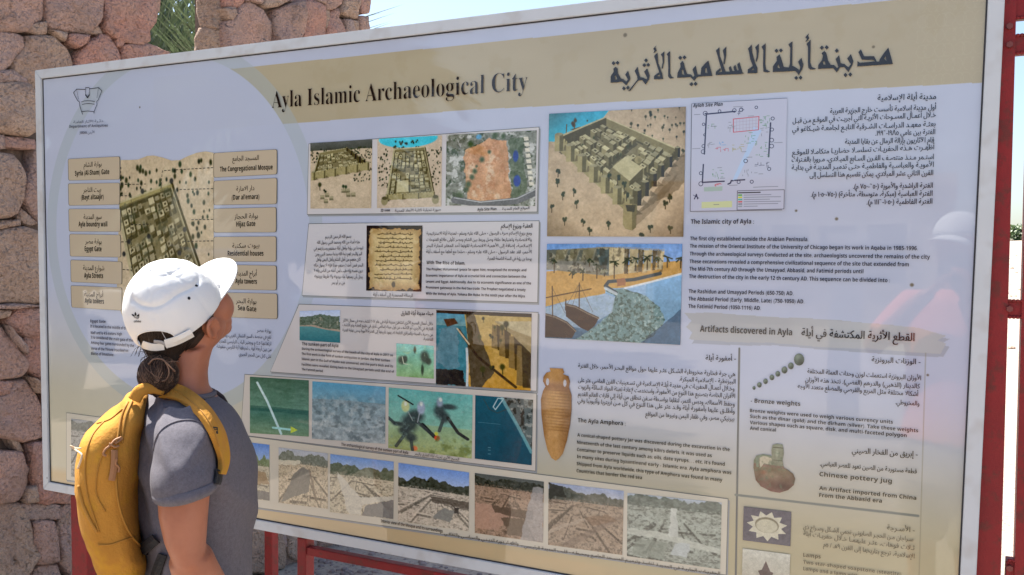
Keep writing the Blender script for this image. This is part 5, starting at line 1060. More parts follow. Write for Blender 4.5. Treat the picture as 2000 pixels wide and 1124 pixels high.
flush_text()

# ================================================================== VISITOR IN FRONT OF THE BOARD
r0 = ray(345, 700); ED = Vector((r0.x, r0.y, 0)).normalized(); UPV = Vector((0, 0, 1)); ER = ED.cross(UPV).normalized()
R0 = 1.785
def Wp(px, py, off=0.0):
    r = ray(px, py); return CAM + r * ((R0 + off) / (r.x * ED.x + r.y * ED.y))
def ringpx(L, R, b, off=0.0, n=28, sq=1.0, boff=0.0):
    """closed ring whose outline as seen runs from L to R; b = half depth"""
    A = Wp(*L, off); B_ = Wp(*R, off); c = (A + B_) / 2; h = (B_ - A) / 2; out = []
    for k in range(n):
        t = 2 * math.pi * k / n; cs, sn = math.cos(t), math.sin(t)
        cs = math.copysign(abs(cs) ** sq, cs); sn = math.copysign(abs(sn) ** sq, sn)
        out.append(c + h * cs + ED * (b * sn + boff))
    return out
skin = mat("skin", (0.385, 0.145, 0.078), 0.48, var=(0.32, 0.112, 0.058), scale=16, bump=0.2, bscale=260, dist=0.002, sss=0.12)
hair_m = mat("dark_hair", (0.022, 0.013, 0.009), 0.55, var=(0.034, 0.020, 0.014), scale=30, spec=0.25)
hair_l = mat("lightened_hair", (0.24, 0.145, 0.095), 0.5, var=(0.12, 0.068, 0.045), scale=40, spec=0.3)
hair_b = mat("brown_hair", (0.085, 0.048, 0.030), 0.5, var=(0.05, 0.029, 0.02), scale=40, spec=0.3)
white_c = mat("white_cotton", (0.69, 0.70, 0.69), 0.85, var=(0.66, 0.665, 0.655), scale=9, bump=0.25, bscale=500, dist=0.0015)
gry_c = mat("white_thread", (0.52, 0.52, 0.52), 0.9)
tee_m = mat("heather_jersey", (0.125, 0.117, 0.136), 0.95, var=(0.096, 0.089, 0.104), scale=150, detail=8, col3=(0.135, 0.128, 0.15), scale3=420, bump=0.35, bscale=420, dist=0.002)
denim = mat("dark_denim", (0.045, 0.055, 0.085), 0.9, var=(0.03, 0.036, 0.055), scale=40, bump=0.2, bscale=200)
shoe_m = mat("grey_shoe", (0.22, 0.22, 0.23), 0.8); sole_m = mat("white_sole", (0.65, 0.65, 0.63), 0.7)
yel = mat("mustard_canvas", (0.49, 0.238, 0.042), 0.92, spec=0.2, var=(0.41, 0.19, 0.032), scale=6, bump=0.7, bscale=170, dist=0.003, col3=(0.50, 0.26, 0.03), scale3=14)
yel_d = mat("mustard_seam", (0.36, 0.17, 0.02), 0.8)
leather = mat("brown_cord", (0.32, 0.15, 0.06), 0.6)
blackw = mat("black_webbing", (0.012, 0.012, 0.014), 0.75, bump=0.3, bscale=300)
eye_m = mat("eye_white", (0.7, 0.68, 0.65), 0.2); iris_m = mat("iris", (0.05, 0.03, 0.02), 0.2); lip_m = mat("lips", (0.42, 0.16, 0.13), 0.45)

# head frame: she looks up and away
al_, be = math.radians(46), math.radians(36)
FH = (ER * math.cos(al_) + ED * math.sin(al_))
HF = FH * math.cos(be) + UPV * math.sin(be)
HS = (ER * math.sin(al_) - ED * math.cos(al_))          # her right side, towards the camera
HU = HS.cross(HF).normalized()
HC = Wp(345, 604, 0.0)
def H(f, s, u): return HC + HF * f + HS * s + HU * u
foot = Wp(370, 700); PB = Vector((foot.x, foot.y, 0))
person = tag(empty("person", PB), "woman in a white cap, grey T-shirt and yellow backpack looking up at the board", "person")

mbp = MB()
E3 = lambda c, a, b, d, nu=24, nv=16: mbp.ell(c, HF * a, HS * b, HU * d, nu, nv)
E3(H(-.006, 0, .006), .084, .069, .088)                     # skull
E3(H(.040, 0, -.030), .054, .060, .062)                    # face
E3(H(.057, .027, -.040), .037, .039, .038); E3(H(.057, -.027, -.040), .037, .039, .038); E3(H(.046, .021, -.014), .036, .036, .032); E3(H(.046, -.021, -.014), .036, .036, .032)   # cheeks
E3(H(.048, 0, -.072), .044, .050, .040)                    # jaw
E3(H(.072, 0, -.104), .020, .024, .018)                    # chin
E3(H(.084, 0, -.078), .014, .022, .014)                    # mouth
E3(H(.092, 0, -.036), .018, .011, .020); E3(H(.104, 0, -.046), .011, .012, .009)           # nose
E3(H(.058, 0, .000), .022, .046, .012)                     # brow
E3(H(.004, .044, -.056), .044, .022, .030); E3(H(.004, -.044, -.056), .044, .022, .030)   # jaw angle
neck = [((322, 690), (418, 672), .046, .0), ((322, 712), (410, 700), .048, .0), ((322, 735), (406, 726), .050, 0), ((320, 757), (408, 752), .056, 0), ((306, 778), (424, 772), .075, 0), ((292, 800), (445, 798), .11, .0)]
mbp.loft([ringpx(*a, n=28) for a in neck])
body = [((288, 796), (446, 794), .11), ((276, 840), (468, 840), .155), ((272, 885), (486, 885), .15), ((274, 950), (488, 950), .14), ((278, 1015), (484, 1015), .13), ((284, 1080), (482, 1080), .13), ((282, 1160), (484, 1160), .15), ((278, 1240), (488, 1240), .165), ((290, 1300), (480, 1300), .16)]
mbp.loft([ringpx(*a, n=28) for a in body])
# near arm: upper arm, bent elbow, forearm reaching forward to the belt
arm = [((310, 820), (400, 812), .048, -.125), ((306, 880), (415, 874), .052, -.165), ((306, 955), (412, 942), .050, -.185), ((309, 1010), (407, 1000), .047, -.192), ((320, 1060), (403, 1056), .043, -.196), ((337, 1100), (402, 1092), .040, -.196)]
mbp.loft([ringpx(*a, n=24) for a in arm])
el = Wp(371, 1098, -.196); wr = Wp(455, 1236, -.12)
mbp.tube([el + UPV * .01, el.lerp(wr, .12), el.lerp(wr, .35), el.lerp(wr, .7), wr], [.037, .039, .038, .029, .024], 18)
hd = (wr - el).normalized(); hs = hd.cross(UPV).normalized(); hu = hs.cross(hd).normalized()
mbp.ell(wr + hd * .045, hd * .055, hu * .038, hs * .016, 18, 10)
for k, (ln, s_) in enumerate(((.070, .027), (.080, .009), (.074, -.010), (.058, -.027))):
    b0 = wr + hd * .085 + hu * s_; b1 = b0 + hd * ln * .45 + hs * .004; b2 = b1 + (hd * .8 + hs * .5).normalized() * ln * .33; b3 = b2 + (hd * .4 + hs * .8).normalized() * ln * .28
    mbp.tube([wr + hd * .05 + hu * s_ * .8, b0, b1, b2, b3], [.009, .0085, .008, .0072, .0055], 8)
mbp.tube([wr + hd * .02 + hu * .025, wr + hd * .045 + hu * .05, wr + hd * .075 + hu * .062], [.011, .010, .007], 8)
# far arm hangs on the other side
fa = Wp(400, 830, .16)
mbp.tube([Wp(380, 815, .10), fa, Wp(420, 960, .19), Wp(440, 1080, .185)], [.045, .047, .043, .036], 16)
fe = Wp(440, 1080, .185); fw = Wp(500, 1230, .10); mbp.tube([fe, fe.lerp(fw, .3), fw], [.036, .035, .024], 14)
fd = (fw - fe).normalized(); mbp.ell(fw + fd * .045, fd * .055, UPV * .036, ED * .016, 16, 10)
for k, s_ in enumerate((.025, .008, -.009, -.025)): mbp.tube([fw + fd * .06 + UPV * s_, fw + fd * .13 + UPV * s_, fw + fd * .165 + UPV * s_ - ED * .012], [.009, .008, .006], 8)
mbp.tube([fw + fd * .02 - ED * .012, fw + fd * .06 - ED * .035], [.010, .007], 8)
# legs
hipz = Wp(380, 1300).z
for sd in (-.085, .085):
    q = Wp(382, 1300, sd); kx = PB + ED * sd + ER * .02
    mbp.tube([Vector((q.x, q.y, hipz + .03)), Vector((kx.x, kx.y, .72)), Vector((kx.x, kx.y, .46)), Vector((kx.x - ER.x * .02, kx.y - ER.y * .02, .30)), Vector((kx.x - ER.x * .03, kx.y - ER.y * .03, .07))], [.085, .075, .052, .050, .035], 16)
    a = Vector((kx.x - ER.x * .03, kx.y - ER.y * .03, .05)); mbp.tube([a - ER * .03, a + ER * .06, a + ER * .15], [.036, .034, .022], 12)
# ear: rim, bowl and lobe
def EH(a, r1, r2, s_=.0): return H(-.015 + r1 * math.cos(a), .076 + s_, -.031 + r2 * math.sin(a))
mbp.tube([EH(a, .0155, .0205, .007 + .004 * math.sin(a)) for a in [math.radians(x) for x in range(-40, 231, 22)]], .0046, 8)
mbp.ell(H(-.015, .071, -.033), HF * .013, HS * .007, HU * .018, 14, 8)
mbp.ell(H(-.012, .075, -.049), HF * .009, HS * .005, HU * .010, 12, 8)
mbp.ell(H(-.002, .074, -.035), HF * .005, HS * .005, HU * .008, 10, 6)
mbp.tube([EH(a, .0085, .0125, .004) for a in [math.radians(x) for x in range(20, 231, 26)]], .0032, 6)
V, Fc = remesh(mbp, .0042, 4, .5)
bodyo = meshobj("body", V, Fc, skin, person, smooth=True)
for s_ in (.031, -.031):
    MB().ell(H(.078, s_, -.006), HF * .012, HS * .014, HU * .010, 14, 10).build("eye", eye_m, person, True)
    MB().ell(H(.0875, s_, -.005), HF * .003, HS * .0055, HU * .0055, 12, 8).build("iris", iris_m, person, True)
MB().ell(H(.0955, 0, -.076), HF * .005, HS * .020, HU * .005, 16, 8).ell(H(.0945, 0, -.083), HF * .005, HS * .017, HU * .005, 16, 8).build("lips", lip_m, person, True)

# hair: close mass under the cap, swept back to the bun
mbh = MB()
mbh.ell(H(-.014, 0, .004), HF * .0800, HS * .0725, HU * .086, 32, 20)
mbh.loft([ringpx((268, 655), (386, 640), .070, 0, 24), ringpx((276, 676), (380, 664), .062, 0, 24), ringpx((290, 700), (362, 694), .048, -.005, 24), ringpx((296, 722), (346, 716), .036, -.012, 24)])
mbh.ell(H(.012, .0615, .006), HF * .018, HS * .009, HU * .034, 20, 12); mbh.ell(H(.012, -.0615, .006), HF * .018, HS * .009, HU * .034, 20, 12)
V, Fc = remesh(mbh, .0042, 5, .5)
hair = meshobj("hair", V, Fc, hair_m, person, smooth=True)
tree_h = bvh_of(hair)
BC = Wp(309, 733, -.055)
mbs = MB(); r = random.Random(3)
for i in range(260):
    x0 = r.uniform(268, 392); y0 = 640 + r.uniform(-6, 20) - (x0 - 268) * .08; x1 = 309 + r.uniform(-14, 20); y1 = 716 + r.uniform(-8, 6)
    mid = ((x0 + x1) / 2 + r.uniform(-3, 8), (y0 + y1) / 2 + r.uniform(0, 8))
    P, N = drape(tree_h, [tuple(q) for q in spline([(x0, y0), mid, (x1, y1)], 8)], r.uniform(.0006, .0022))
    if len(P) >= 4: mbs.tube(P, r.uniform(.0005, .0010), 3, cap=False)
for i in range(16):   # loose wisps at the nape
    x0 = r.uniform(278, 300); y0 = r.uniform(668, 700); L = r.uniform(10, 26)
    P = [Wp(x0, y0, -.02), Wp(x0 - L * .5, y0 + L * r.uniform(.1, .5), -.03), Wp(x0 - L * r.uniform(.5, 1.0), y0 + L * r.uniform(.4, 1.1), -.03)]
    mbs.tube(spline(P, 6), r.uniform(.0003, .0006), 3, cap=False)
hs_o = mbs.build("hair_strand", hair_m, hair, True); hs_o["kind"] = "stuff"
BR = .0345
bun = MB().ell(BC, ER * BR * .94, ED * BR * .9, UPV * BR * .98, 24, 16).build("hair_bun", hair_b, person, True)
for part, m_, cnt, sd in (("hair_strand", hair_l, 260, 5), ("hair_strand", hair_b, 420, 9), ("hair_strand", hair_m, 160, 12)):
    mbs = MB(); r = random.Random(sd)
    for i in range(cnt):
        ax = Vector((r.gauss(0, .16), r.gauss(0, .16), r.gauss(0, .16))) + (-ED * .75 + ER * .55 + UPV * .35 if i % 4 else ER * .8 - UPV * .4); ax.normalize()
        p0 = ax.orthogonal().normalized(); p1 = ax.cross(p0); hgt = r.uniform(-.55, .75); a0 = r.uniform(0, 6.28); sp = r.uniform(1.2, 3.4); rr_ = BR * r.uniform(1.0, 1.10); pts = []
        for k in range(12):
            h = hgt + (k / 11 - .5) * .35; h = max(-.93, min(.93, h)); a = a0 + sp * k / 11; q = math.sqrt(1 - h * h)
            v = (p0 * math.cos(a) + p1 * math.sin(a)) * q + ax * h
            if m_ is hair_l and v.z < -.35: v.z *= .6
            pts.append(BC + ER * v.dot(ER) * rr_ * .95 + ED * v.dot(ED) * rr_ * .9 + UPV * v.z * rr_)
        mbs.tube(pts, r.uniform(.0004, .0009), 3, cap=False)
    o = mbs.build(part, m_, bun, True); o["kind"] = "stuff"
# loose loop of hair over the bun
mbs = MB(); mbs.tube(spline([Wp(290, 712, -.08), Wp(300, 702, -.085), Wp(316, 702, -.09), Wp(328, 712, -.092), Wp(338, 722, -.09), Wp(342, 726, -.088)], 16), .0016, 6); mbs.tube(spline([Wp(322, 706, -.09), Wp(330, 724, -.092), Wp(326, 740, -.09), Wp(316, 745, -.09)], 14), .0011, 6); mbs.tube(spline([Wp(326, 708, -.085), Wp(338, 706, -.085), Wp(350, 707, -.08)], 8), .0008, 5)
mbs.build("loose_lock", hair_l, bun, True)

# cap ------------------------------------------------------------------------------------------------
NU, NV = 176, 84
def cap_pt(ph, th, lift=0.0):
    rf, rs, ru = .0915 + lift, .0795 + lift, .0985 + lift
    c_, s_ = math.cos(ph), math.sin(ph); cr = math.copysign(abs(c_) ** .95, c_); sr = math.copysign(abs(s_) ** .95, s_)
    ce = math.cos(th) ** .86 if th > 0 else math.cos(th) ** .6; se = math.sin(th)
    # dents and folds of soft cotton: a crease across the back of the crown
    w_ = Vector((c_ * ce, s_ * ce, se))
    f_ = .0014 * mnoise.noise(w_ * 2.6 + Vector((4, 1, 2))) + .0004 * mnoise.noise(w_ * 8) 
    cre = math.exp(-((se - .80 + .22 * s_ + .05 * math.sin(c_ * 5)) / .045) ** 2) * (1 if s_ > -.2 else 0) * max(0, min(1, .9 - c_ * .9)); f_ -= .0042 * cre
    cre2 = math.exp(-((se - .90 + .12 * c_) / .03) ** 2) * max(0, s_ + .3); f_ -= .0020 * cre2
    if se > .45 and s_ > -.3: f_ -= .0009 * max(0, 1 - abs(mnoise.noise(w_ * 2.0 + Vector((1, 6, 3)))) * 3.2) ** 3
    # six panels: shallow seams
    f_ -= .0007 * math.exp(-(((ph / (math.pi / 3)) % 1.0 - .5) / .035) ** 2) * (1 if th < 1.35 else 0)
    k = 1 + f_ / .095
    return H(-.006 + cr * ce * rf * k, sr * ce * rs * k, -.002 + se * ru * k * (1 if se > 0 else .82))
def rim(ph):
    c_ = math.cos(ph); return math.radians(-3 - 3 * max(0, -c_) ** 1.1 - 3 * max(0, math.sin(ph)) * (1 - abs(c_)))
def in_hole(ph, th):
    d = (ph - math.pi + math.pi) % (2 * math.pi) - math.pi
    d = ((ph - (math.pi - .26) + math.pi) % (2 * math.pi)) - math.pi
    y = th - rim(math.pi) - .10
    return (d / .46) ** 2 + (y / .27) ** 2 < 1 and y > -.25
vs = []; fs = []
for j in range(NV + 1):
    for i in range(NU):
        ph = 2 * math.pi * i / NU; r_ = rim(ph); th = r_ + (math.pi / 2 - .002 - r_) * (j / NV); vs.append(cap_pt(ph, th))
for j in range(NV):
    for i in range(NU):
        ph = 2 * math.pi * (i + .5) / NU; r_ = rim(ph); th = r_ + (math.pi / 2 - r_) * ((j + .5) / NV)
        if in_hole(ph, th): continue
        a = j * NU + i; b = j * NU + (i + 1) % NU; fs.append((a, b, b + NU, a + NU))
cap = meshobj("cap", vs, fs, white_c, person, smooth=True)
sm = cap.modifiers.new("solid", 'SOLIDIFY'); sm.thickness = .0016; sm.offset = -1
# piping round the back opening
mbc = MB(); pts = []
for k in range(41):
    a = math.pi * k / 40; pts.append(cap_pt(math.pi - .26 + .465 * math.cos(a), rim(math.pi) + .10 + .275 * math.sin(a), .0008))
mbc.tube(pts, .0016, 6); mbc.build("edging", white_c, cap, True)
# button, eyelets
MB().ell(cap_pt(0, 1.565), HF * .007, HS * .007, HU * .003, 14, 8).build("button", white_c, cap, True)
# brim
vs = []; fs = []; nb, mbm = 28, 12
def brim_pt(s_, t, dz=0):
    ang = s_ * 1.05; bx = -.006 + .0915 * math.cos(ang); by = .0795 * math.sin(ang)
    L = .078 * (1 - abs(s_) ** 3.2) ** .55 if abs(s_) < 1 else 0
    x = bx + L * t * 1.0; y = by * (1 + .02 * t)
    return H(x, y, -.006 - .013 * (y / .08) ** 2 * (.25 + .75 * t) + .008 * t - dz)
top = [[brim_pt(-1 + 2 * i / nb, j / mbm) for i in range(nb + 1)] for j in range(mbm + 1)]
bot = [[brim_pt(-1 + 2 * i / nb, j / mbm, .003) for i in range(nb + 1)] for j in range(mbm + 1)]
for G in (top, bot): vs += [p for row in G for p in row]
q = nb + 1; n1 = q * (mbm + 1)
for j in range(mbm):
    for i in range(nb):
        a = j * q + i; fs.append((a, a + 1, a + 1 + q, a + q)); fs.append((n1 + a, n1 + a + q, n1 + a + q + 1, n1 + a + 1))
for i in range(nb): a = mbm * q + i; fs.append((a, a + 1, n1 + a + 1, n1 + a))
brim = meshobj("brim", vs, fs, white_c, cap, smooth=True)
for tt in (.18, .34, .50, .66, .82):      # rows of stitching on the brim
    MB().tube([brim_pt(s_ / 20 * .86, tt, -.0004) for s_ in range(-20, 21)], .00045, 4).build("stitching", gry_c, brim, True)
MB().tube([brim_pt(s_ / 20, .01, -.0006) for s_ in range(-20, 21)], .0012, 6).build("brim_seam", gry_c, brim, True)
for ph_ in (math.pi / 6, math.pi / 2, 5 * math.pi / 6, -math.pi / 6, -math.pi / 2, -5 * math.pi / 6):
    MB().tube([cap_pt(ph_, rim(ph_) + (1.5 - rim(ph_)) * k / 24, .0004) for k in range(25)], .0006, 4).build("panel_seam", gry_c, cap, True)
bpy.context.view_layer.update()
tree_c = bvh_of(cap)
for p in ((383.5, 558.5), (369, 583)):
    P, N = drape(tree_c, [p], .0004)
    if P:
        a = N[0].orthogonal().normalized(); b = N[0].cross(a); m = MB(); m.ell(P[0], a * .0030, b * .0030, N[0] * .0008, 14, 6); m.build("eyelet", blackw, cap, True)
# printed leaf emblem and word
mbe = MB()
def patch(tree, poly, lift=.0008, sub=True):
    P, N = drape(tree, poly, lift)
    if len(P) >= 3: mbe.add(P, [tuple(range(len(P)))])
ox, oy, k_ = 230, 480, 5.108
for poly in ([(178, 660), (187, 676), (190, 692), (180, 705), (171, 692), (170, 676)], [(140, 682), (155, 684), (168, 694), (173, 706), (158, 706), (146, 696)], [(215, 678), (218, 706), (190, 706), (192, 698), (204, 690)], [(160, 710), (218, 710), (217, 714), (161, 714)], [(168, 718), (216, 718), (214, 722), (170, 722)], [(180, 727), (212, 727), (208, 731), (186, 731)]):
    patch(tree_c, [(x / k_ + ox, y / k_ + oy) for x, y in poly])
# small lower-case word under it, each stroke laid on the cloth
def word(polys, x0, y0, s_, tree):
    for (x, y, w_, h) in polys: patch(tree, [(x0 + x * s_, y0 + y * s_ ), (x0 + (x + w_) * s_, y0 + y * s_), (x0 + (x + w_) * s_, y0 + (y + h) * s_), (x0 + x * s_, y0 + (y + h) * s_)])
LET = {"a": [(0, 2, 3, 1), (0, 3, 1, 3), (2.2, 3, 1, 4), (0, 6, 2.4, 1)], "d": [(0, 3, 1, 3), (0, 2, 2.4, 1), (2.2, 0, 1, 7), (0, 6, 2.4, 1)], "i": [(0, 2, 1, 5), (0, 0, 1, 1)], "s": [(0, 2, 3, 1), (0, 3, 1, 1), (0, 4, 3, 1), (2, 5, 1, 1), (0, 6, 3, 1)]}
xx = 0
for ch in "adidas": word([(xx + a, b, c_, d) for a, b, c_, d in LET[ch]], 262, 625.5, .62, tree_c); xx += 2.2 if ch == "i" else 4.3
mbe.build("emblem", blackw, cap)
# adjuster strap
def band_on(tree, line, half, thick, lift, nm, m_, par, n=24, widths=None):
    """a strip of webbing lying on a surface along a sight-line path"""
    C = [tuple(v) for v in spline(line, n)]; Lp = []; Rp = []
    for i, c_ in enumerate(C):
        a = Vector(C[max(0, i - 1)]); b = Vector(C[min(n - 1, i + 1)]); t = (b - a).normalized(); nn = Vector((-t.y, t.x)); h = half if widths is None else np.interp(i / (n - 1), np.linspace(0, 1, len(widths)), widths)
        Lp.append((c_[0] + nn.x * h, c_[1] + nn.y * h)); Rp.append((c_[0] - nn.x * h, c_[1] - nn.y * h))
    rows = []
    for l_, c_, r_ in zip(Lp, C, Rp):
        P, N = drape(tree, [l_, c_, r_], 0.0)
        if len(P) == 3:
            nrm = (N[0] + N[1] + N[2]).normalized(); mid = P[1]
            if (P[0] - P[1]).length > .06 or (P[2] - P[1]).length > .06: continue
            rows.append((P[0], P[1], P[2], nrm))
    if len(rows) < 3: return None
    # smooth the path a little
    for _ in range(3):
        rows = [rows[0]] + [tuple((rows[i - 1][k] + rows[i][k] * 2 + rows[i + 1][k]) / 4 for k in range(4)) for i in range(1, len(rows) - 1)] + [rows[-1]]
    vs = []; fs = []
    for (a, b, c_, nr) in rows:
        nr = nr.normalized(); vs += [a + nr * lift, b + nr * (lift + thick * .25), c_ + nr * lift, c_ + nr * (lift + thick), b + nr * (lift + thick * 1.3), a + nr * (lift + thick)]
    for i in range(len(rows) - 1):
        for k in range(6): p = i * 6 + k; q = i * 6 + (k + 1) % 6; fs.append((p, q, q + 6, p + 6))
    fs.append(tuple(range(6))[::-1]); fs.append(tuple((len(rows) - 1) * 6 + k for k in range(6)))
    o = meshobj(nm, vs, fs, m_, par, smooth=False)
    bv = o.modifiers.new("b", 'BEVEL'); bv.width = min(.0015, thick * .3); bv.segments = 2; bv.limit_method = 'ANGLE'
    return o
tree_ch = bvh_of(cap, hair)
band_on(tree_ch, [(280, 671), (300, 677), (321, 675)], 7, .0016, .002, "strap", white_c, cap, 14)
band_on(tree_ch, [(323, 669), (348, 661), (373, 648)], 8.5, .002, .004, "strap", white_c, cap, 14)
band_on(tree_ch, [(302, 664), (318, 666), (329, 676)], 3, .002, .0035, "strap_buckle", mat("grey_buckle", (.3, .3, .31), .4), cap, 10)

# T-shirt --------------------------------------------------------------------------------------------
def cloth(name, rings, parent, m_, folds, lv=1, cap_=False, seed=0):
    mb = MB(); mb.loft(rings, cap=cap_); o = meshobj(name, mb.v, mb.f, m_, parent, smooth=True)
    bm = bmesh.new(); bm.from_mesh(o.data); bmesh.ops.recalc_face_normals(bm, faces=bm.faces[:]); bmesh.ops.subdivide_edges(bm, edges=bm.edges[:], cuts=2, use_grid_fill=True, smooth=1.0); bm.normal_update()
    off = absloc(o)
    for v in bm.verts: v.co += v.normal * folds(v.co + off)
    bm.to_mesh(o.data); bm.free(); subsurf(o, lv); o.data.polygons.foreach_set("use_smooth", [True] * len(o.data.polygons)); return o
def ridge(v): return max(0.0, 1 - abs(mnoise.noise(v)) * 2.4) ** 3
rows = [((296, 770), (417, 766), .078, 0), ((284, 786), (436, 784), .122, 0), ((275, 806), (456, 804), .160, 0), ((268, 840), (477, 840), .178, 0), ((265, 885), (497, 885), .172, 0), ((267, 950), (498, 950), .160, 0), ((271, 1015), (495, 1015), .150, 0), ((276, 1080), (493, 1080), .148, 0), ((272, 1160), (496, 1160), .165, 0), ((266, 1230), (502, 1230), .182, 0), ((268, 1270), (500, 1270), .184, 0)]
def folds_t(p):
    d = p - PB; a = d.dot(ER); z = p.z; e = d.dot(ED)
    f = .005 * mnoise.noise(Vector((a * 6, e * 6, z * 4)))
    f += .0055 * max(0, min(1, (1.22 - z) / .15)) * (mnoise.noise(Vector((a * 9 + z * 14, e * 5, z * 7))))      # drag folds at the waist
    bk = max(0, min(1, (-.035 - a) / .05)) * max(0, min(1, (z - 1.0) / .1)) * max(0, min(1, (1.40 - z) / .06)); f += bk * .006 * math.sin((a * 1.0 + z * .28 + .012 * mnoise.noise(Vector((a * 9, z * 6, 2)))) * 210)
    f += .0045 * mnoise.noise(Vector((a * 22 - z * 8, e * 8, z * 16 + a * 10)))
    f += .0075 * ridge(Vector((a * 7 + z * 5, e * 3, z * 6 - a * 4))) * (.35 + max(0, min(1, (1.28 - z) / .12)))
    return f
tee = cloth("t_shirt", [ringpx(*a, n=30) for a in rows], person, tee_m, folds_t)
srow = [((322, 796), (398, 782), .058, -.095), ((309, 822), (408, 812), .066, -.130), ((301, 858), (414, 850), .070, -.158), ((296, 900), (419, 892), .072, -.176), ((296, 932), (421, 918), .071, -.186), ((300, 962), (421, 938), .069, -.191), ((302, 975), (421, 947), .068, -.192)]
def folds_s(p):
    d = p - PB; a = d.dot(ER); z = p.z
    return .0075 * ridge(Vector((a * 8 + z * 7, d.dot(ED) * 4, z * 8 - a * 9 + 3))) + .006 * mnoise.noise(Vector((a * 10 + z * 9, d.dot(ED) * 6, z * 12 - a * 12))) + .0025 * mnoise.noise(Vector((a * 26, 3, z * 24 + a * 18)))
slv = cloth("sleeve", [ringpx(*a, n=26) for a in srow], tee, tee_m, folds_s)
cuff = cloth("cuff", [ringpx((301, 955), (422.5, 930), .0705, -.1905, 26), ringpx((299.5, 957), (424, 931), .0735, -.1905, 26), ringpx((301, 978), (424, 949), .0725, -.192, 26), ringpx((303, 979), (421, 950), .068, -.192, 26)], tee, tee_m, lambda p: .002 * mnoise.noise(p * 22))
P_, N_ = drape(bvh_of(tee, slv), [tuple(v) for v in spline([(300, 880), (305, 858), (318, 838), (342, 825), (369, 821), (392, 826), (408, 842)], 26)], .0006)
MB().tube(P_, .0016, 6).build("armhole_seam", tee_m, tee, True)
fs_rows = [Wp(385, 806, .085), Wp(400, 850, .15), Wp(412, 905, .175), Wp(420, 950, .185)]
mb = MB().tube(fs_rows, [.062, .066, .066, .064], 22, cap=False); mb.build("sleeve", tee_m, tee, True)
col_ = MB(); rr_ = ringpx((304, 765), (418, 767), .074, 0, 40); col_.tube(rr_ + rr_[:1], .0055, 8, cap=False); col_.build("collar", tee_m, tee, True)
trs = MB()
for sd in (-.088, .088):
    q = Wp(382, 1240, sd); kx = PB + ED * sd + ER * .02
    trs.tube([Vector((q.x, q.y, .93)), Vector((kx.x, kx.y, .72)), Vector((kx.x, kx.y, .46)), Vector((kx.x - ER.x * .02, kx.y - ER.y * .02, .28)), Vector((kx.x - ER.x * .03, kx.y - ER.y * .03, .10))], [.105, .088, .066, .062, .055], 18)
trs.loft([ringpx((280, 1215), (490, 1215), .17, 0, 30), ringpx((276, 1265), (492, 1265), .18, 0, 30), ringpx((284, 1340), (486, 1340), .175, 0, 30)])
V, Fc = remesh(trs, .012, 5, .5); meshobj("trousers", V, Fc, denim, person, smooth=True)
for sd in (-.09, .09):
    kx = PB + ED * sd - ER * .01
    s_ = MB().loft([[kx + ER * (x + .0) + ED * w_ * math.cos(t) + UPV * (zc + h * math.sin(t)) for t in [2 * math.pi * k / 16 for k in range(16)]] for x, w_, zc, h in ((-.065, .022, .055, .03), (-.05, .038, .062, .048), (0, .042, .065, .052), (.06, .043, .052, .038), (.13, .044, .045, .03), (.175, .03, .04, .02))]).build("shoe", shoe_m, person, True)
    MB().loft([[kx + ER * (x) + ED * w_ * math.cos(t) + UPV * z for x, w_, t in [(.055 + .13 * math.cos(k * math.pi / 12), .047 if abs(math.sin(k * math.pi / 12)) > .4 else .035, math.pi / 2 - 0 if False else (0 if math.sin(k * math.pi / 12) > 0 else math.pi)) for k in range(24)]] for z in (0.0, .024)]).build("sole", sole_m, s_)

# backpack -------------------------------------------------------------------------------------------
pack = tag(empty("backpack", Wp(215, 1118, -.04)), "mustard yellow canvas backpack worn by the woman in the cap", "backpack")
prow = [((254, 772), (282, 768), .050, .0), ((239, 786), (282, 782), .085, -.0), ((216, 806), (280, 800), .110, -.0), ((190, 827), (278, 822), .122, -.0), ((170, 847), (276, 848), .128, -.0), ((156, 880), (273, 882), .134, -.0), ((152, 925), (271, 925), .138, -.0), ((155, 965), (272, 968), .140, -.0), ((164, 1003), (275, 1010), .140, -.0), ((178, 1040), (280, 1050), .138, -.0), ((188, 1070), (285, 1078), .135, -.0), ((198, 1098), (283, 1098), .128, -.0), ((216, 1112), (276, 1110), .105, -.0), ((232, 1119), (268, 1118), .07, -.0)]
def folds_p(p):
    d = p - PB; a = d.dot(ER); e = d.dot(ED); z = p.z
    f = .006 * mnoise.noise(Vector((a * 7, e * 5, z * 5 + a * 6))) + .006 * mnoise.noise(Vector((a * 18 + z * 10, e * 8, z * 12)))
    f -= .0025 * math.exp(-((a + .115 + (z - 1.22) * .10) / .012) ** 2) * max(0, min(1, (1.32 - z) / .08)) * max(0, min(1, (z - 1.02) / .06))   # soft crease down the side
    f += .0035 * ridge(Vector((a * 9 - z * 8, e * 3 + 7, z * 11 + a * 8))) + .004 * ridge(Vector((a * 11 + z * 9, e * 5, z * 9 + 4)))
    return f
pbody = cloth("pack_body", [ringpx(*a, n=30, sq=.62) for a in prow], pack, yel, folds_p, cap_=True)
tree_p = bvh_of(pbody)
def seam(pts, rad, m_, nm, par, tree=tree_p, n=26, lift=.001):
    P, N = drape(tree, [tuple(v) for v in spline(pts, n)], lift)
    if len(P) > 2: return MB().tube(P, rad, 6).build(nm, m_, par, True)
seam([(250, 786), (238, 815), (232, 845), (228, 870), (226, 905), (228, 965), (238, 1010), (254, 1045), (274, 1068)], .0022, yel_d, "zip_seam", pack)
seam([(258, 784), (247, 815), (240, 850), (238, 866)], .0022, yel_d, "zip_seam", pack)
seam([(192, 1064), (215, 1064), (240, 1056), (262, 1049)], .0016, yel_d, "base_seam", pack)
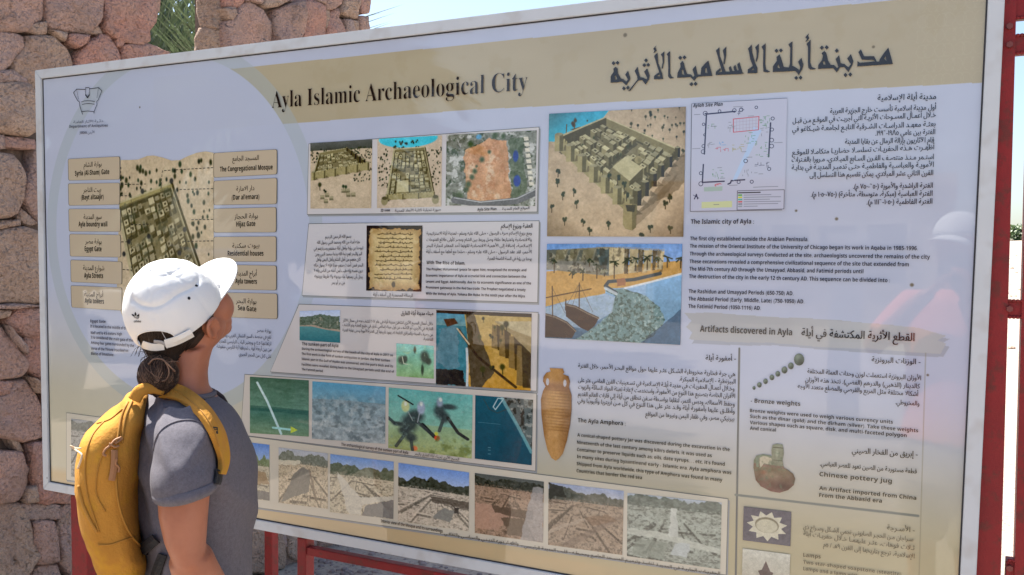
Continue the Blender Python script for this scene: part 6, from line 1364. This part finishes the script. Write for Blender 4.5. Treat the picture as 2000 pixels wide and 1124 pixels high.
seam([(154, 948), (163, 985), (176, 1015), (190, 1040)], .0026, yel_d, "pocket_seam", pack)
seam([(204, 824), (182, 850), (170, 885), (167, 930), (172, 970), (183, 1008), (194, 1040)], .0016, yel_d, "panel_seam", pack)
seam([(190, 828), (215, 820), (240, 800)], .0014, yel_d, "lid_seam", pack)
seam([(206, 1000), (188, 960), (196, 900), (222, 862)], .0012, yel_d, "pocket_seam", pack)
band_on(tree_p, [(222, 880), (221, 910), (217, 938)], 6.5, .003, .003, "zip_pull", leather, pack, 12)
mbk2 = MB()
for L in ([(236, 856), (222, 862), (214, 872), (205, 880), (202, 888), (207, 891)], [(222, 868), (232, 862), (238, 858)], [(226, 895), (224, 905), (229, 912), (228, 922)], [(212, 868), (222, 874), (230, 872)]):
    P, N = drape(tree_p, [tuple(v) for v in spline(L, 14)], .006)
    if len(P) > 2: mbk2.tube(P, .0022, 6)
mbk2.build("zip_cord", leather, pack, True)
mbk2 = MB(); mbk2.tube(spline([Wp(139, 872, -.10), Wp(146, 878, -.10), Wp(155, 884, -.12), Wp(160, 890, -.13), Wp(156, 905, -.13), Wp(152, 915, -.12)], 16), .0018, 6); mbk2.tube(spline([Wp(137, 871, -.10), Wp(148, 876, -.1), Wp(158, 876, -.12)], 8), .0015, 6); mbk2.build("zip_cord", mat("pale_cord", (.55, .42, .28), .7), pack, True)
# shoulder strap, drawn over the shirt
tree_b = bvh_of(tee, slv, bodyo)
band_on(tree_b, [(292, 771), (318, 764), (346, 770), (371, 788), (394, 812), (412, 842), (424, 872), (429, 900), (425, 926)], 12, .010, .004, "shoulder_strap", yel, pack, 40, widths=[17, 18, 15, 13, 12.5, 12, 11, 8, 5])
st = [o for o in pack.children if o.name.startswith("shoulder_strap")]
tree_s = bvh_of(*(st + [tee, slv]))
seam([(318, 760), (346, 765), (372, 783), (397, 808), (416, 840), (427, 872)], .0013, yel_d, "strap_seam", pack, tree_s, 30, .0006)
mbe = MB(); patch(tree_s, [(414, 834), (424, 835), (425, 848), (416, 847)], .0012); o = mbe.build("strap_badge", blackw, pack)
mbe = MB(); patch(tree_s, [(416.5, 837.5), (421, 838), (421, 839.5), (416.5, 839)], .002); patch(tree_s, [(418, 841), (422.5, 841.5), (422.5, 843), (418, 842.5)], .002); patch(tree_s, [(418, 841), (419.3, 841), (419.8, 846), (418.5, 846)], .002); mbe.build("badge_mark", yel, o)
band_on(tree_s, [(425, 922), (421, 938), (418, 952)], 6, .004, .003, "buckle", blackw, pack, 10)
# lower webbing running under the arm
tree_w = bvh_of(tee, pbody, bodyo, slv)
band_on(tree_w, [(279, 1077), (296, 1063), (313, 1047)], 11, .004, .006, "webbing", blackw, pack, 14)
band_on(tree_w, [(326, 1066), (318, 1090), (308, 1124), (302, 1150)], 9, .003, .003, "webbing", blackw, pack, 14)
# grab loop and upper load strap between pack and shoulder
MB().tube(spline([Wp(262, 782, -.09), Wp(274, 764, -.09), Wp(296, 758, -.08), Wp(318, 762, -.07)], 14), .007, 8, flat=1.6).build("haul_loop", yel, pack, True)

# ================================================================== PALMS, HEDGE, AND WHAT THE GLOSSY BOARD MIRRORS
def leaf_mat(name, col, var, tr=0.35):
    t = NT(name); tc = t.n("ShaderNodeNewGeometry"); nz = t.n("ShaderNodeTexNoise", Scale=2.5, Detail=3); t.l(tc.outputs["Position"], nz.inputs["Vector"])
    mx = t.n("ShaderNodeMix", data_type='RGBA'); mx.inputs[6].default_value = (*col, 1); mx.inputs[7].default_value = (*var, 1); t.l(nz.outputs[0], mx.inputs[0]); t.l(mx.outputs[2], t.b.inputs["Base Color"])
    t.b.inputs["Roughness"].default_value = .45
    tl = t.n("ShaderNodeBsdfTranslucent"); t.l(mx.outputs[2], tl.inputs[0]); ms = t.n("ShaderNodeMixShader"); ms.inputs[0].default_value = tr
    t.l(t.b.outputs[0], ms.inputs[1]); t.l(tl.outputs[0], ms.inputs[2]); t.l(ms.outputs[0], t.t.nodes["Material Output"].inputs[0]); return t.m
palm_l = leaf_mat("palm_leaf", (0.050, 0.082, 0.040), (0.10, 0.125, 0.065), .32)
palm_t = mat("palm_trunk", (0.20, 0.15, 0.10), 0.95, var=(0.12, 0.09, 0.065), scale=9, bump=0.8, bscale=22, stretch=(1, 1, .4))
bush_l = leaf_mat("bush_leaf", (0.07, 0.12, 0.045), (0.11, 0.16, 0.06), .3)
def frond_mesh(L, droop, seed, nl=60, wf=1.0):
    r = random.Random(seed); mb = MB(); rach = []
    for k in range(15):
        t = k / 14; rach.append(Vector((L * t * (1 - .18 * droop * t), 0, L * (.0 + .10 * t - droop * .62 * t * t))))
    mb.tube(rach, [.016 * (1 - .8 * k / 14) for k in range(15)], 5)
    for k in range(nl):
        t = .10 + .9 * k / nl; f = t * 14; i = min(13, int(f)); p = rach[i].lerp(rach[i + 1], f - i); d = (rach[i + 1] - rach[i]).normalized()
        for s in (-1, 1):
            ll = L * (.30 * math.sin(math.pi * min(1, t * .9 + .12)) + .05) * r.uniform(.8, 1.15)
            a = math.radians(r.uniform(34, 54) * (1.15 - .5 * t)); up_ = r.uniform(.10, .55)
            q = (d * math.cos(a) + Vector((0, s, 0)) * math.sin(a) + Vector((0, 0, up_ * .6))).normalized(); w = .0062 * wf * r.uniform(.8, 1.3)
            n_ = q.cross(Vector((0, 0, 1))).normalized() * w + Vector((0, 0, w * .5)); m = p + q * ll * .5; e = p + q * ll - Vector((0, 0, ll * .16))
            mb.add([p - n_ * .6, p + n_ * .6, m + n_, e, m - n_], [(0, 1, 2, 4), (4, 2, 3)])
    me = bpy.data.meshes.new("frond"); me.from_pydata([tuple(v) for v in mb.v], [], [tuple(f) for f in mb.f]); me.materials.append(palm_l); me.update(); return me
def palm(loc, h, L, n, label, seed, tr=.16, group=None, lo=-25, hi=80, wf=1.0):
    r = random.Random(seed); root = tag(empty("palm_tree", loc), label, "palm tree", group)
    top = Vector(loc) + Vector((.1 * h * .2, 0, h))
    pts = [Vector(loc) + (top - Vector(loc)) * (k / 8) + Vector((.04 * math.sin(k), .03 * math.cos(k * 2), 0)) for k in range(9)]
    if h > .3: MB().tube(pts, [tr * (1.15 - .2 * k / 8) * (1 + .06 * (k % 2)) for k in range(9)], 12).build("trunk", palm_t, root, True)
    meshes = [frond_mesh(L * f, dr, seed * 7 + k, wf=wf) for k, (f, dr) in enumerate(((1, .35), (.92, .6), (1.05, .2), (.85, .8)))]
    for i in range(n):
        o = bpy.data.objects.new("frond", meshes[i % 4]); COL.objects.link(o); o.parent = root
        o.location = top - Vector(loc); el_ = math.radians(lo + (hi - lo) * ((i * 7 % n) / n) ** .8 + r.uniform(-6, 6))
        o.rotation_euler = (r.uniform(-.35, .35), -el_, i * 2.39996 + r.uniform(-.2, .2)); s_ = r.uniform(.85, 1.1); o.scale = (s_, s_, s_)
    return root
def along(px, py, t): return CAM + ray(px, py) * t
q = along(352, 60, 6.6); palm((q.x, q.y, terrain(q.x, q.y)), 1.75, 2.7, 30, "dense young palm seen through the slit in the stone wall", 3, .20, lo=20, hi=88)
q = along(330, 20, 8.2); palm((q.x - .3, q.y, terrain(q.x, q.y)), 2.6, 2.3, 24, "taller palm standing further behind the slit in the wall", 5, .18, lo=0, hi=85)

def leafy(name, label, cat, loc, rx, ry, rz, seed, n=2600, leaf=.14, group=None, trunk=None):
    """crown of many small leaf faces in uneven clumps round a stem"""
    r = random.Random(seed); root = tag(empty(name, loc), label, cat, group); L = Vector(loc); mb = MB()
    cl = [(Vector((r.gauss(0, .42) * rx, r.gauss(0, .42) * ry, (r.random() * .95 + .08) * rz)), r.uniform(.18, .36)) for _ in range(26)]
    for i in range(n):
        c_, s_ = cl[r.randrange(len(cl))]; d = Vector((r.gauss(0, 1), r.gauss(0, 1), r.gauss(0, 1))).normalized() * s_ * r.uniform(.5, 1.0) ** .5
        p = L + Vector((c_.x + d.x * rx, c_.y + d.y * ry, max(.05, c_.z + d.z * rz))); a = Vector((r.gauss(0, 1), r.gauss(0, 1), r.gauss(0, .7))).normalized(); b = a.orthogonal().normalized(); w = leaf * r.uniform(.6, 1.3)
        mb.add([p - a * w * .5, p + b * w * .28, p + a * w * .5, p - b * w * .28], [(0, 1, 2, 3)])
    mb.build("foliage", bush_l, root)
    MB().tube([L + Vector((0, 0, -.1)), L + Vector((.05, 0, rz * .4)), L + Vector((0, .05, rz * .8))], [.12, .08, .03], 7).build("trunk", palm_t, root, True); return root
for i, (x, y, rx, rz) in enumerate(((3.0, 63, 2.6, 1.9), (6.4, 64, 2.6, 2.2), (0.0, 65, 2.4, 1.7), (9.8, 66, 2.6, 2.4))):
    leafy("bush", ("dark green bush low on the far sand bank", "taller green bush beside the low one on the far bank", "small green bush hidden behind the red gate post", "broad green bush at the far end of the bank")[i], "bush", (x, y, terrain(x, y) - .1), rx, 1.5, rz * .5, 40 + i, 1500, .26, "bushes on the far bank")

# ---- mirrored in the board: everything below stands behind the camera ------------------------------
def mirror(px, py, dist):
    """place that the board mirrors at this pixel, at a distance beyond the board"""
    r = ray(px, py); t = -CAM.y / r.y; b = CAM + r * t; d = Vector((r.x, -r.y, r.z)).normalized(); return b + d * dist
for i, (px, py, ds, L, h_add, sd) in enumerate(((520, 215, 6.0, 2.1, 0, 11), (120, 250, 8.5, 2.4, 0, 12), (700, 120, 13.0, 2.6, 0, 13), (300, 90, 11.0, 2.4, 0, 14))):
    q = mirror(px, py, ds); palm((q.x, q.y, 0), q.z, L, 46, ("palm behind the camera mirrored beside the English title", "palm behind the camera mirrored at the left frame edge", "distant palm mirrored above the English title", "palm mirrored in the top of the round disc")[i], sd, .17, "palms opposite the board", lo=-45, hi=75, wf=4.0)
bld_m = mat("pale_render", (0.52, 0.43, 0.33), 0.9, var=(0.46, 0.37, 0.28), scale=2, bump=.3, bscale=30); dark_m = mat("dark_opening", (0.03, 0.03, 0.035), 0.3); trim_m = mat("white_trim", (0.48, 0.42, 0.35), 0.7)
q0 = mirror(1500, 500, 22); q1 = mirror(1760, 500, 20)
x0, x1, yb = min(q0.x, q1.x) , max(q0.x, q1.x), min(q0.y, q1.y)
bd = tag(empty("building", ((x0 + x1) / 2, yb - 2, 0)), "low sand coloured building opposite the board", "building")
MB().box((x0 - 3, yb - 6, -.2), (x1 + 1, yb, 3.5)).box((x0 - 3.1, yb - 6.1, 3.5), (x1 + 1.1, yb + .12, 3.8)).build("wall", bld_m, bd)
nwin = 5
for k in range(nwin):
    xx_ = x0 - 2.4 + (x1 - x0 + 2.6) * (k + .5) / nwin
    f_ = MB().box((xx_ - .55, yb + .002, 1.1), (xx_ + .55, yb + .06, 1.18)).box((xx_ - .55, yb + .002, 2.6), (xx_ + .55, yb + .06, 2.68)).box((xx_ - .55, yb + .002, 1.18), (xx_ - .47, yb + .06, 2.6)).box((xx_ + .47, yb + .002, 1.18), (xx_ + .55, yb + .06, 2.6)).build("window", trim_m, bd)
    MB().box((xx_ - .47, yb + .003, 1.18), (xx_ + .47, yb + .02, 2.6)).build("pane", dark_m, f_)
q = mirror(1655, 560, 7.0); pl_ = tag(empty("pillar", (q.x, q.y, 0)), "square grey concrete pillar opposite the board", "pillar"); conc = mat("concrete", (.32, .31, .30), .9, var=(.26, .25, .25), bump=.3)
MB().box((q.x - .13, q.y - .13, 0), (q.x + .13, q.y + .13, 1.75), .01).build("shaft", conc, pl_); MB().box((q.x - .17, q.y - .17, 1.75), (q.x + .17, q.y + .17, 1.86), .01).build("cap_stone", conc, pl_)

# white car parked opposite
car_w = mat("white_car_paint", (0.78, 0.78, 0.78), 0.25, coat=1.0); car_g = mat("car_glass", (0.02, 0.025, 0.03), 0.05); tyre_m = mat("tyre_rubber", (0.02, 0.02, 0.02), 0.85); rim_m = mat("alloy_rim", (0.5, 0.5, 0.52), 0.3, metal=1.0); lamp_m = mat("lamp_lens", (0.7, 0.7, 0.72), 0.08); tail_m = mat("tail_lens", (0.4, 0.02, 0.02), 0.1)
q = mirror(400, 490, 11.5); CX, CY = q.x, q.y
car = tag(empty("parked_car", (CX, CY, 0)), "white parked car opposite the board, mirrored in the disc", "car")
def prof(pts, y0, y1, inset, nm, m_, par):
    rings = []
    for (yy, k) in ((y0, 1 - inset), (y0 + .10, 1), (y1 - .10, 1), (y1, 1 - inset)):
        cx_ = sum(p[0] for p in pts) / len(pts); cz_ = sum(p[1] for p in pts) / len(pts)
        rings.append([Vector((CX + cx_ + (p[0] - cx_) * k, CY + yy, cz_ + (p[1] - cz_) * k)) for p in pts])
    o = MB().loft(rings).build(nm, m_, par, False); bv = o.modifiers.new("b", 'BEVEL'); bv.width = .05; bv.segments = 3; o.data.polygons.foreach_set("use_smooth", [True] * len(o.data.polygons)); return o
body_ = prof([(-2.2, .35), (-2.25, .75), (-2.15, 1.02), (-1.0, 1.08), (1.0, 1.08), (2.0, .98), (2.25, .8), (2.25, .35), (1.75, .32), (1.6, .62), (1.3, .68), (1.0, .62), (.85, .32), (-.95, .32), (-1.1, .62), (-1.4, .68), (-1.7, .62), (-1.85, .32)], -.9, .9, .03, "body", car_w, car)
prof([(-2.0, 1.04), (-1.75, 1.62), (-1.2, 1.72), (.25, 1.70), (.6, 1.58), (1.25, 1.05)], -.80, .80, .06, "cabin", car_w, car)
for s_ in (-1, 1):
    for (a, b, c_, d_) in ((-1.75, -1.55, -.65, -.68), (-.58, -.56, .30, .98)):
        MB().add([(CX + a, CY + s_ * .835, 1.12), (CX + d_, CY + s_ * .835, 1.12), (CX + c_, CY + s_ * .80, 1.56), (CX + b, CY + s_ * .80, 1.56), (CX + a, CY + s_ * .80, 1.12), (CX + d_, CY + s_ * .80, 1.12), (CX + c_, CY + s_ * .77, 1.56), (CX + b, CY + s_ * .77, 1.56)], [(0, 1, 2, 3), (7, 6, 5, 4), (0, 4, 5, 1), (1, 5, 6, 2), (2, 6, 7, 3), (3, 7, 4, 0)]).build("window", car_g, car)
MB().add([(CX + 1.20, CY - .68, 1.12), (CX + 1.20, CY + .68, 1.12), (CX + .63, CY + .6, 1.57), (CX + .63, CY - .6, 1.57), (CX + 1.17, CY - .68, 1.10), (CX + 1.17, CY + .68, 1.10), (CX + .60, CY + .6, 1.55), (CX + .60, CY - .6, 1.55)], [(0, 1, 2, 3), (7, 6, 5, 4), (0, 4, 5, 1), (1, 5, 6, 2), (2, 6, 7, 3), (3, 7, 4, 0)]).build("windscreen", car_g, car)
for wx in (1.3, -1.4):
    for s_ in (-.80, .80):
        cyl = lambda r_, y0, y1: [[Vector((CX + wx + r_ * math.cos(t), CY + yy, .34 + r_ * math.sin(t))) for t in [2 * math.pi * k / 24 for k in range(24)]] for yy in (y0, y1)]
        w_ = MB().loft(cyl(.34, s_ - .11, s_ + .11)).build("wheel", tyre_m, car, False); MB().loft(cyl(.21, s_ - .115, s_ + .115)).build("rim", rim_m, w_, False)
for s_ in (-.65, .65): MB().box((CX + 2.17, CY + s_ - .16, .76), (CX + 2.26, CY + s_ + .16, .88), .02).build("headlight", lamp_m, car); MB().box((CX - 2.26, CY + s_ - .12, .78), (CX - 2.18, CY + s_ + .12, .98), .02).build("tail_light", tail_m, car)

# photographer, mirrored at the right of the board ------------------------------------------------------
coral = mat("coral_cotton", (0.72, 0.21, 0.13), 0.9, var=(0.66, 0.18, 0.11), scale=6, bump=.2, bscale=300); khaki = mat("khaki_shorts", (.30, .25, .18), .9)
VD = Vector((-.437, .897, 0)).normalized(); VS = Vector((.897, .437, 0)).normalized()
PO = Vector((CAM.x, CAM.y, 0)) - VD * .26 - VS * .07; PO.z = 0
ph = tag(empty("person", PO), "photographer in a coral shirt and white cap, mirrored in the board", "person")
HP = PO + VD * .02 + Vector((0, 0, 1.63))
mbp = MB(); e_ = lambda c, a, b, d: mbp.ell(c, VD * a, VS * b, UPV * d, 20, 14)
e_(HP + UPV * .02, .095, .077, .105); e_(HP + VD * .035 - UPV * .05, .058, .058, .068); e_(HP + VD * .06 - UPV * .095, .024, .026, .02); e_(HP + VD * .098 - UPV * .03, .016, .013, .022)
for s_ in (-1, 1): e_(HP + VS * s_ * .077 - UPV * .02, .018, .008, .028)
mbp.tube([HP - UPV * .06, HP - UPV * .16, HP - UPV * .24 - VD * .01], [.055, .055, .07], 16)
T = lambda z, a, b: [PO + UPV * z + VS * a * math.cos(t) + VD * b * math.sin(t) for t in [2 * math.pi * k / 24 for k in range(24)]]
mbp.loft([T(1.46, .07, .06), T(1.41, .17, .085), T(1.28, .185, .105), T(1.1, .165, .11), T(.98, .15, .10), T(.85, .165, .115), T(.78, .15, .10)])
for s_ in (-1, 1):
    sh = PO + UPV * 1.40 + VS * s_ * .17; el2 = PO + UPV * 1.24 + VS * s_ * .25 + VD * .14; wr2 = Vector((CAM.x, CAM.y, 1.46)) - VD * .06 + VS * s_ * .085
    mbp.tube([sh, sh.lerp(el2, .5), el2, el2.lerp(wr2, .4), wr2], [.052, .047, .040, .038, .027], 14)
    hd2 = (wr2 - el2).normalized(); mbp.ell(wr2 + hd2 * .045, hd2 * .05, VS * .018, hd2.cross(VS) * .038, 14, 8)
    for k in range(4): b0 = wr2 + hd2 * .06 + VD * (.028 - .018 * k); mbp.tube([b0, b0 + hd2 * .035 - VS * s_ * .006, b0 + hd2 * .05 - VS * s_ * .03], [.009, .0085, .0065], 8)
    mbp.tube([wr2 + hd2 * .01 - VD * .02, wr2 + hd2 * .045 - VD * .045 - VS * s_ * .01], [.011, .008], 8)
    hp = PO + UPV * .84 + VS * s_ * .09; mbp.tube([hp, PO + UPV * .48 + VS * s_ * .095 + VD * .01, PO + UPV * .30 + VS * s_ * .095 - VD * .015, PO + UPV * .08 + VS * s_ * .095 - VD * .02], [.088, .057, .052, .036], 14)
    mbp.tube([PO + UPV * .05 + VS * s_ * .095 - VD * .05, PO + UPV * .045 + VS * s_ * .1 + VD * .07, PO + UPV * .03 + VS * s_ * .105 + VD * .15], [.036, .034, .022], 10)
V, Fc = remesh(mbp, .008, 4, .5); meshobj("body", V, Fc, skin, ph, smooth=True)
mbp = MB(); mbp.loft([T(1.475, .085, .075), T(1.43, .185, .10), T(1.32, .20, .12), T(1.15, .185, .125), T(1.02, .185, .125), T(.90, .195, .135)])
for s_ in (-1, 1):
    sh = PO + UPV * 1.415 + VS * s_ * .165; el2 = PO + UPV * 1.24 + VS * s_ * .25 + VD * .14; mbp.tube([sh - VS * s_ * .04, sh, sh.lerp(el2, .4), sh.lerp(el2, .8)], [.055, .066, .066, .064], 16)
V, Fc = remesh(mbp, .010, 4, .5); meshobj("shirt", V, Fc, coral, ph, smooth=True)
mbp = MB().loft([T(.97, .178, .122), T(.86, .18, .125), T(.74, .19, .13)])
for s_ in (-1, 1): mbp.tube([PO + UPV * .80 + VS * s_ * .09, PO + UPV * .50 + VS * s_ * .098], [.10, .085], 16)
V, Fc = remesh(mbp, .012, 4, .5); meshobj("shorts", V, Fc, khaki, ph, smooth=True)
for s_ in (-1, 1): MB().tube([PO + VS * s_ * .095 - VD * .07 + UPV * .045, PO + VS * s_ * .1 + VD * .05 + UPV * .045, PO + VS * s_ * .105 + VD * .18 + UPV * .03], [.042, .044, .028], 14, flat=1.0).build("shoe", shoe_m, ph, True)
mbp = MB(); rg = []
for j in range(9):
    th = math.radians(-2) + (math.pi / 2 - .02) * j / 8.2; rg.append([HP + UPV * (.045 + .088 * math.sin(th)) + VD * .102 * math.cos(th) * math.cos(t) + VS * .087 * math.cos(th) * math.sin(t) for t in [2 * math.pi * k / 32 for k in range(32)]])
mbp.loft(rg); mbp.build("cap", white_c, ph, True)
gv = []; gf = []
for j in range(5):
    for i in range(13):
        a = -1.1 + 2.2 * i / 12; L = .065 * (1 - (abs(a) / 1.1) ** 3) ** .5 if abs(a) < 1.1 else 0
        gv.append(HP + UPV * (.045 - .02 * abs(a) ** 2 - .004 * j) + VD * (.1 * math.cos(a) + L * j / 4) + VS * .087 * math.sin(a))
for j in range(4):
    for i in range(12): p = j * 13 + i; gf.append((p, p + 1, p + 14, p + 13))
cp = [o for o in ph.children if o.name.startswith("cap")][0]
br_ = meshobj("brim", gv, gf, white_c, cp, smooth=True); sm = br_.modifiers.new("s", 'SOLIDIFY'); sm.thickness = .003
# her camera: the lens ends just behind the point the picture is taken from
K0 = Vector((CAM.x, CAM.y, CAM.z)) - VD * .03
camb = tag(empty("camera", K0 - VD * .05), "black camera held up by the photographer", "camera")
bb = MB(); M3 = lambda a, b, c_: K0 - VD * a + VS * b + UPV * c_
def obox(x0, x1, y0, y1, z0, z1): 
    vs_ = [M3(x, y, z) for x in (x0, x1) for y in (y0, y1) for z in (z0, z1)]; bb.add(vs_, [(0, 1, 3, 2), (4, 6, 7, 5), (0, 4, 5, 1), (2, 3, 7, 6), (0, 2, 6, 4), (1, 5, 7, 3)])
obox(.055, .105, -.062, .062, -.045, .035); obox(.06, .10, -.025, .025, .0351, .058); obox(.04, .054, -.062, -.035, -.045, .03)
bb.build("camera_body", blackw, camb); MB().tube([M3(.0, 0, -.004), M3(.02, 0, -.004), M3(.054, 0, -.004)], [.030, .031, .033], 20).build("lens", blackw, camb, True)
